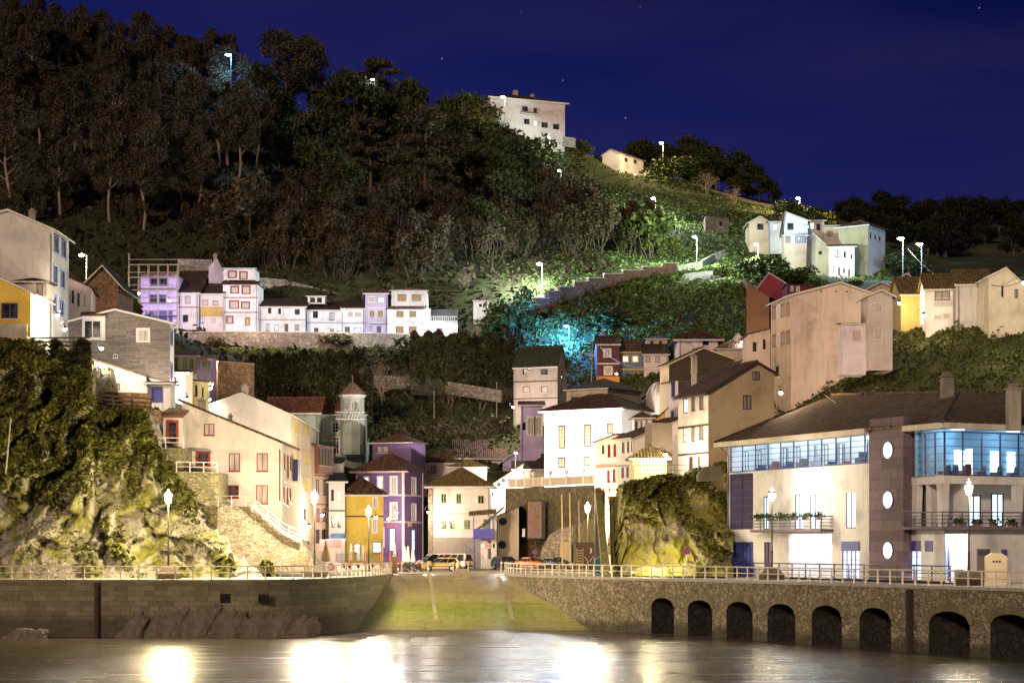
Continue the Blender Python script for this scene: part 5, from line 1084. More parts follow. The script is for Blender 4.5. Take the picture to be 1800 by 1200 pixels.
# brown and tall houses
h = house('huge dark brown gable house with cream window strip on its left', (1176,130), 1312, 850, 640, stucco((.055,.040,.030),.3), 'gy', apex=(1236,612), topR=640, ang=14, dep=('l',1160), rmat=rmD, over=.35, name='brown_gable_house', sidemat=creamW, trim=beige, chim=[(1217,627,1226,658,128),(1291,632,1294,640,128)])
h = house('dark slate-sided house behind the cream corner house', (1192,121), 1300, 850, 668, darkslate, 'shy', topR=636, ang=14, dep=('l',1169), rmat=rmD, over=.35, name='dark_slate_house', sidemat=stucco((.56,.50,.50),.4), chim=[(1217,655,1225,672,119)],
          wins=[('l',1181,672,1186,697,'blu'),('l',1180,724,1184,747,'blu')])
h = house('tall cream corner house with a white window side over the right cliff', (1245,107), 1361, 838, 690, stucco((.52,.41,.25),.3), 'gy', apex=(1329,638), topR=657, ang=22, dep=('l',1192), rmat=rmD, over=.35, slab=.2, name='corner_house', sidemat=stucco((.62,.56,.50),.3), below=1, trim=BR,
      wins=[('f',1323,653,1336,669,'cb'),('f',1306,694,1321,720,'cb'),('l',1201,700,1209,726,'litb'),('l',1215,697,1222,723,'cb'),('l',1229,694,1237,721,'cb'),('l',1201,751,1208,778,'cb'),('l',1215,750,1222,776,'cb'),('l',1229,747,1237,773,'cb'),('l',1211,802,1218,828,'door'),('l',1226,802,1232,828,'cb'),('f',1277,800,1284,806,'db')],
      bands=[('l',746),('l',795)], bandmat=BR)
part('service_wall', stucco((.20,.16,.12),.6), h.o, lambda m: m.box((-2.8,h.dep+.05,0),(-.6,h.dep+1.6,h.h-2.5)))
# pink / white row
h = house('pink house with red shutters at the left of the stepped row', (1046,122), 1084, 1003, 778, stucco((.62,.48,.42),.3), 'shy', topR=764, ang=-62, dep=6, rmat=rmB, over=.4, name='pink_house', trim=plain((.35,.09,.06),.6), bands=[('f',820),('f',862)], bandmat=plain((.32,.08,.06),.6),
      wins=[('f',1058,782,1062,798,'bd'),('f',1068,781,1073,803,'red'),('f',1078,780,1083,802,'red'),('f',1067,826,1072,848,'red'),('f',1077,824,1082,847,'red'),('f',1066,870,1070,885,'red')])
h = house('white house with mauve window frames in the stepped row', (1084,116), 1112, 1003, 771, ws, 'sh', rise=2.2, ang=-60, dep=6, rmat=rmB, over=.4, name='white_house', bands=[('f',818),('f',858)], bandmat=GRY,
      wins=[('f',1093,777,1098,796,'cb'),('f',1102,776,1106,795,'cb'),('f',1109,775,1112,793,'cb'),('f',1092,821,1097,840,'cb'),('f',1101,820,1105,839,'cb'),('f',1109,819,1112,838,'cb')])
h = house('stained yellow house stepping up beside the tall corner house', (1112,118), 1170, 850, 770, stucco((.60,.48,.12),.4), 'shy', topR=722, dep=7, rmat=rmB, over=.3, name='yellow_house', trim=lilac, wins=[('f',1134,775,1146,790,'bd')], below=8)
dormer(h, 1114, 735, 1146, 758, 117, stucco((.60,.54,.54)), [(1117,740,1120,755,'blu'),(1126,739,1129,754,'cb'),(1135,738,1138,753,'cb')], .7, rmB, 3)
house('small yellowish house with a tiled hip roof on top of the cliff', (1112,109), 1172, 842, 804, stucco((.52,.46,.26),.6), 'hip', dep=4.5, rise=1.1, rmat=rmO, over=.4, name='cliff_house', wins=[('f',1129,812,1141,829,'pw')], below=.8)
# hotel on the right
h = house('very large blank-gabled beige building with brown shutters on its left side', (1391,121), 1548, 688, 519, stucco((.60,.48,.41),.7), 'gy', apex=(1476,497), topR=522, ang=8, dep=('l',1355), rmat=rmB, over=.4, name='blank_gable_building', sidemat=stucco((.58,.46,.34),.35), below=6,
      wins=[('l',1358,540,1363,560,'tan'),('l',1366,538,1371,557,'pw'),('l',1373,536,1379,556,'tan'),('l',1383,533,1388,554,'tan'),('l',1358,590,1363,609,'tan'),('l',1366,588,1371,607,'pw'),('l',1373,585,1379,605,'tan'),('l',1383,583,1388,603,'tan'),('l',1363,643,1369,657,'bd')])
for u_ in (.33,.5,.62): part('vent', DBR, h.o, lambda m: m.lathe([(0,-.02),(.10,-.02),(.10,.01)], (h.w*u_,0,h.h+.5), 8, 'y'))
house('pinkish annex with two brown windows left of the blank-gabled building', (1315,128), 1354, 690, 588, stucco((.58,.44,.36),.3), 'shy', topR=578, dep=6, rmat=rmB, over=.3, name='annex', wins=[('f',1323,601,1330,618,'bd'),('f',1341,596,1346,614,'bd')], below=5)
house('white lean-to house with one window against the beige gable', (1481,116), 1522, 624, 570, stucco((.62,.57,.60),.2), 'sh', rise=.3, dep=3, rmat=rmB, over=.15, name='lean_to', wins=[('f',1498,579,1515,599,'sh')], below=2)
house('white tower-like house with two shuttered windows', (1527,115), 1569, 616, 519, stucco((.50,.44,.40),.3), 'gy', apex=(1549,510), topR=520, dep=('l',1513), rmat=rmO, over=.35, name='tower_house', wins=[('f',1537,531,1551,549,'sh'),('f',1537,576,1552,597,'sh')], below=2)
house('golden rough-plastered house by the upper right lane', (1584,127), 1628, 582, 517, stucco((.50,.36,.12),.5), 'gx', dep=7, rise=2.2, rmat=rmO, over=.25, name='golden_house', trim=creamW, below=4)
h = house('white house with a wide green-framed window at the upper right', (1628,123), 1680, 575, 508, ws, 'gx', dep=8, rise=2.0, ang=-6, rmat=rmO, over=.3, name='white_house', wins=[('f',1643,511,1670,528,'cb'),('f',1641,553,1656,562,'sh'),('f',1657,550,1672,561,'sh')], below=4)
balcony(h, 'f', 1641, 1670, 525, 535, WSH, .5)
house('long stained grey-white wall house at the upper right', (1681,122), 1742, 575, 500, stucco((.50,.48,.46),.9), 'gx', dep=8, rise=1.9, ang=-8, rmat=rmO, over=.25, name='stained_house', below=4)
house('brightly lit white gabled house at the right edge', (1738,119), 1830, 560, 486, stucco((.64,.58,.44),.5), 'gy', apex=(1768,472), topR=528, dep=9, rmat=rmO, over=.3, name='gabled_house', wins=[('f',1760,503,1764,522,'db'),('f',1783,508,1790,524,'cb')], below=4)
house('plain beige gable end behind the white tower-like house', (1561,150), 1626, 560, 500, beige, 'gy', apex=(1593,482), topR=508, dep=8, rmat=rmD, over=.8, name='beige_gable', below=3)
house('low roof behind the tower-like house', (1525,140), 1578, 560, 508, beige, 'gy', apex=(1547,497), dep=6, rmat=rmD, over=.5, name='small_house')
house('small white house with a blue band in the narrow lane', (1567,140), 1584, 620, 530, ws, 'sh', dep=5, rise=.5, rmat=rmD, over=.1, name='lane_house', wins=[('f',1569,540,1576,556,'blu')], bands=[('f',535)], bandmat=BLU)
# red houses and hillside cluster
house('crimson gable wall house below the dark bushes', (1330,186), 1385, 540, 508, stucco((.22,.035,.05),.2), 'gy', apex=(1352,480), topR=500, ang=-14, dep=9, rmat=rmD, over=.15, name='crimson_house', trim=pinkish)
house('long dark red house with white eaves beside the crimson gable', (1384,180), 1440, 540, 500, stucco((.16,.03,.035),.2), 'shy', topR=505, dep=6, rmat=rmD, over=.3, name='dark_red_house', trim=WHITE, wins=[('f',1390,503,1394,512,'pw'),('f',1400,504,1405,512,'pw')])
house('orange-brown wall house above the pink annex', (1312,176), 1352, 570, 500, stucco((.22,.11,.06),.5), 'shy', topR=522, ang=-20, dep=5, rmat=rmB, over=.1, name='orange_house')
h2 = lambda *a, **k: house(*a, rmat=rmD, over=.5, below=4, **k)
h2('leftmost beige house of the hill cluster', (1317,236), 1353, 428, 391, beige, 'gy', apex=(1336,381), dep=7, name='hill_house', wins=[('f',1331,393,1342,404,'bd')])
h2('small blue-lit house with a glowing window in the hill cluster', (1354,234), 1378, 412, 390, stucco((.60,.62,.66),.1), 'sh', rise=.6, dep=5, name='hill_house', wins=[('f',1358,393,1367,405,'litb')])
h2('white gabled house lit pale blue in the hill cluster', (1378,232), 1420, 420, 386, stucco((.62,.62,.66),.1), 'gy', apex=(1377.5,373), topR=388, dep=9, name='hill_house', uap=.05, wins=[('f',1384,392,1395,404,'bd')])
h2('beige house with two windows right of the pale blue gable', (1421,234), 1449, 425, 388, beige, 'sh', rise=.5, dep=6, name='hill_house', wins=[('f',1424,391,1431,403,'bd'),('f',1435,393,1442,405,'bd')])
h2('beige house with one barred window at the right of the hill cluster', (1449,234), 1474, 425, 397, creamW, 'sh', rise=.5, dep=6, name='hill_house', wins=[('f',1453,406,1464,416,'cb')])
h = h2('glazed verandah house under the pale blue gable', (1378,229), 1425, 450, 414, beige, 'sh', rise=.4, dep=3, name='verandah_house', wins=[('f',1381+i*8.6,415,1389+i*8.6,427,'cb') for i in range(5)]+[('f',1419,435,1424,446,'pw')])
h2('greenish gable house end beside the bright white wall', (1427,225), 1457, 486, 432, stucco((.36,.34,.24),.4), 'gy', apex=(1428,410), topR=436, uap=.03, dep=8, name='hill_house', wins=[('f',1439,441,1445,448,'bd')])
h2('brightly lit white house front at the foot of the hill cluster', (1457,222), 1502, 488, 434, ws, 'sh', ang=-10, rise=1.2, dep=6, name='lit_hill_house', wins=[('f',1468,439,1476,452,'bluc'),('f',1483,442,1487,453,'bd'),('f',1495,447,1498,455,'bd'),('f',1464,467,1468,478,'cb'),('f',1473,470,1477,484,'door'),('f',1482,472,1485,480,'bd'),('f',1491,473,1494,487,'door')])
h2('greenish house with a white lit side on the right of the hill', (1474,226), 1526, 470, 400, stucco((.30,.28,.16),.4), 'hip', ang=-35, rise=1.5, dep=('r',1556), name='hill_villa', sidemat=stucco((.62,.66,.62),.2), wins=[('r',1529,409,1532,419,'bd'),('r',1537,413,1540,421,'bd'),('r',1545,416,1548,424,'bd')])  # side stucco far paler than the front, its lamplight put into the colour
h2('tiny ruined stone hut on the grassy ridge', (1240,248), 1281, 402, 379, masonry((.13,.10,.07),.6,1.2,.2), 'shy', topR=383, dep=4, name='ruined_hut', wins=[('f',1264,388,1270,399,'bd')])
# ridge houses
h = house('small white gabled house standing alone on the ridge', (1059,322), 1089, 312, 273, ws, 'gy', apex=(1074,263), dep=('r',1131), ang=-34, rmat=rmR, over=.4, name='ridge_house', below=2, wins=[('r',1098,278,1103,285,'bd'),('r',1114,281,1119,288,'bd'),('r',1098,301,1103,308,'bd'),('r',1114,304,1119,311,'bd')])
house('tiny shed right of the lone ridge house', (1132,322), 1146, 316, 301, wsh2, 'flat', dep=3, name='shed', wins=[('f',1139,305,1143,314,'bd')])
h = house('white apartment block with balconies on the hilltop', (862,305), 993, 250, 170, stucco((.50,.43,.43),.4), 'hip', ang=22, rise=2.2, dep=12, rmat=rmD, over=.9, name='hilltop_block', below=3, trim=WHITE,
      wins=[('f',918,187,928,196,'db'),('f',938,190,944,199,'db'),('f',952,194,963,202,'sh'),('f',972,198,983,206,'sh'),('f',921,209,931,219,'db'),('f',938,212,944,221,'db'),('f',952,215,963,225,'db'),('f',972,218,983,228,'db'),('f',952,234,963,240,'db')],
      chim=[(903,160,911,176,318),(933,167,940,178,322)])
balcony(h, 'f', 914, 945, 193, 201, BR, 1.2)
# --- terrace row high on the left
T = dict(below=2, over=.35)
h = house('violet-lit house wrapped in scaffolding', (247,196), 310, 580, 483, stucco((.50,.42,.66),.3), 'flat', dep=9, name='scaffolded_house', wins=[('f',265,489,277,502,'blu'),('f',281,489,294,502,'blu'),('f',264,519,276,533,'blu'),('f',281,519,291,533,'blu'),('f',258,548,270,570,'bdoor'),('f',275,548,302,570,'bdoor')], rmat=roofmat((.3,.22,.16),.1), below=2)
sc = empty('scaffold', h.o.location+Vector((0,0,2)), 'tube scaffolding around the violet-lit house', 'scaffold'); met = plain((.50,.38,.24), .4, .4)
hh_ = h.h; 
for i in range(6):
    x = -1.8+i*(h.w+2.2)/5
    for y in (-1.5,-.5): part('standard', met, sc, lambda m: m.tube([(x,y,-2),(x,y,hh_-.3 if i else hh_+1.6)], .05, 5))
for k in range(6):
    z = .2+k*(hh_-.6)/5
    for y in (-1.5,-.5): part('ledger', met, sc, lambda m: m.tube([(-1.8,y,z),(h.w+.4,y,z)], .04, 5)); part('guard_rail', met, sc, lambda m: m.tube([(-1.8,y,z+.9),(h.w+.4,y,z+.9)], .03, 4))
    part('deck', plain((.35,.24,.14),.8), sc, lambda m: m.box((-1.8,-1.45,z-.05),(h.w+.4,-.55,z)))
for i in range(5): part('brace', met, sc, lambda m: m.tube([(-1.8,-1.5,i*2),(-1.8,-.5,i*2+2)], .03, 4)); part('ladder', met, sc, lambda m: m.tube([(-1.75,-1.3,i*2),(-1.75,-.7,i*2+1.8)], .04, 4))
house('peeling white house half under the sloping dark roof', (304,197), 349, 582, 514, stucco((.60,.54,.50),.7), 'sh', rise=5.0, dep=10, rmat=rmD, name='peeling_house', bands=[('f',540)], bandmat=BR, wins=[('f',306,520,316,534,'shb'),('f',325,520,335,534,'shb'),('f',321,553,331,566,'bd')], **T)
h = house('half ochre, half white house with violet doorways', (349,197.5), 392, 582, 516, stucco((.58,.52,.46),.5), 'sh', rise=4.0, dep=10, rmat=rmD, name='ochre_front_house', wins=[('f',356,527,366,537,'shb'),('f',374,528,384,537,'shb'),('f',352,554,359,568,'bluc'),('f',369,556,381,570,'sh')], **T)
part('ochre_panel', ochre, h.o, lambda m: m.box((.05,-.05,h.uv('f',360,556)[1]),(h.w-.05,-.004,h.uv('f',360,539)[1])))
h = house('white three-storey house with red window surrounds', (392,198), 453, 583, 500, ws, 'sh', rise=.2, dep=8, rmat=rmD, name='red_trim_house', bands=[('f',523),('f',549)], bandmat=RED, wins=[('f',406,504,419,515,'rs'),('f',426,503,439,516,'rs'),('f',404,529,419,542,'rs'),('f',425,531,438,542,'rs'),('f',399,556,409,568,'rs'),('f',432,559,438,571,'ydoor')], below=2, over=.1, trim=ws)
dormer(h, 393, 472, 448, 492, 198.6, ws, [(402,477,415,488,'rs'),(422,478,434,490,'rs')], .5, rmD, 6)
part('mid_roof', rmD, h.o, lambda m: m.prism([(-.2,-.8,h.h-.15),(h.w+.4,-.8,h.h-.15),(h.w+.4,.6,h.h+.55),(-.2,.6,h.h+.55)], (0,0,.14)))
house('tall mauve gable wall behind the red-trimmed house', (367,201), 394, 560, 470, stucco((.52,.46,.52),.4), 'gy', apex=(381,455), topR=480, dep=9, rmat=rmD, over=.1, name='mauve_gable', chim=[(375,448,381,458,203)])
house('long white house with small brown windows in the terrace row', (455,199), 536, 586, 539, ws, 'sh', rise=2.4, dep=8, rmat=rmD, name='long_white_house', bands=[('f',562)], bandmat=GRY, wins=[('f',471,540,477,551,'bd'),('f',489,542,494,552,'bd'),('f',498,541,508,553,'db'),('f',518,543,527,553,'db'),('f',467,568,474,582,'bluc'),('f',483,571,488,581,'blu'),('f',500,569,507,585,'door'),('f',518,570,526,581,'cb')], **T)
h = house('white house with a blue-ended dormer in the terrace row', (537,200), 601, 588, 545, ws, 'sh', rise=2.4, dep=8, rmat=rmD, name='dormer_house', bands=[('f',567)], bandmat=GRY, wins=[('f',550,546,559,559,'db'),('f',579,549,588,562,'bluc'),('f',552,576,560,588,'door'),('f',580,578,587,588,'cb')], **T)
dormer(h, 541, 521, 571, 534, 201, wsh2, [(545,523,554,532,'bd'),(557,523,566,532,'bd')], .4, rmD, 3)
house('bluish-white house under the brightest lamp of the terrace row', (602,200), 641, 592, 542, stucco((.68,.70,.72),.1), 'sh', rise=2.4, dep=8, rmat=rmD, name='white_house', bands=[('f',568)], bandmat=GRY, wins=[('f',611,547,621,557,'sh'),('f',623,548,636,557,'sh'),('f',606,574,615,586,'door'),('f',622,575,635,584,'bluc')], **T)
h = house('lilac house with a small balustraded balcony in the terrace row', (642,200), 681, 592, 515, lilac, 'hip', rise=1.4, dep=8, rmat=rmD, name='lilac_house', bands=[('f',541)], bandmat=WSH, wins=[('f',647,521,659,531,'sh'),('f',664,522,675,532,'db'),('f',650,546,658,558,'bl'),('f',664,546,673,558,'bl'),('f',649,573,655,582,'cb'),('f',662,573,670,586,'door')], **T)
balcony(h, 'f', 649, 677, 557, 568, WHITE, .9)
h = house('largest white house of the terrace row with brown blinds', (681,200), 757, 592, 543, stucco((.72,.72,.72),.05), 'flat', dep=9, rmat=rmB, name='brown_blind_house', wins=[('f',697,547,709,557,'bl'),('f',720,547,731,557,'bl'),('f',696,574,709,585,'bl'),('f',719,574,732,586,'bl')], below=2)
dormer(h, 688, 511, 750, 542, 200.6, stucco((.64,.60,.58)), [(699,517,714,529,'bl'),(724,517,740,529,'bl')], .9, rmR, 7)
part('low_roof', rmR, h.o, lambda m: m.prism([(-.2,-.5,h.h-.1),(h.w*.9,-.5,h.h-.1),(h.w*.9,.5,h.h+.45),(-.2,.5,h.h+.45)], (0,0,.12)))
h = house('white balustraded annex at the right end of the terrace row', (757,199), 803, 592, 566, stucco((.72,.74,.76),.05), 'flat', dep=7, rmat=WHITE, name='terrace_annex', wins=[('f',767,577,777,588,'bl')], below=2)
part('dark_upper_wall', stucco((.12,.12,.13),.3), h.o, lambda m: m.box((0,3.0,h.h+.26),(h.w,6.5,h.h+2.6)))
part('roof_balustrade', WHITE, h.o, lambda m: [m.box((.05,.05,h.h+.95),(h.w,.2,h.h+1.05))]+[m.tube([(.2+i*.36,.12,h.h+.25),(.2+i*.36,.12,h.h+.95)], .07, 5) for i in range(int(h.w/.36))])
house('tiny white hut with two dark windows on the slope', (832,198), 863, 560, 529, ws, 'sh', rise=.5, dep=3, rmat=rmR, over=.15, name='hut', below=1, wins=[('f',842,534,847,539,'bd'),('f',849,534,854,539,'bd')])
# ================================================================ glazed harbour building
hb_wall = stucco((.66,.64,.62), .3); navy = plain((.035,.045,.15), .4); lavw = plain((.15,.11,.14), .8); whitei = plain((.75,.78,.80), .6)
a = R_(-66.6); A0 = G(1280, 102); ux = Vector((math.cos(a), math.sin(a), 0)); n0 = Vector((-math.sin(a), math.cos(a), 0))*-1   # faces the viewer's left front
if n0.y > 0: n0 = -n0
hb = empty('harbour_building', A0, 'big glazed cream harbour building with a mauve porthole tower', 'building'); Z0 = .0
def ray(px, py): return Vector(((px-900)/F, K, (HY-py)/F))
def hit_plane(px, py, o, n): r = ray(px, py); return CAM+r*((o-CAM).dot(n)/r.dot(n))
def uvz(px, py, o, u, n): p = hit_plane(px, py, o, n); return (p-o).dot(u), p.z
def rc(x0, y0, x1, y1, o, u, n):
    a_ = uvz(x0, (y0+y1)/2, o, u, n)[0]; b_ = uvz(x1, (y0+y1)/2, o, u, n)[0]; c_ = uvz((x0+x1)/2, y1, o, u, n)[1]; d_ = uvz((x0+x1)/2, y0, o, u, n)[1]; return (a_, c_, b_, d_)
L_ = uvz(1538, 900, A0, ux, n0)[0]; ze = 11.75; O0 = Vector((0,0,0))
Rr = lambda *q: rc(*q, A0, ux, n0)
band = Rr(1283, 785, 1538, 829); zb0 = uvz(1290, 830, A0, ux, n0)[1]; zb1 = uvz(1290, 784, A0, ux, n0)[1]
ug0 = uvz(1283, 800, A0, ux, n0)[0]
side = Rr(1283, 832, 1324, 930); gar = Rr(1287, 952, 1324, 1003); w1 = Rr(1342, 872, 1351, 930); w2 = Rr(1397, 868, 1413, 930); w3 = Rr(1424, 868, 1441, 930); w4 = Rr(1487, 865, 1504, 928); w0 = Rr(1343, 952, 1355, 1000)
ent = Rr(1386, 938, 1462, 1006); shop = Rr(1480, 951, 1511, 1010)
full = (ug0, zb0, L_-.05, zb1)
wl_ = MB(); facade(wl_, (0,0,0), ux, L_, [(0,ze),(L_,ze)], [full, side, (gar[0],.02,gar[2],gar[3]), w1, w2, w3, w4, (w0[0],.5,w0[2],w0[3]), (ent[0],.02,ent[2],ent[3]), (shop[0],.1,shop[2],shop[3])], n=n0, rev=.25); wl_.build('wall', hb_wall, hb)
back_ = -n0*14
sw = MB(); sw.quad(O0, back_, back_+Vector((0,0,ze)), Vector((0,0,ze))); sw.quad(back_, back_+ux*(L_+24), back_+ux*(L_+24)+Vector((0,0,ze)), back_+Vector((0,0,ze))); sw.build('side_wall', hb_wall, hb)
def grid_glass(o, u, n, r, cols, rows, name='glazing', pane=None, k=-.12, t=.07, skip=()):
    m = MB(); u0, z0, u1, z1 = r
    def bar(a_, b_, c_, d_, e_=.09): p = [o+u*a_+Vector((0,0,c_))+n*k, o+u*b_+Vector((0,0,c_))+n*k, o+u*b_+Vector((0,0,d_))+n*k, o+u*a_+Vector((0,0,d_))+n*k]; m.prism(p, n*e_)
    bar(u0, u1, z0, z0+t*1.3); bar(u0, u1, z1-t*1.3, z1); bar(u0, u0+t*1.3, z0, z1, .094); bar(u1-t*1.3, u1, z0, z1, .094)
    for c in (cols if hasattr(cols, '__iter__') else [u0+(u1-u0)*i/cols for i in range(1, cols)]): bar(c-t*.6, c+t*.6, z0, z1, .10)
    for z in (rows if hasattr(rows, '__iter__') else [z0+(z1-z0)*i/rows for i in range(1, rows)]): bar(u0, u1, z-t*.32, z+t*.32, .07)
    w = m.build(name, navy, hb); g = MB(); q = o+n*(k+.03); g.quad(q+u*u0+Vector((0,0,z0)), q+u*u1+Vector((0,0,z0)), q+u*u1+Vector((0,0,z1)), q+u*u0+Vector((0,0,z1))); g.build('pane', pane or clearglass(), w); return w
cols = [uvz(x, 800, A0, ux, n0)[0] for x in (1304,1327,1349,1371,1394,1419,1443,1468,1494,1519)]
grid_glass(O0, ux, n0, full, cols, 5)
for i, c in enumerate(cols[:-1]):            # opening casements in some bays
    if i % 3 != 2:
        a_, b_ = c+.12, (c+cols[i+1])/2; zt_ = zb0+(zb1-zb0)*.74
        part('casement', navy, hb, lambda m: [m.prism([ux*x0+Vector((0,0,z0))+n0*.0, ux*x1+Vector((0,0,z0)), ux*x1+Vector((0,0,z1)), ux*x0+Vector((0,0,z1))], n0*.05) for x0, x1, z0, z1 in ((a_,a_+.07,zb0+.1,zt_),(b_,b_+.07,zb0+.1,zt_),(a_,b_,zt_,zt_+.07),((a_+b_)/2,(a_+b_)/2+.05,zb0+.1,zt_))])
# the lit rooms behind the glass
def room(o, u, n, r, dep, mat, pw, col, nl=3, name='room', left=True):
    u0, z0, u1, z1 = r; i = -n*.26; b = -n*dep; m = MB(); V = lambda x, z, k: o+u*x+Vector((0,0,z))+k
    m.quad(V(u0,z0,b),V(u1,z0,b),V(u1,z1+.3,b),V(u0,z1+.3,b)); m.quad(V(u0,z0,i),V(u1,z0,i),V(u1,z0,b),V(u0,z0,b)); m.quad(V(u0,z1+.3,i),V(u1,z1+.3,i),V(u1,z1+.3,b),V(u0,z1+.3,b))
    if left: m.quad(V(u0,z0,i),V(u0,z0,b),V(u0,z1+.3,b),V(u0,z1+.3,i))
    m.quad(V(u1,z0,i),V(u1,z0,b),V(u1,z1+.3,b),V(u1,z1+.3,i)); ro = m.build(name, mat, hb)
    for k in range(nl):
        x = u0+(u1-u0)*(k+.5)/nl; part('ceiling_lamp', emit(col, 3), ro, lambda q: q.box((-.5,-.1,-.04),(.5,.1,0), Matrix.Translation(V(x,z1+.26,-n*dep*.5))))
        light(V(x, z1-.15, -n*dep*.5), pw*.11, col, ro, .25)
    return ro
ro = room(O0, ux, n0, full, 3.6, whitei, 330, (.72,.88,1), 5)
rg_ = random.Random(3)
for i in range(10):
    x = full[0]+(full[2]-full[0])*(i+.5)/10; c = [(.04,.05,.14),(.22,.10,.10),(.06,.08,.16),(.20,.17,.14),(.4,.4,.45)][i % 5]; hgt = rg_.uniform(.5, 1.3)
    part('furniture', plain(c, .6), ro, lambda m: m.prism([ux*(x+dx)+Vector((0,0,zb0+dz))-n0*2.2 for dx, dz in ((-.45,0),(.45,0),(.45,hgt),(.1,hgt),(.1,hgt*.6),(-.45,hgt*.6))], -n0*.6))
    if i % 2: part('door_frame', navy, ro, lambda m: [m.prism([ux*(x+q0)+Vector((0,0,zb0))-n0*3.52, ux*(x+q1)+Vector((0,0,zb0))-n0*3.52, ux*(x+q1)+Vector((0,0,zb0+2.1))-n0*3.52, ux*(x+q0)+Vector((0,0,zb0+2.1))-n0*3.52], n0*.06) for q0, q1 in ((-.6,-.5),(.5,.6))])
grid_glass(O0, ux, n0, side, 2, 7, 'stair_glazing', plain((.06,.05,.10), .15)); 
g = grid_glass(O0, ux, n0, (gar[0],.02,gar[2],gar[3]), 6, [gar[3]*.45], 'garage_door', plain((.05,.07,.30), .4))
LB = emit((.62,.82,1), .9, True); LV = emit((.55,.70,1), .8, True)
for nm, w in (('balcony_door',w1),('balcony_door',w2),('balcony_door',w3),('french_window',w4)): grid_glass(O0, ux, n0, w, 2, 1, nm, LB)
grid_glass(O0, ux, n0, (w0[0],.5,w0[2],w0[3]), 2, 4, 'window', plain((.16,.08,.16),.3)); grid_glass(O0, ux, n0, (shop[0],.1,shop[2],shop[3]), 4, 4, 'shop_window', LV)
part('shop_blind', plain((.05,.06,.28), .5), hb, lambda m: m.prism([ux*shop[0]+Vector((0,0,shop[3]-.75))+n0*.01, ux*shop[2]+Vector((0,0,shop[3]-.75))+n0*.01, ux*shop[2]+Vector((0,0,shop[3]))+n0*.01, ux*shop[0]+Vector((0,0,shop[3]))+n0*.01], n0*.08))
er = room(O0, ux, n0, (ent[0],.02,ent[2],ent[3]-.3), 3.0, whitei, 420, (.88,.93,1), 2, 'entrance_porch')
q = Rr(1434, 951, 1450, 1006); grid_glass(-n0*2.5, ux, n0, (q[0]+.3,.05,q[2]+.6,2.6), 2, 3, 'entrance_door', clearglass())
# balcony with flower boxes
bs = Rr(1342, 906, 1465, 930); zsl = bs[1]
def slab(o, u, n, u0, u1, z, out, th=.22, name='balcony', mat=None): return MB().prism([o+u*u0+n*.004+Vector((0,0,z-th)), o+u*u1+n*.004+Vector((0,0,z-th)), o+u*u1+n*.004+Vector((0,0,z)), o+u*u0+n*.004+Vector((0,0,z))], n*out).build(name, mat or lavw, hb)
def bal(o, u, n, u0, u1, z, out, par, hgt=1.05, nb=4, gap=1.6):
    pts = [o+u*u0+n*.05, o+u*u0+n*out, o+u*u1+n*out, o+u*u1+n*.05]
    m = MB(); [m.tube([p+Vector((0,0,z+hgt*(k+1)/nb)) for p in pts], .028 if k < nb-1 else .04, 4) for k in range(nb)]
    k = max(2, int((u1-u0)/gap)); [m.tube([o+u*(u0+(u1-u0)*i/k)+n*out+Vector((0,0,z)), o+u*(u0+(u1-u0)*i/k)+n*out+Vector((0,0,z+hgt))], .04, 4) for i in range(k+1)]
    m.build('balcony_railing', blueiron, par)
bb = slab(O0, ux, n0, bs[0]-.2, bs[2], zsl, 1.2); bal(O0, ux, n0, bs[0]-.2, bs[2], zsl, 1.15, bb)
LM = leafmat((.05,.10,.02), (.12,.20,.04), 'pot')
def planter(loc, u, w, s, label):
    o = empty('flower_box', loc, label, 'flower box', 'flower boxes along the harbour building balcony'); part('box', plain((.30,.14,.07), .8), o, lambda m: m.prism([-u*w/2, u*w/2, u*w/2+Vector((0,0,.22)), -u*w/2+Vector((0,0,.22))], (0,.22,0)))
    rng = np.random.default_rng(s); c = rng.normal(size=(70,3))*[w*.3,.1,.12]+[0,.1,.38]; v, f = cards(c, .18, rng); npmesh('plant', v, f, LM, parent=o)
for i, lab in enumerate(('leftmost flower box on the balcony of the harbour building','second flower box from the left on the harbour building balcony','third flower box from the left on the harbour building balcony','fourth flower box from the left on the harbour building balcony','fifth flower box from the left on the harbour building balcony','rightmost flower box on the left balcony of the harbour building')):
    u = bs[0]+.9+i*(bs[2]-bs[0]-1.5)/5; planter(A0+ux*u+n0*1.0+Vector((0,0,zsl+.75)), ux, .9, i, lab)
# lamp on the facade
p = hit_plane(1415, 851, A0, n0)+n0*.55; fl = empty('facade_lamp', p, 'dazzling white round lamp on the harbour building facade', 'wall lamp')
part('bulb', emit((.86,.94,1), 6), fl, lambda m: m.lathe([(0,-.34),(.24,-.24),(.34,0),(.24,.24),(0,.34)], n=14), True); part('bracket', iron, fl, lambda m: m.tube([(0,0,0), tuple(-n0*.55)], .04, 5)); light(n0*.9, 42, (.85,.93,1), fl, .35)
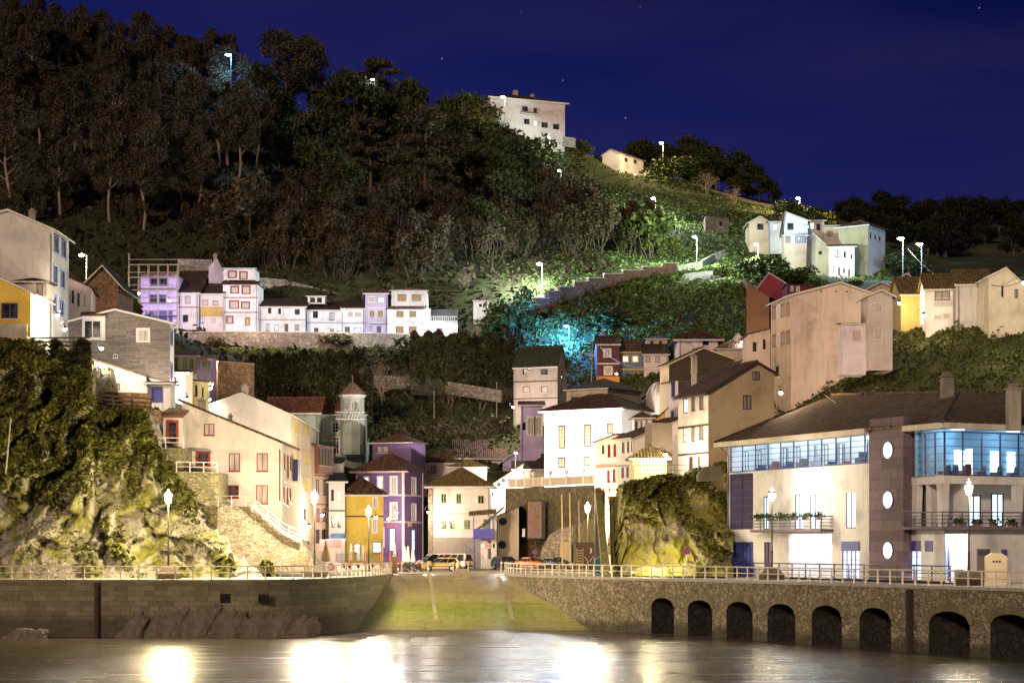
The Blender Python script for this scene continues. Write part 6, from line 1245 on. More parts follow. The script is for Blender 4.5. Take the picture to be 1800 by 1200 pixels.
# mauve tower
tn = n0; to = ux*(L_+.0)+n0*.55; Lt = uvz(1588, 900, A0+to, ux, n0)[0]; ztw = uvz(1560, 734, A0+to, ux, n0)[1]
tm = MB(); concr = ashlar((.15,.105,.12), 1.6, .8, 0); facade(tm, to, ux, Lt, [(0,ztw),(Lt,ztw)], (), n=n0)
for q0, e_ in ((to, -n0*2.5), (to+ux*Lt, -n0*2.5)): tm.quad(q0, q0+e_, q0+e_+Vector((0,0,ztw)), q0+Vector((0,0,ztw)))
tm.quad(to+Vector((0,0,ztw)), to+ux*Lt+Vector((0,0,ztw)), to+ux*Lt-n0*2.5+Vector((0,0,ztw)), to-n0*2.5+Vector((0,0,ztw))); tw = tm.build('tower', concr, hb)
for y in (791, 878, 967):
    u, z = uvz(1561, y, A0+to, ux, n0); c = to+ux*u+Vector((0,0,z)); R = .62; pts = lambda r, k: [c+n0*k+ux*(r*math.cos(t))+Vector((0,0,r*math.sin(t))) for t in np.linspace(0, 2*math.pi, 25)[:-1]]
    pf = MB(); pi, po = pts(R, .06), pts(R+.09, .06); pb_ = pts(R+.09, .0); pj = pts(R, -.0)
    for i in range(24): j = (i+1) % 24; pf.quad(pi[i], pi[j], po[j], po[i]); pf.quad(po[i], po[j], pb_[j], pb_[i]); pf.quad(pi[i], pi[j], pj[j], pj[i])
    pw = pf.build('porthole', plain((.03,.07,.22), .4), tw); g = MB(); g.v = [tuple(x) for x in pts(R, .012)]; g.f = [tuple(range(24))]; g.build('pane', emit((.85,.95,1), 1.2), pw)
# right section: two planes meeting at a corner
B0 = ux*(L_+Lt)-n0*.2; Lb = uvz(1660, 800, A0+B0, ux, n0)[0]; C0 = B0+ux*Lb; a2 = R_(28); u2 = Vector((math.cos(a2), math.sin(a2), 0)); n2 = Vector((u2.y, -u2.x, 0)); L2 = 22
dC = (A0+C0).y/K; zc0 = zpy(835, dC); zc1 = zpy(757, dC); zbal = zpy(925, dC)
gl1 = (.35, zc0, Lb, zc1); gl2 = (0, zc0, L2, zc1)
for o_, u_, n_, r_, cc, ll in ((B0, ux, n0, gl1, 3, 1), (C0, u2, n2, gl2, 12, 4)):
    grid_glass(o_, u_, n_, r_, cc, 6); room(o_, u_, n_, r_ if ll > 1 else (r_[0], r_[1], max(r_[0]+.6, r_[2]-3.7), r_[3]), 3.4, plain((.22,.42,.58), .5), 260, (.66,.85,1), ll, left=ll == 1)
    part('lintel', hb_wall, hb, lambda m: m.prism([o_+u_*r_[0]*0+Vector((0,0,zc0-.62)), o_+u_*r_[2]+Vector((0,0,zc0-.62)), o_+u_*r_[2]+Vector((0,0,zc0-.01)), o_+Vector((0,0,zc0-.01))], -n_*.3))
for i in range(9):
    u_ = u2 if i > 1 else ux; o_ = C0 if i > 1 else B0; n_ = n2 if i > 1 else n0; x = (i-2)*1.7+1.0 if i > 1 else 1.2+i*1.6
    if i % 3 != 2:
        part('inner_door', emit((.80,.92,1), .8), hb, lambda m: m.prism([o_+u_*(x-.4)+Vector((0,0,zc0+.02))-n_*3.3, o_+u_*(x+.4)+Vector((0,0,zc0+.02))-n_*3.3, o_+u_*(x+.4)+Vector((0,0,zc0+2.1))-n_*3.3, o_+u_*(x-.4)+Vector((0,0,zc0+2.1))-n_*3.3], n_*.04))  # doors given a glow of their own in place of room light
    part('furniture', plain([(.03,.04,.10),(.10,.04,.05),(.03,.07,.08)][i % 3], .5), hb, lambda m: m.prism([o_+u_*(x+.5+dx)+Vector((0,0,zc0+dz))-n_*2 for dx, dz in ((0,0),(.9,0),(.9,.45),(.82,.9),(.74,.45),(0,.42))], -n_*.5))
# recessed balcony storey and ground floor
rec = -n0*2.2; rec2 = -n2*2.4
gm = MB(); gs = rc(1601, 950, 1640, 1012, A0+B0, ux, n0); facade(gm, B0, ux, Lb, [(0,zbal-.2),(Lb,zbal-.2)], [(gs[0],.1,gs[2],gs[3])], n=n0, rev=.25)
en = rc(1656, 938, 1704, 1014, A0+C0, u2, n2); en = (max(.1,en[0]), .02, en[2], en[3]); dr = rc(1717, 964, 1740, 1015, A0+C0, u2, n2); facade(gm, C0, u2, L2, [(0,zbal-.2),(L2,zbal-.2)], [en], n=n2, rev=.25)
facade(gm, B0+rec+Vector((0,0,zbal)), ux, Lb, [(0,zc0-zbal-.1),(Lb,zc0-zbal-.1)], (), n=n0); facade(gm, C0+rec2+u2*.25+Vector((0,0,zbal)), u2, L2, [(0,zc0-zbal-.1),(L2,zc0-zbal-.1)], (), n=n2); gm.build('wall', hb_wall, hb)
grid_glass(B0, ux, n0, (gs[0],.1,gs[2],gs[3]), 4, 5, 'shop_window', LV)
part('shop_blind', plain((.07,.05,.24), .5), hb, lambda m: m.prism([B0+ux*gs[0]+Vector((0,0,gs[3]-.8))+n0*.01, B0+ux*gs[2]+Vector((0,0,gs[3]-.8))+n0*.01, B0+ux*gs[2]+Vector((0,0,gs[3]))+n0*.01, B0+ux*gs[0]+Vector((0,0,gs[3]))+n0*.01], n0*.08))
room(C0, u2, n2, (en[0],.02,en[2],en[3]-.3), 2.8, whitei, 420, (.88,.93,1), 2, 'entrance_porch'); grid_glass(C0-n2*2.0, u2, n2, (en[0]+1.3,.05,en[2]-.2,2.7), 2, 1, 'entrance_door', clearglass())
part('service_door', plain((.20,.16,.17), .5), hb, lambda m: (m.prism([C0+u2*dr[0]+Vector((0,0,.05)), C0+u2*dr[2]+Vector((0,0,.05)), C0+u2*dr[2]+Vector((0,0,dr[3])), C0+u2*dr[0]+Vector((0,0,dr[3]))], n2*.05)))
part('door_grille', plain((.07,.07,.09), .5), hb, lambda m: [m.prism([C0+u2*(dr[0]+(dr[2]-dr[0])*a_)+n2*.055+Vector((0,0,dr[3]*.80)), C0+u2*(dr[0]+(dr[2]-dr[0])*b_)+n2*.055+Vector((0,0,dr[3]*.80)), C0+u2*(dr[0]+(dr[2]-dr[0])*b_)+n2*.055+Vector((0,0,dr[3]*.97)), C0+u2*(dr[0]+(dr[2]-dr[0])*a_)+n2*.055+Vector((0,0,dr[3]*.97))], n2*.02) for a_, b_ in ((.05,.47),(.53,.95))])
mb_ = rc(1760, 965, 1767, 976, A0+C0, u2, n2); part('mail_box', plain((.05,.05,.28), .4), hb, lambda m: m.prism([C0+u2*mb_[0]+Vector((0,0,mb_[1])), C0+u2*mb_[2]+Vector((0,0,mb_[1])), C0+u2*mb_[2]+Vector((0,0,mb_[3])), C0+u2*mb_[0]+Vector((0,0,mb_[3]))], n2*.2))
fl_ = MB(); zf = zbal-.2
fl_.prism([B0+n0*1.0+Vector((0,0,zf)), C0+(n0+n2).normalized()*1.25+Vector((0,0,zf)), C0+u2*L2+n2*1.1+Vector((0,0,zf)), C0+u2*L2-n2*3+Vector((0,0,zf)), C0+rec+rec2+Vector((0,0,zf)), B0+rec+Vector((0,0,zf))], (0,0,.2)); fb = fl_.build('balcony_floor', lavw, hb)
cr = C0+(n0+n2).normalized()*1.2
m = MB(); path = [B0+n0*.95, cr, C0+u2*L2+n2*1.05]
for k in range(4): m.tube([p+Vector((0,0,zbal+.27*(k+1))) for p in path], .03 if k < 3 else .045, 4)
for i in range(5): m.tube([path[0].lerp(path[1], i/4)+Vector((0,0,zbal)), path[0].lerp(path[1], i/4)+Vector((0,0,zbal+1.08))], .045, 4)
for i in range(13): m.tube([path[1].lerp(path[2], i/12)+Vector((0,0,zbal)), path[1].lerp(path[2], i/12)+Vector((0,0,zbal+1.08))], .045, 4)
m.build('balcony_railing', blueiron, fb)
for o_, u_, n_, xs_ in ((B0, ux, n0, (.15,)), (C0, u2, n2, (.0, 7.3, 11.6))):
    for x in xs_: part('pillar', hb_wall, hb, lambda m: m.prism([o_+u_*(x-.12)+Vector((0,0,zbal))-n_*.05, o_+u_*(x+.35)+Vector((0,0,zbal))-n_*.05, o_+u_*(x+.55)+Vector((0,0,zc0-.6))-n_*.05, o_+u_*(x-.3)+Vector((0,0,zc0-.6))-n_*.05], -n_*.5))
for o_, u_, n_, q in ((B0+rec, ux, n0, (1617,867,1642,925)), (C0+rec2, u2, n2, (1664,867,1679,925)), (C0+rec2, u2, n2, (1697,870,1722,925)), (C0+rec2, u2, n2, (1741,867,1762,925))):
    r_ = rc(*q, A0+o_, u_, n_); grid_glass(o_, u_, n_, (r_[0], zbal+.05, r_[2], min(r_[3], zc0-.5)), 2, 1, 'balcony_door', LB, k=.04)
for i, x in enumerate((.8, 2.6, 4.2, 6.0, 8.8)):
    planter(A0+C0+u2*x+n2*.7+Vector((0,0,zbal+.02)), u2, .7, 20+i, ('flower pot at the corner of the right balcony of the harbour building','second pot from the corner on the right balcony','third pot from the corner on the right balcony','fourth pot from the corner on the right balcony','pot furthest right on the right balcony')[i])
# white soffit, gutter and the big tiled roof
rt = roofmat((.13,.085,.055), .45, .42, (.15,.14,.05)); ev = 1.0; sof = stucco((.60,.54,.42), .1)
def rb(o_, l): return o_
E1 = O0-ux*.9+n0*ev; E2 = ux*L_+n0*ev; Ra = ux*L_-n0*.0; E3 = B0+n0*ev*.9; E4 = C0+(n0+n2).normalized()*1.15; E5 = C0+u2*(L2+1)+n2*ev
zr = ze+.25; zE = zr; zE2 = zpy(747, dC)+.15
for nm, p, q, z in (('eave_fascia', E1, E2, zr), ('eave_fascia', E3, E4, zE2), ('eave_fascia', E4, E5, zE2)):
    nn = Vector(((q-p).y, -(q-p).x, 0)).normalized(); nn = nn if (nn.dot(n0) > 0 or nn.dot(n2) > 0) else -nn
    part(nm, sof, hb, lambda m: m.prism([p+Vector((0,0,z-.42)), q+Vector((0,0,z-.42)), q+Vector((0,0,z)), p+Vector((0,0,z))], -nn*.9))
dR_ = lambda px, py, d: P(px, py, d)-A0
T1 = dR_(1460, 694, 112); T2 = dR_(1530, 692, 105); T3 = dR_(1684, 689, 94); e = lambda p, z: Vector((p.x, p.y, z))
rfm = MB(); e1, e2, e3, e4, e5 = e(E1,zr+.01), e(E2,zr+.01), e(E3,zE2+.01), e(E4,zE2+.01), e(E5,zE2+.01); bk = e1-n0*20; T5 = e5-n2*9+Vector((0,0,T3.z-zE2)); T5 = Vector((T5.x, T5.y, T3.z))
def tri(*p): rfm.quad(*p)
mid = e2.lerp(e3, .5)
tri(e1, e2, T3, T1); tri(e2, e3, T3); tri(e3, e4, T3); tri(e4, e5, T5, T3); tri(e1, T1, bk); tri(T1, T3, T5, T5-n2*8+Vector((0,0,-4)), bk); big = rfm.build('roof', rt, hb)
sol = big.modifiers.new('thick', 'SOLIDIFY'); sol.thickness = .16; sol.offset = -1
part('hip_cap', roofmat((.12,.10,.07), .2), big, lambda m: m.tube([e4+Vector((0,0,.05)), T3+Vector((0,0,.05))], .16, 6)); part('ridge_cap', rt, big, lambda m: m.tube([T1+Vector((0,0,.05)), T3+Vector((0,0,.05))], .12, 6))
for (x0, y0, x1, y1, d) in ((1657,662,1677,694,93),(1773,684,1795,720,84)):
    p = P(x0, y0, d)-A0; w = (x1-x0)/F*d; c = MB().box((p.x,p.y,zpy(y1,d)-1.5),(p.x+w,p.y+w,p.z)).build('chimney', stucco((.30,.27,.22),.8), big); part('chimney_cap', stucco((.26,.24,.2),.8), c, lambda m: (m.box((p.x-.12,p.y-.12,p.z+.002),(p.x+w+.12,p.y+w+.12,p.z+.12)), m.box((p.x+.15,p.y+.15,p.z+.122),(p.x+w-.15,p.y+w-.15,p.z+.45))))
p = P(1493, 704, 106)-A0; q = P(1545, 706, 106)-A0; part('gablet', rt, big, lambda m: m.prism([p+Vector((-.6,0,-.9)), q+Vector((.6,0,-1.1)), (p+q)/2+Vector((0,0,1.0))], (0,4,0))); part('gablet_wall', stucco((.20,.17,.14)), big, lambda m: m.prism([p+Vector((.3,-.05,-.9)), q+Vector((-.3,-.05,-1.0)), (p+q)/2+Vector((0,-.05,.55))], (0,.04,0)))
part('fallen_pole', plain((.5,.4,.3),.5), big, lambda m: m.tube([P(1450,694,100)-A0, P(1469,708,98)-A0], .05, 5))
for u_ in (.25,): part('drainpipe', plain((.12,.11,.10),.5), hb, lambda m: m.tube([ux*-.35+n0*.7+Vector((0,0,ze)), ux*.2+n0*.12+Vector((0,0,ze-1)), ux*.2+n0*.12], .07, 6))
# blue iron fence before it
fp = [G(1325,97.5,.15), G(1420,92.5,.15), G(1540,87,.15), G(1670,82,.15)]
railing(fp, 1.15, 2.2, blueiron, 'dark blue iron railing on the low step before the harbour building', nr=2, name='step_railing')
sheet('building_step', [G(1318,98.2), G(1420,93.2), G(1540,87.6), G(1672,82.4), G(1672,82.4)+Vector((2,3,0)), G(1318,98.2)+Vector((3,4,0))], pav, .15)
sb = empty('sandwich_board', G(1687, 81), 'orange framed menu board at the right entrance', 'board'); part('panel', plain((.35,.14,.06),.6), sb, lambda m: m.prism([(-.35,0,0),(.35,0,0),(.3,.1,1.1),(-.3,.1,1.1)], (0,.05,0))); part('poster', plain((.15,.2,.25),.5), sb, lambda m: m.prism([(-.27,-.012,.15),(.27,-.012,.15),(.24,.08,1.0),(-.24,.08,1.0)], (0,.008,0)))
cab = empty('utility_cabinet', G(1752, 80.5), 'cream electricity cabinet right of the grey service door', 'cabinet'); part('body', creamW, cab, lambda m: m.prism([(-.75,0,0),(.75,0,0),(.75,0,2.0),(.35,0,2.25),(-.35,0,2.25),(-.75,0,2.0)], (0,.5,0))); part('vent', DBR, cab, lambda m: [m.box((-.3+i*.22,-.02,1.6),(-.14+i*.22,-.003,1.72)) for i in range(3)])
# ================================================================ stone walls and terraces
def wallthing(name, pts, hgt, mat, label, thick=.5, cat='wall', base=None, cap=None, capmat=None, ivy=0):
    o = empty(name, pts[0], label, cat); pl = [p-pts[0] for p in pts]; m = MB(); hs = hgt if isinstance(hgt, list) else [hgt]*len(pl)
    for i in range(len(pl)-1):
        a, b = pl[i], pl[i+1]; n = Vector((-(b.y-a.y), b.x-a.x, 0)).normalized()*thick; bz = Vector((0,0,-(base or 1.5)))
        m.prism([a+bz, b+bz, b+Vector((0,0,hs[i+1])), a+Vector((0,0,hs[i]))], n)
    m.build('masonry', mat, o)
    if ivy:
        rng = np.random.default_rng(ivy); s = alen(pl); q = rng.random(ivy)*s[-1]; c = np.array([[float(np.interp(t, s, [p[j] for p in pl])) for j in range(3)] for t in q]); hh = np.interp(q, s, hs)
        c[:, 2] += hh-rng.random(ivy)**1.5*(hh+2)+.25+.7*np.sin(q*.9)*np.sin(q*2.3+1)+.4*rng.random(ivy); c[:, 1] -= .15+.35*rng.random(ivy)*(1+np.sin(q*1.7)); v, f = cards(c, .36, rng); npmesh('ivy', v, f, LIV, parent=o)
    if cap:
        c = MB()
        for i in range(len(pl)-1):
            a, b = pl[i]+Vector((0,0,hs[i]+.003)), pl[i+1]+Vector((0,0,hs[i+1]+.003)); n = Vector((-(b.y-a.y), b.x-a.x, 0)).normalized(); c.prism([a-n*.1, b-n*.1, b-n*.1+Vector((0,0,cap)), a-n*.1+Vector((0,0,cap))], n*(thick+.2))
        c.build('coping', capmat or mat, o)
    return o
LIV = leafmat((.05,.048,.022), (.085,.08,.032), 'walliv')
def gp(pts, d0=150): return [hit(x, y, d0)[0] for x, y in pts]
W_st = masonry((.22,.16,.11), .6, 1.2, .25); W_br = masonry((.16,.09,.06), .5, 1.3, .15); W_li = masonry((.26,.22,.17), .5, 1.2, .2)
wallthing('terrace_wall', [P(300,612,191), P(400,610,193), P(500,608,194), P(640,606,195), P(720,604,196)], [2.6,2.6,2.3,2.0,1.6], W_st, 'long stone wall under the row of terrace houses', base=2, cap=.12, capmat=beige)
wallthing('lane_wall', [P(725,606,196), P(805,602,197)], [1.0,.6], W_st, 'short wall below the rightmost terrace house')
wallthing('lawn_wall', [P(440,656,178), P(560,652,179), P(640,650,180)], [2.1,2.2,2.6], masonry((.06,.055,.03),.6,1,.9), 'overgrown wall under the terrace lawn', ivy=5000)
wallthing('lower_terrace_wall', [P(452,735,166), P(560,730,167), P(655,728,168)], [8.0,7.0,5.5], masonry((.05,.045,.028),.7,1,.9,mosscol=(.045,.05,.018)), 'tall dark ivy-grown wall behind the turret house', base=4, ivy=11000)
wallthing('ivy_wall', [P(722,648,176), P(800,652,177), P(905,655,178)], [5.0,5.2,4.6], masonry((.04,.035,.022),.7,1,.8,mosscol=(.045,.045,.02)), 'dark ivy-draped wall in the hollow under the annex', base=4, ivy=9000)
wallthing('dark_garden_wall', [P(640,760,163), P(760,752,163), P(900,752,164)], [1.2,1.0,1.2], masonry((.09,.07,.05),.5,1.2,.5), 'long low brown wall in the shadow above the square', base=.8, ivy=1500)
wallthing('brown_court_wall', [P(383,688,139), P(447,686,141)], [3.6,3.2], masonry((.40,.27,.16),.5,1.2,0), 'warm lit stone wall beside the bright lamps', base=3, cap=.15, capmat=beige)
st = [(890,566,197),(925,551,198),(942,543,199),(965,530,200),(985,522,201),(1010,512,203),(1035,505,204),(1062,497,206),(1095,490,207),(1130,483,208),(1165,476,209),(1190,472,209)]
for i in range(len(st)-1):
    (x0, y0, d0), (x1, y1, d1) = st[i], st[i+1]; a, b = P(x0, y0, d0), P(x1, y0, d1); wallthing('stepped_wall', [a, b], 2.0-.06*i, W_br, None, base=3, cap=.14, capmat=beige)
    bpy.data.objects['stepped_wall' if i == 0 else f'stepped_wall.{i:03d}']['label'] = 'length of the brown wall that steps up the hill beside the public stair'; bpy.data.objects['stepped_wall' if i == 0 else f'stepped_wall.{i:03d}']['group'] = 'stepped wall lengths climbing the hill'
wallthing('upper_path_wall', gp([(1192,478),(1235,470),(1255,462),(1275,455)]), [1.2,1.2,1.6,1.8], W_li, 'pale wall bending round the grass patch by the lamp')
wallthing('path_kerb', [P(640,664,176), P(740,668,178), P(880,690,174)], [.5,.5,.4], W_li, 'narrow stone edge across the dark hollow')
wallthing('blue_path_kerb', [P(835,597,196), P(900,604,193), P(960,614,190), P(1050,628,187)], [.5,.5,.5,.5], W_li, 'sloping path edge lit blue below the blue lamp')
wallthing('brown_bank_wall', [P(838,592,198), P(950,592,194)], [2.4,1.6], W_br, 'brown stone bank left of the blue lamp')
for x0, y0, x1, y1, d, lab in ((940,262,1055,300,314,'yellow-lit path wall below the hilltop block'),(1150,318,1330,362,312,'long path wall running down the ridge'),(1200,345,1380,372,296,'lower path wall on the ridge slope'),(900,243,1010,250,312,'rail-topped wall before the hilltop block')):
    wallthing('ridge_wall', [P(x0,y0,d), P((x0+x1)/2,(y0+y1)/2-2,d), P(x1,y1,d-4)], 1.2, W_li, lab)
wallthing('row_back_wall', [P(450,520,206), P(500,522,207), P(600,540,207)], [3.4,3.2,2.4], masonry((.35,.31,.27),.7,1.4,.1), 'pale peeling wall above the terrace roofs', base=3)
wallthing('ruined_back_wall', [P(312,470,205), P(372,468,205)], [1.6,1.2], masonry((.40,.36,.34),.7,1.4,.1), 'whitish ruined wall top behind the scaffolded house', base=4)
gt = empty('grey_terrace', P(1195,492,206), 'small pale grey paved terrace lit by a lamp', 'terrace'); m = MB()
m.prism([P(1190,500,205)-gt.location, P(1235,503,203)-gt.location, P(1300,492,203)-gt.location, P(1265,478,208)-gt.location, P(1205,484,208)-gt.location], (0,0,.4)); m.build('paving', pav, gt)
wallthing('hillside_stair_wall', [P(1306,498,200), P(1330,520,192)], [1.0,1.0], W_br, 'railed wall edge left of the crimson house')
# left bluff: wooden fences, stone terraces
def fence(pts, h, gap, label, n=3):
    o = empty('wooden_fence', pts[0], label, 'fence'); wd = plain((.07,.045,.028), .8); pl = [p-pts[0] for p in pts]; s = alen(pl)
    for i in range(int(s[-1]/gap)+1):
        q = i*gap; k = min(len(s)-2, max(0, int(np.searchsorted(s, q))-1)); p = pl[k].lerp(pl[k+1], (q-s[k])/(s[k+1]-s[k])); part('post', wd, o, lambda m: m.box((p.x-.07,p.y-.07,p.z-1),(p.x+.07,p.y+.07,p.z+h)))
    for j in range(n): part('rail', wd, o, lambda m: m.prism([*[p+Vector((0,-.08,h*(j+.9)/n-.07)) for p in (pl[0], pl[-1])], *[p+Vector((0,-.08,h*(j+.9)/n+.07)) for p in (pl[-1], pl[0])]], (0,.05,0)))
fence([P(56,614,104), P(158,614,104)], 1.1, 1.9, 'dark wooden fence below the tall white house'); fence([P(166,714,103), P(268,722,103)], 1.1, 1.7, 'dark wooden fence below the low white house')
wallthing('garden_wall', [P(90,645,103.5), P(160,645,103.5)], [1.6,1.6], masonry((.07,.06,.035),.5,1,.8), 'dark wall under the upper wooden fence', base=1.2, ivy=900); wallthing('bluff_wall', [P(168,720,103.2), P(282,724,103.2)], [.3,.2], masonry((.24,.17,.10),.5,1.2,.2), 'brown stone wall under the lower wooden fence', base=1.0)
wallthing('bright_wall_base', [P(167,705,105), P(262,706,105)], [.9,.8], masonry((.42,.28,.14),.6,1.3,0), 'orange-lit wall base under the low white house', base=1)
mg = masonry((.27,.24,.13), .38, 1.7, .45, .35, 1.0, (.14,.14,.025))
def block(name, poly, d, dep, mat, label, cat='terrace'):
    o = empty(name, P(poly[0][0], poly[0][1], d), label, cat); m = MB(); m.prism([P(x, y, d)-o.location for x, y in poly], (0, dep, 0)); m.build('masonry', mat, o); return o
block('stone_terrace', [(264,900),(322,900),(322,787),(264,785)], 103.2, 6, mg, 'upper rubble stone terrace under the red-door annex')
block('stone_terrace', [(310,1005),(384,1005),(384,829),(310,828)], 102.4, 6, mg, 'middle rubble stone terrace with a white railing on top')
block('stone_terrace', [(380,1006),(556,1006),(556,992),(528,950),(496,935),(440,890),(383,888)], 101.6, 5, masonry((.27,.225,.155), .34, 2.0, .2, .3, 1.1, (.18,.17,.04)), 'large rubble stone ramp wall descending to the street')
block('stair_side_wall', [(440,888),(500,939),(530,953),(530,948),(500,933),(443,886)], 101.2, .3, beige, 'white parapet of the stair down to the street', 'wall')
railing([P(260,786,103), P(322,787,103)], .9, 1.2, WHITE, 'white railing on the upper stone terrace', r=.035); railing([P(310,829,102.2), P(382,830,102.2)], .9, 1.2, WHITE, 'white railing on the middle stone terrace', r=.035)
railing([P(383,889,101.3), P(440,889,101.3), P(500,938,101.3), P(530,952,101.3)], .9, 1.2, GRY, 'white railing descending beside the red-window house', r=.035)
bpole = empty('leaning_pole', P(10,832,98), 'thin pale pole leaning in the ivy at the left edge', 'pole'); part('shaft', plain((.36,.36,.22),.7), bpole, lambda m: m.tube([(0,0,0), tuple(P(19,735,99)-P(10,832,98))], [.08,.06], 7))
# retaining wall, balustrade, poster
ret = masonry((.125,.095,.05), .5, 1.2, .35, .4, 1.1, (.10,.095,.02))
rw = wallthing('retaining_wall', [G(888,143), G(960,139), G(1052,131)], [zpy(858,143), zpy(856,139), zpy(851,131)], ret, 'tall dark stone retaining wall behind the parked cars', base=.5, thick=3)
bal_ = empty('balustrade', P(893,856,143), 'pale balustrade with ball-topped posts along the retaining wall', 'balustrade')
bl = [P(893,856,142.6), P(960,854,138.6), P(1046,850,131)]; 
for i in range(2):
    a, b = bl[i]-bl[0], bl[i+1]-bl[0]; part('panel', beige, bal_, lambda m: m.prism([a, b, b+Vector((0,0,.95)), a+Vector((0,0,.95))], (0,.18,0))); part('coping', WHITE, bal_, lambda m: m.prism([a+Vector((0,-.06,.96)), b+Vector((0,-.06,.96)), b+Vector((0,-.06,1.06)), a+Vector((0,-.06,1.06))], (0,.3,0)))
for i, x in enumerate((895,908,923,938,953,968,997,1027,1045)):
    t = (x-893)/67 if x < 960 else (x-960)/86; q = (bl[0].lerp(bl[1], t) if x < 960 else bl[1].lerp(bl[2], t))-bl[0]
    part('post', WHITE, bal_, lambda m: m.box((q.x-.16,q.y-.12,q.z),(q.x+.16,q.y+.22,q.z+1.15))); 
    if x in (923,938,968,997,1027): part('ball', WHITE, bal_, lambda m: m.lathe([(.06,1.15),(.10,1.3),(.26,1.45),(.30,1.62),(.22,1.82),(0,1.9)], (q.x,q.y+.05,q.z), 12), True)
def paint():
    m, nt, b = newmat('mural'); co = coords(nt, (1.1,1,.45)); n1 = ntex(nt, co, 3.2, 6, .75)
    L = nt.links.new; a_ = ramp(nt, n1, [(.34, (.05,.05,.15)), (.44, (.20,.19,.24)), (.5, (.28,.16,.06)), (.56, (.20,.06,.04)), (.66, (.30,.26,.24))]); L(a_, b.inputs['Base Color']); b.inputs['Roughness'].default_value = .6; return m
pp = P(928,945,138.2); po = empty('banner', pp, 'tall abstract painted panel hung on the retaining wall', 'banner'); w = (952-928)/F*138.2; hgt = 64/F*138.2
part('frame', DBR, po, lambda m: m.box((-.12,.02,-.12),(w+.45,.16,hgt+.15))); part('canvas', paint(), po, lambda m: m.box((0,-.03,0),(w,.015,hgt)))
nb = empty('notice', P(918,943,138.6), 'small white notice board left of the painted panel', 'notice'); part('board', WSH, nb, lambda m: m.box((0,0,0),(.35,.05,1.0)))
for i, (x, d, yt, lab) in enumerate(((989,127,868,'left one of the two bare flagpoles by the car park'),(1003,127,866,'right one of the two bare flagpoles by the car park'),(1062,112,850,'thin pole beside the stone stair'),(1019,128,880,'thin cable pole left of the car park lantern'))):
    o = empty('bare_pole', G(x,d), lab, 'pole'); part('shaft', plain((.22,.17,.09),.6), o, lambda m: m.tube([(0,0,0),(-.1,0,zpy(yt,d))], [.11,.07], 7)); part('collar', DBR, o, lambda m: m.lathe([(.14,0),(.14,.3),(.11,.35)], n=8))
block('stone_mound', [(943,1006),(1012,1006),(1012,923),(985,928),(966,940),(954,962)], 132, 4, masonry((.30,.25,.19), .45, 1.2, .1), 'pale rounded rubble mass at the foot of the retaining wall', 'wall')
block('mossy_rock_mass', [(1008,1003),(1052,1003),(1052,910),(1030,912),(1010,925)], 130, 4, rockmat((.14,.12,.07), .6), 'dark mossy rock mass behind the car park lantern', 'rock')
dk = block('brick_doorway', [(984,1000),(1001,1000),(1001,952),(984,952)], 131.3, .6, stucco((.40,.30,.20)), 'walled-up doorway between the flagpoles', 'doorway')
hut = empty('kiosk', G(1012,121), 'dark brown kiosk with cream zigzag trim in front of the rocks', 'kiosk'); kw = (1052-1012)/F*121
part('body', plain((.055,.03,.02),.7), hut, lambda m: m.box((0,0,0),(kw,2.2,zpy(955,121)))); part('roof', plain((.04,.03,.025),.7), hut, lambda m: m.box((-.1,-.15,zpy(955,121)+.01),(kw+.1,2.3,zpy(955,121)+.14)))
part('louvre', plain((.30,.22,.12),.7), hut, lambda m: [m.box((-.05+x,-.06,.1),(.03+x,-.003,2.5)) for x in (.12,.78)]+[m.box((.15,-.05,.25+i*.28),(.75,-.003,.36+i*.28)) for i in range(8)])
part('trim', CRM, hut, lambda m: [m.tube([(.95,-.04,1.6),(1.3,-.04,1.1),(1.35,-.04,.1)], .03, 4), m.tube([(1.5,-.04,1.1),(1.8,-.04,1.6),(2.2,-.04,1.1)], .03, 4)]); part('moon_emblem', CRM, hut, lambda m: m.prism([(1.5+.22*math.cos(t),-.05,2.25+.32*math.sin(t)) for t in np.linspace(-1.5,1.5,9)]+[(1.5+.08*math.cos(t),-.05,2.25+.28*math.sin(t)) for t in np.linspace(1.5,-1.5,9)], (0,.03,0)))
pl_ = block('concrete_pillar', [(1046,1003),(1073,1003),(1064,930),(1064,862),(1046,860)], 116.5, 1.0, stucco((.10,.085,.075),.8), 'grey concrete pillar under the stepped pink house', 'pillar')
wc = empty('recycling_bin', G(1057,108), 'green domed recycling bin at the foot of the stone stair', 'bin'); part('body', plain((.02,.12,.10),.5), wc, lambda m: m.prism([(-.6,0,.1),(.6,0,.1),(.55,0,1.5),(0,0,1.85),(-.55,0,1.5)], (0,1.0,0))); part('label_plate', WSH, wc, lambda m: m.box((-.1,-.03,.2),(.5,-.003,.75))); part('side_panel', plain((.25,.38,.42),.5), wc, lambda m: m.box((-.66,.05,.1),(-.61,.95,1.5)))
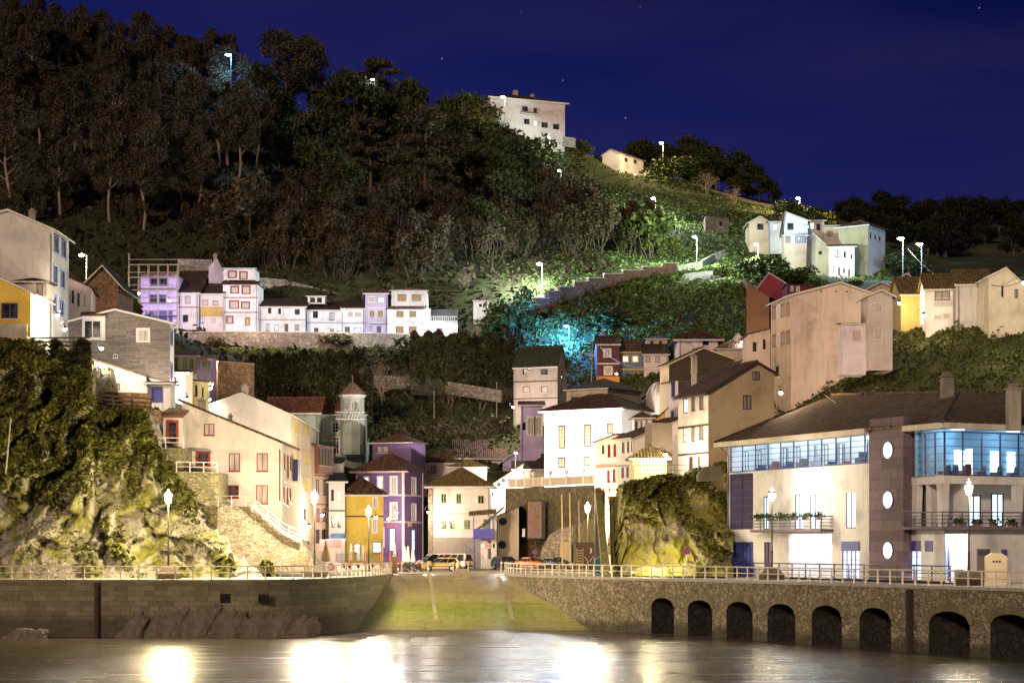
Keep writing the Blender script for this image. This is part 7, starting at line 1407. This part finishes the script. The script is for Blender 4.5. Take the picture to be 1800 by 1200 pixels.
# stone stair on the right
sr = empty('stone_stair', G(1086,104), 'steep mossy stone stair climbing between the pink row and the cliff', 'stair'); sm_ = masonry((.26,.23,.10), .4, 1.5, .7, .4, 1, (.18,.17,.02))
xs0 = G(1075,104).x-sr.location.x; xs1 = G(1112,104).x-sr.location.x; zt_ = zpy(872, 112); ns = 34
for i in range(ns): part('step', sm_, sr, lambda m: m.box((xs0+.45*i/ns, i*.42, zt_*i/ns-.5),(xs1-.0, (i+1)*.42+.02, zt_*(i+1)/ns)))
part('side_wall', sm_, sr, lambda m: m.prism([(xs0-.9,-.3,-.2),(xs0-.9,ns*.42,zt_-.4),(xs0-.9,ns*.42,zt_+.9),(xs0-.9,-.3,.9)], (.65,0,0))); part('handrail', iron, sr, lambda m: m.tube([(xs0+.1,-.2,1.0),(xs0+.5,ns*.42,zt_+1.0)], .05, 5))
cp_ = block('cliff_top_wall', [(1228,845),(1268,845),(1268,818),(1238,820),(1228,834)], 100.2, 2, stucco((.13,.11,.07),.9), 'weathered concrete block on top of the right cliff', 'wall')
railing([P(1114,838,104.5), P(1125,836,103.8), P(1228,836,103.8)], 1.0, 1.9, plain((.22,.20,.26),.5), 'thin mauve railing along the top of the right cliff', r=.03)
kb = ground('verge', [(.4,(.10,.13,.03)),(.6,(.20,.22,.06))], 1.5, .4)
sheet('grass_verge', [G(1072,102.4), G(1150,99.6), G(1272,97.0), G(1285,98.5), G(1200,101.5), G(1080,104.6)], kb, .12)
# ================================================================ street furniture
def sign(loc, hgt, col, rim, label, lines=(), r=.32):
    o = empty('road_sign', loc, label, 'road sign'); part('post', plain((.22,.20,.30),.5), o, lambda m: m.tube([(0,0,0),(0,0,hgt)], .04, 6))
    part('rim', rim, o, lambda m: m.lathe([(0,-.055),(r,-.055),(r,-.02),(0,-.02)], (0,0,hgt), 20, 'y')); part('disc', col, o, lambda m: m.lathe([(0,-.062),(r*.76,-.062),(r*.76,-.056)], (0,0,hgt), 20, 'y')); return o
s1 = sign(G(858,122), 2.75, WSH, plain((.5,.03,.03),.4), 'round red-rimmed no overtaking style sign before the spiral stair', r=.36)
part('symbol', DBR, s1, lambda m: (m.box((-.17,-.07,2.68),(-.03,-.064,2.82)), m.box((.03,-.07,2.68),(.17,-.064,2.82))))
s2 = sign(G(1207,98), 2.3, plain((.05,.04,.30),.4), plain((.45,.04,.12),.4), 'round blue no parking sign before the mossy right cliff', r=.30)
part('symbol', plain((.45,.04,.12),.4), s2, lambda m: (m.prism([(-.2,-.068,2.5),(-.15,-.068,2.55),(.2,-.068,2.15),(.15,-.068,2.1)], (0,.004,0)), m.prism([(.2,-.074,2.5),(.15,-.074,2.55),(-.2,-.074,2.15),(-.15,-.074,2.1)], (0,.004,0))))
s3 = sign(G(940,133), 2.0, plain((.05,.04,.30),.4), plain((.45,.04,.25),.4), 'small purple sign below the painted panel', r=.26)
for px, d, lab in ((706,116,'leftmost cream bollard at the head of the slipway'),(752,116,'second cream bollard at the head of the slipway'),(797,115,'third cream bollard left of the stone bench'),(823,115,'cream bollard just right of the stone bench'),(881,113,'rightmost cream bollard beside the right railing')):
    o = empty('bollard', G(px,d), lab, 'bollard', 'bollards at the head of the slipway'); part('shaft', cream, o, lambda m: m.lathe([(.09,0),(.07,.1),(.06,.95),(.09,1.0),(.10,1.08),(.05,1.16),(0,1.17)], n=10)); part('collar', plain((.3,.26,.2),.5), o, lambda m: m.lathe([(.11,0),(.11,.06),(.09,.08)], n=10))
sbn = empty('stone_bench', G(811,112.6,-.18), 'stone bench on two blocks at the top of the slipway', 'bench'); part('seat', plain((.38,.33,.20),.8), sbn, lambda m: m.box((-.66,0,.5),(.66,.5,.66)))
for x in (-.5,.12): part('leg', plain((.30,.26,.15),.8), sbn, lambda m: m.box((x,.05,0),(x+.38,.45,.498)))
fabric = plain((.66,.60,.54), .8); redp = plain((.30,.03,.025), .5)
for i, (px, d, h, lab) in enumerate(((617,128,2.9,'leftmost closed cream umbrella by the yellow house'),(630,129,2.9,'second closed umbrella from the left on the terrace'),(639,131,2.7,'third closed umbrella, slightly shorter, by the yellow house'),(694,129,3.0,'tall closed umbrella before the purple house door'),(711,125,2.6,'left one of three closed umbrellas by the motorbikes'),(717,125,2.6,'middle one of three closed umbrellas by the motorbikes'),(726,125,2.5,'right one of three closed umbrellas by the motorbikes'),(573,116,3.2,'big beige closed umbrella left of the life ring panel'))):
    o = empty('closed_umbrella', G(px,d), lab, 'umbrella', 'closed umbrellas on the cafe terraces'); part('pole', plain((.4,.3,.2),.5), o, lambda m: m.tube([(0,0,0),(0,0,h)], .035, 6)); part('base', plain((.15,.14,.13),.8), o, lambda m: m.lathe([(.3,0),(.3,.1),(.06,.14)], n=10))
    k = 1.9 if px == 573 else 1
    part('canopy', fabric if px != 573 else plain((.45,.30,.17),.8), o, lambda m: m.lathe([(.03,h+.12),(.09,h),(.13,h-.3),(.2*k,h*.62),(.27*k,h*.42),(.16*k,h*.36),(.05,h*.38)], n=9))
scr = plain((.62,.56,.55), .35)
wsn = 0
for x0, x1, d, lab in ((590,617,121,'leftmost glass and canvas wind screen panel of the terrace'),(618,641,121,'second wind screen panel from the left'),(643,668,121,'third wind screen panel, before the yellow house'),(670,685,122,'fourth wind screen panel, before the purple house'),(686,702,122,'rightmost wind screen panel before the purple house')):
    o = empty('wind_screen', G(x0,d), lab, 'wind screen', 'wind screens of the cafe terrace'); w = (x1-x0)/F*d
    for x in (0, w-.06): part('post', redp, o, lambda m: m.box((x,0,0),(x+.07,.07,2.15)))
    part('top_panel', clearglass(), o, lambda m: m.box((.08,.02,1.0),(w-.07,.04,1.95))); part('lower_panel', scr, o, lambda m: m.box((.08,.02,.1),(w-.07,.05,.95))); part('bar', redp, o, lambda m: m.box((.07,.0,.955),(w-.06,.06,.995)))
lb = empty('lifebuoy_board', G(571,107), 'white board with a red and white life ring on the quay', 'board'); part('board', WSH, lb, lambda m: m.box((0,0,.35),(1.15,.05,1.25))); part('leg', redp, lb, lambda m: m.box((.02,.0,0),(.09,.05,.345)))
part('life_ring', plain((.55,.06,.03),.4), lb, lambda m: m.tube([(.57+.27*math.cos(t),-.05,.8+.27*math.sin(t)) for t in np.linspace(0,6.283,17)], .05, 6))
aw = empty('awning', P(572,962,130), 'pink striped cafe awning left of the blue canopy', 'awning'); part('canvas', plain((.50,.22,.20),.8), aw, lambda m: m.prism([(-.6,-2,-.0),(1.9,-2,0),(1.9,0,.9),(-.6,0,.9)], (0,0,.06))); part('valance', plain((.62,.50,.46),.8), aw, lambda m: m.box((-.6,-2.03,-.35),(1.9,-1.99,-.01)))
aw = empty('blue_canopy', P(586,945,136), 'curved blue canopy beside the bright yellow house', 'canopy'); part('sheet', plain((.10,.18,.32),.5), aw, lambda m: m.prism([(-.3,-1.6,-.1),(1.6,-1.6,-.1),(1.6,-1.2,.35),(1.5,0,.5),(-.3,0,.5)], (0,0,.06))); part('valance', WSH, aw, lambda m: m.box((-.3,-1.64,-.35),(1.6,-1.6,-.09)))
sg = empty('wooden_box', G(694,113), 'plain brown wooden box post beside the left railing end', 'post'); part('post', plain((.28,.16,.08),.8), sg, lambda m: m.box((-.25,0,0),(.25,.35,1.6))); part('lid', plain((.20,.12,.06),.8), sg, lambda m: m.box((-.29,-.04,1.602),(.29,.39,1.66)))
for i, (px, d, c, lab) in enumerate(((708,119,(.10,.08,.07),'leftmost parked motorbike at the slipway head'),(722,120,(.05,.05,.06),'second parked motorbike from the left'),(735,122,(.16,.05,.04),'third parked motorbike, reddish, behind the gold car'),(746,124,(.05,.05,.07),'rightmost parked motorbike beside the vans'))):
    o = empty('motorbike', G(px,d), lab, 'motorbike', 'motorbikes parked by the slipway', R_(35+i*14)); 
    for x in (-.68,.68): part('wheel', plain((.015,.015,.015),.7), o, lambda m: m.tube([(x+.27*math.cos(t),0,.31+.27*math.sin(t)) for t in np.linspace(0,6.283,15)], .055, 6))
    part('body', plain(c,.3,.3), o, lambda m: (m.prism([(-.5,-.14,.5),(.35,-.14,.42),(.55,-.14,.85),(.2,-.14,1.0),(-.1,-.14,.80),(-.75,-.14,.85),(-.8,-.14,.72)], (0,.28,0)))); part('engine', plain((.3,.3,.3),.3,.7), o, lambda m: m.cbox((0,0,.38),(.5,.3,.3)))
    part('handlebar', iron, o, lambda m: (m.tube([(.4,-.35,1.08),(.46,0,1.0),(.4,.35,1.08)], .02, 5), m.tube([(.68,0,.31),(.45,0,1.0)], .035, 5))); part('headlight', plain((.6,.6,.6),.2,.5), o, lambda m: m.lathe([(0,.1),(.1,.08),(.08,-.05)], (.55,0,.9), 8, 'x'))
# ---------------------------------------------------------------- cars
def car(px, d, rot, c, label, kind='hatch', name='car'):
    o = empty(name, G(px, d, .006), label, 'van' if kind == 'van' else 'car', 'vehicles parked on the square', R_(rot)); body = plain(c, .28, .35, .03); gl = glass()
    if kind == 'van': L, Wd, top = 4.3, 1.75, [(-2.1,.42),(-2.15,.9),(-2.05,1.75),(-1.85,1.86),(.55,1.84),(.85,1.70),(1.35,1.15),(2.0,.95),(2.13,.75),(2.15,.40)]
    elif kind == 'sedan': L, Wd, top = 4.4, 1.74, [(-2.15,.42),(-2.18,.85),(-2.0,1.0),(-1.45,1.06),(-.95,1.40),(.25,1.44),(.95,1.02),(1.9,.88),(2.15,.70),(2.18,.40)]
    else: L, Wd, top = 4.1, 1.72, [(-2.0,.42),(-2.05,.85),(-1.98,1.08),(-1.65,1.42),(-1.2,1.50),(.2,1.50),(.95,1.04),(1.75,.90),(2.02,.72),(2.05,.40)]
    wx = (-1.28, 1.28); Rw = .33
    low = []                                   # sill line with wheel arches
    for cx_ in (wx[1], wx[0]): low += [(cx_+.40*math.cos(t), .30+.40*math.sin(t)) for t in np.linspace(.0, math.pi, 9)]
    belt = .93
    def halfw(z): return Wd/2 if z <= belt else Wd/2-(z-belt)*.30
    prof = [(x, z) for x, z in top]+[(p[0], max(.22, p[1])) for p in low]
    bm = bmesh.new(); R1 = [bm.verts.new((x, -halfw(z), z)) for x, z in prof]; R2 = [bm.verts.new((x, halfw(z), z)) for x, z in prof]
    f1 = bm.faces.new(R1); f2 = bm.faces.new(R2[::-1])
    for i in range(len(prof)): j = (i+1) % len(prof); bm.faces.new((R1[i], R2[i], R2[j], R1[j]))
    bmesh.ops.triangulate(bm, faces=[f1, f2]); bmesh.ops.recalc_face_normals(bm, faces=bm.faces); me = bpy.data.meshes.new('body'); bm.to_mesh(me); me.materials.append(body); b = bpy.data.objects.new('body', me); COL.objects.link(b); b.parent = o
    zt_ = max(z for x, z in top); up = [(x, z) for x, z in top if z > belt+.02]
    xr, xf = min(x for x, z in up), max(x for x, z in up)
    def at(z, back):                           # x on the profile at height z
        seq = top if back else top[::-1]
        for (xa, za), (xb, zb) in zip(seq, seq[1:]):
            if za <= z <= zb: return xa+(xb-xa)*(z-za)/(zb-za) if zb > za else xa
        return seq[0][0]
    z0_, z1_ = belt+.05, zt_-.12; ba, bb_ = at(z0_, True)+.12, at(z1_, True)+.12; fa, fb_ = at(z0_, False)-.10, at(z1_, False)-.10
    cut = [(.0, .36), (.39, .68), (.71, 1.0)] if kind != 'van' else [(.05,.32), (.36,.64), (.68,1.0)]
    for s in (-1, 1):
        for (p0, p1) in cut:
            q = [(ba+(fa-ba)*p0, z0_), (ba+(fa-ba)*p1, z0_), (bb_+(fb_-bb_)*p1, z1_), (bb_+(fb_-bb_)*p0, z1_)]
            part('side_window', gl, o, lambda m: m.quad(*[(x, s*(halfw(z)+.006), z) for x, z in q]))
        part('side_trim', plain((.03,.03,.03),.6), o, lambda m: m.box((-1.0, s*(Wd/2+.002)-.015, .52),(1.0, s*(Wd/2+.002)+.015, .58)))
        part('mirror', body, o, lambda m: m.cbox((fa-.15, s*(Wd/2+.07), belt+.10),(.16,.16,.14)))
        part('headlight', plain((.75,.75,.72),.15), o, lambda m: m.cbox((top[-1][0]-.08, s*(Wd/2-.28), .68),(.16,.36,.16))); part('taillight', plain((.45,.02,.02),.3), o, lambda m: m.cbox((top[0][0]+.0, s*(Wd/2-.14), .92 if kind != 'van' else 1.1),(.10,.18,.30)))
        for x in wx:
            w = MB(); c_ = s*(Wd/2-.10); w.lathe([(0,-.11),(Rw*.62,-.11),(Rw,-.08),(Rw,.08),(Rw*.62,.11),(0,.11)], (x,c_,Rw), 20, 'y'); wo_ = w.build('wheel', plain((.015,.015,.015),.8), o)
            part('rim', plain((.5,.5,.52),.3,.8), wo_, lambda m: [m.lathe([(0,s*.125),(.09,s*.125),(.20,s*.115),(.205,s*.10)], (x,c_,Rw), 12, 'y')])
    part('windscreen', gl, o, lambda m: m.quad(*[(at(z, False)+.012, y*(halfw(z)-.10), z+.006) for y, z in ((-1,z0_+.03),(1,z0_+.03),(1,zt_-.07),(-1,zt_-.07))])); part('rear_window', gl, o, lambda m: m.quad(*[(at(z, True)-.012, y*(halfw(z)-.10), z) for y, z in ((-1,z0_+.05),(1,z0_+.05),(1,zt_-.12),(-1,zt_-.12))]))
    part('number_plate', WSH, o, lambda m: (m.cbox((top[-1][0]+.02,0,.50),(.03,.5,.12)), m.cbox((top[0][0]-.04,0,.60),(.03,.5,.12)))); part('bumper', plain((.04,.04,.04),.6), o, lambda m: (m.cbox((top[-1][0]-.03,0,.40),(.16,Wd-.1,.14)), m.cbox((top[0][0]+.03,0,.42),(.16,Wd-.1,.14))))
    return o
car(775, 122, 178, (.36,.27,.10), 'gold hatchback parked sideways at the head of the slipway')
car(766, 133, 205, (.50,.48,.46), 'silver van parked left of the white van', 'van', 'van'); car(797, 132, 150, (.66,.62,.62), 'white van seen from behind with dark rear window', 'van', 'van')
car(889, 132, -60, (.025,.025,.035), 'leftmost dark car under the retaining wall', 'hatch'); car(936, 130, -55, (.60,.22,.10), 'orange-red and white car in the middle under the retaining wall', 'sedan'); car(976, 129, -50, (.02,.022,.03), 'dark car right of the orange-red one', 'sedan')
# ---------------------------------------------------------------- bracket lamps
for a in ((182,614,107,700,(1,0.78,0.58),'hooked bracket lamp before the slate-clad house'),(105,557,107,500,(1,0.9,0.82),'bright lamp on the blue-window side of the tall white house'),(118,581,106,500,(1,0.9,0.72),'lamp between the tall white house and the slate-clad house'),
    (246,517,191,520,(0.8,0.7,1),'violet-white lamp at the left end of the scaffold'),(300,530,190,1500,(0.82,0.74,1),'dazzling violet-white lamp at the right end of the scaffold'),(448,540,191,1350,(1,0.84,0.8),'bright lamp between the red-trimmed and the long white house'),(604,547,192,1500,(0.82,0.92,1),'bright blue-white lamp in the middle of the terrace row'),(752,545,193,1600,(0.82,0.94,1),'blue-white lamp on the corner of the largest terrace house'),
    (316,682,116,700,(1,0.9,0.78),'left one of two bright lamps in the lane behind the slate house'),(332,703,113,800,(1,0.88,0.68),'lower bright lamp above the white gable with red windows'),(372,684,126,1100,(1,0.78,0.58),'warm lamp at the corner of the small yellow house'),(370,703,124,600,(1,0.76,0.52),'lowest warm lamp beside the small yellow house'),(371,635,140,350,(1,0.78,0.62),'small lamp under the mauve house roof'),
    (515,880,113,420,(1,0.84,0.74),'bracket lamp on the street side of the red-window house'),(545,925,120,450,(1,0.86,0.78),'lamp low on the wall of the big white gabled house'),(568,905,132,700,(1,0.84,0.78),'lamp on the timber gallery house'),(662,909,136,600,(1,0.86,0.76),'lamp on the right corner of the yellow house on the square'),(684,912,145,600,(1,0.86,0.82),'left lamp on the purple house'),(698,901,145,700,(1,0.88,0.82),'right lamp on the purple house'),
    (754,900,142,420,(1,0.86,0.72),'bracket lamp on the corner of the mossy-roofed house'),(902,716,166,1500,(1,0.88,0.78),'bright lamp at the foot of the grey block house'),(1083,658,177,420,(1,0.74,0.52),'warm lamp on the orange base of the brick house'),(1303,602,173,260,(1,0.84,0.68),'small lamp beside the little white gable'),(1370,692,112,1100,(1,0.7,0.46),'orange lamp behind the corner house by the beige building'),(1168,800,108,560,(1,0.84,0.6),'lamp hidden between the cliff-top house and the corner house'),
    (1465,445,217,700,(0.86,0.9,1),'white lamp on the bright house front of the hill cluster'),(1418,400,226,320,(0.15,0.4,1),'blue glow lamp on the pale blue gable house'),(1578,535,126,260,(1,0.78,0.52),'lamp in the narrow lane by the golden house'),(1620,556,121,220,(1,0.8,0.52),'warm lamp at the foot of the golden house'),(1795,500,112,1100,(1,0.84,0.56),'warm lamp near the right edge by the bright gabled house'),(600,790,163,300,(0.15,0.35,1),'blue lamp at the base of the turret house')):
    wall_lamp(*a)
# floodlights of the hall: two shielded heads on the balustrade
for x, y, d, lab in ((1000,846,141,'left floodlight on the balustrade aimed at the white hall'),(1040,846,138,'right floodlight on the balustrade aimed at the white hall')):
    p = P(x, y, d); o = empty('floodlight', p, lab, 'floodlight'); part('housing', iron, o, lambda m: m.cbox((0,0,0),(.5,.3,.35))); l = bpy.data.lights.new('flood', 'SPOT'); l.energy = 14000; l.spot_size = R_(120); l.spot_blend = .6; l.color = (1,.93,.84); l.shadow_soft_size = .2
    q = bpy.data.objects.new('flood', l); COL.objects.link(q); q.parent = o; q.location = (0,.4,.1); q.rotation_euler = Vector((-.05,1,.42)).to_track_quat('-Z','Y').to_euler()
tl = empty('street_lamp', P(906,838,143), 'tall thin lamp post with a flat pale head behind the balustrade', 'street lamp'); part('pole', GRY, tl, lambda m: m.tube([(0,0,0),(0,0,2.9)], .05, 6)); part('lamp_head', WSH, tl, lambda m: m.cbox((0.05,0,3.0),(.5,.3,.25)))
for px, d, h, lab in ((763,160,4.5,'thin curved street lamp on the dark terrace'),(873,172,5.5,'tall bare post left of the grey block house'),(1039,176,7,'slanting bare pole left of the brick house')):
    o = empty('bare_pole', hit(px, 740 if px < 1000 else 680)[0], lab, 'pole'); part('shaft', plain((.30,.22,.16),.7), o, lambda m: m.tube([(0,0,-.5),(.25 if px > 1000 else 0,0,h)], [.09,.06], 6)); part('cap', GRY, o, lambda m: m.cbox((0,0,h),(.2,.2,.15)))
for px, py, d, lab in ((381,448,203,'rooftop aerial on the mauve gable chimney'),(714,500,205,'rooftop aerial on the largest terrace house'),(637,512,204,'thin mast on the lilac house roof'),(1218,610,128,'aerial mast on the dark slate-sided house')):
    o = empty('aerial', P(px,py+8,d), lab, 'aerial'); part('mast', GRY, o, lambda m: m.tube([(0,0,-1.2),(0,0,1.2)], .04, 4)); part('antenna', GRY, o, lambda m: [m.tube([(-.5,0,1.1),(.5,0,1.25)], .03, 4)]+[m.tube([(-.45+i*.22,-.25,1.1+i*.03),(-.45+i*.22,.25,1.1+i*.03)], .02, 4) for i in range(5)])

# the lit lawn on the terrace
lm_ = MB(); a_ = [(345,611),(420,610),(500,611),(570,613),(622,617)]; b_ = [(345,631),(420,631),(500,632),(570,634),(622,640)]
for i in range(4): lm_.quad(P(*b_[i],182), P(*b_[i+1],182), P(*a_[i+1],190), P(*a_[i],190))
tag(lm_.build('terrace_lawn', ground('lawn', [(.4,(.10,.13,.02)),(.6,(.19,.20,.04))], .8, .4)), kind='structure')
rng = np.random.default_rng(8); n = 9000; u = rng.random(n); w = rng.random(n); px = 345+277*u; dd = 182+8*w; py = (631+6*u**2)*(1-w)+(611+4*u**2)*w
c = np.c_[(px-900)/F*dd, K*dd, CZ+(HY-py)/F*dd+.1]; v, f = cards(c, .22, rng); tag(npmesh('lawn_grass', v, f, leafmat((.15,.18,.03), (.26,.27,.06), 'lawn')), kind='stuff')

for a_, b_, sg_, lab in ((P(1596,437,204), P(1830,505,125), 3.5, 'long wire sagging from the blue lamps to the right edge'), (P(1742,500,119), P(1830,470,112), .8, 'short wire from the stained wall to the right edge'), (P(1055,610,181), P(1165,640,130), 1.5, 'thin wire between the brick house and the brown gable'), (P(556,740,136), P(640,830,148), .8, 'wire crossing the street in front of the turret house')):
    o = empty('overhead_cable', a_, lab, 'cable'); part('wire', DBR, o, lambda m: m.tube([(b_-a_)*t-Vector((0,0,sg_*4*t*(1-t))) for t in np.linspace(0,1,14)], .03, 4))
for px, d, h, lab in ((748,128,1.1,'small spiky potted plant beside the silver van'),(672,124,.9,'left dark potted plant inside the terrace'),(684,124,1.0,'right dark potted plant inside the terrace')):
    o = empty('potted_plant', G(px,d), lab, 'plant'); part('pot', plain((.25,.12,.07),.8), o, lambda m: m.lathe([(0,0),(.2,0),(.28,.4),(.24,.4),(0,.36)], n=12)); rng = np.random.default_rng(px); v, f = cards(rng.normal(size=(120,3))*[.16,.16,.2]+[0,0,h*.7], .2, rng); npmesh('foliage', v, f, LM, parent=o)

o = empty('ground_spotlight', G(1112,101,.1), 'small spotlight on the verge aimed up at the mossy right cliff', 'spotlight'); part('housing', iron, o, lambda m: m.cbox((0,0,.12),(.35,.3,.25))); part('bulb', emit((1,.9,.6), 8), o, lambda m: m.lathe([(0,.26),(.12,.27),(.1,.33),(0,.34)], n=8)); light((1.5,-2.4,1.6), 420, (1,.84,.46), o, .2)

chp = plain((.05,.04,.035), .5)
for i, (px, d, rot, lab) in enumerate(((604,119,20,'leftmost cafe chair behind the wind screens'),(614,119.5,160,'second cafe chair from the left behind the wind screens'),(632,119,40,'third cafe chair from the left behind the wind screens'),(655,119.5,200,'fourth cafe chair from the left behind the wind screens'),(676,118.5,15,'fifth cafe chair, beside the potted plants'),(688,118.5,150,'rightmost cafe chair, beside the wooden box post'))):
    o = empty('cafe_chair', G(px,d), lab, 'chair', 'cafe chairs on the terrace', R_(rot)); part('seat', chp, o, lambda m: m.box((-.22,-.22,.43),(.22,.22,.47))); part('backrest', chp, o, lambda m: m.box((-.22,.19,.474),(.22,.23,.88)))
    for x in (-.2,.2):
        for y in (-.2,.2): part('leg', chp, o, lambda m: m.tube([(x,y,0),(x*.95,y*.95,.43)], .018, 5))
for px, d, lab in ((609,119.2,'left round cafe table behind the wind screens'),(644,119.2,'middle round cafe table behind the wind screens'),(682,118,'right round cafe table beside the potted plants')):
    o = empty('cafe_table', G(px,d), lab, 'table', 'cafe tables on the terrace'); part('tabletop', WSH, o, lambda m: m.lathe([(0,.70),(.38,.70),(.38,.74),(0,.74)], n=16)); part('pedestal', chp, o, lambda m: m.lathe([(.24,0),(.22,.03),(.03,.06),(.03,.70)], n=10))
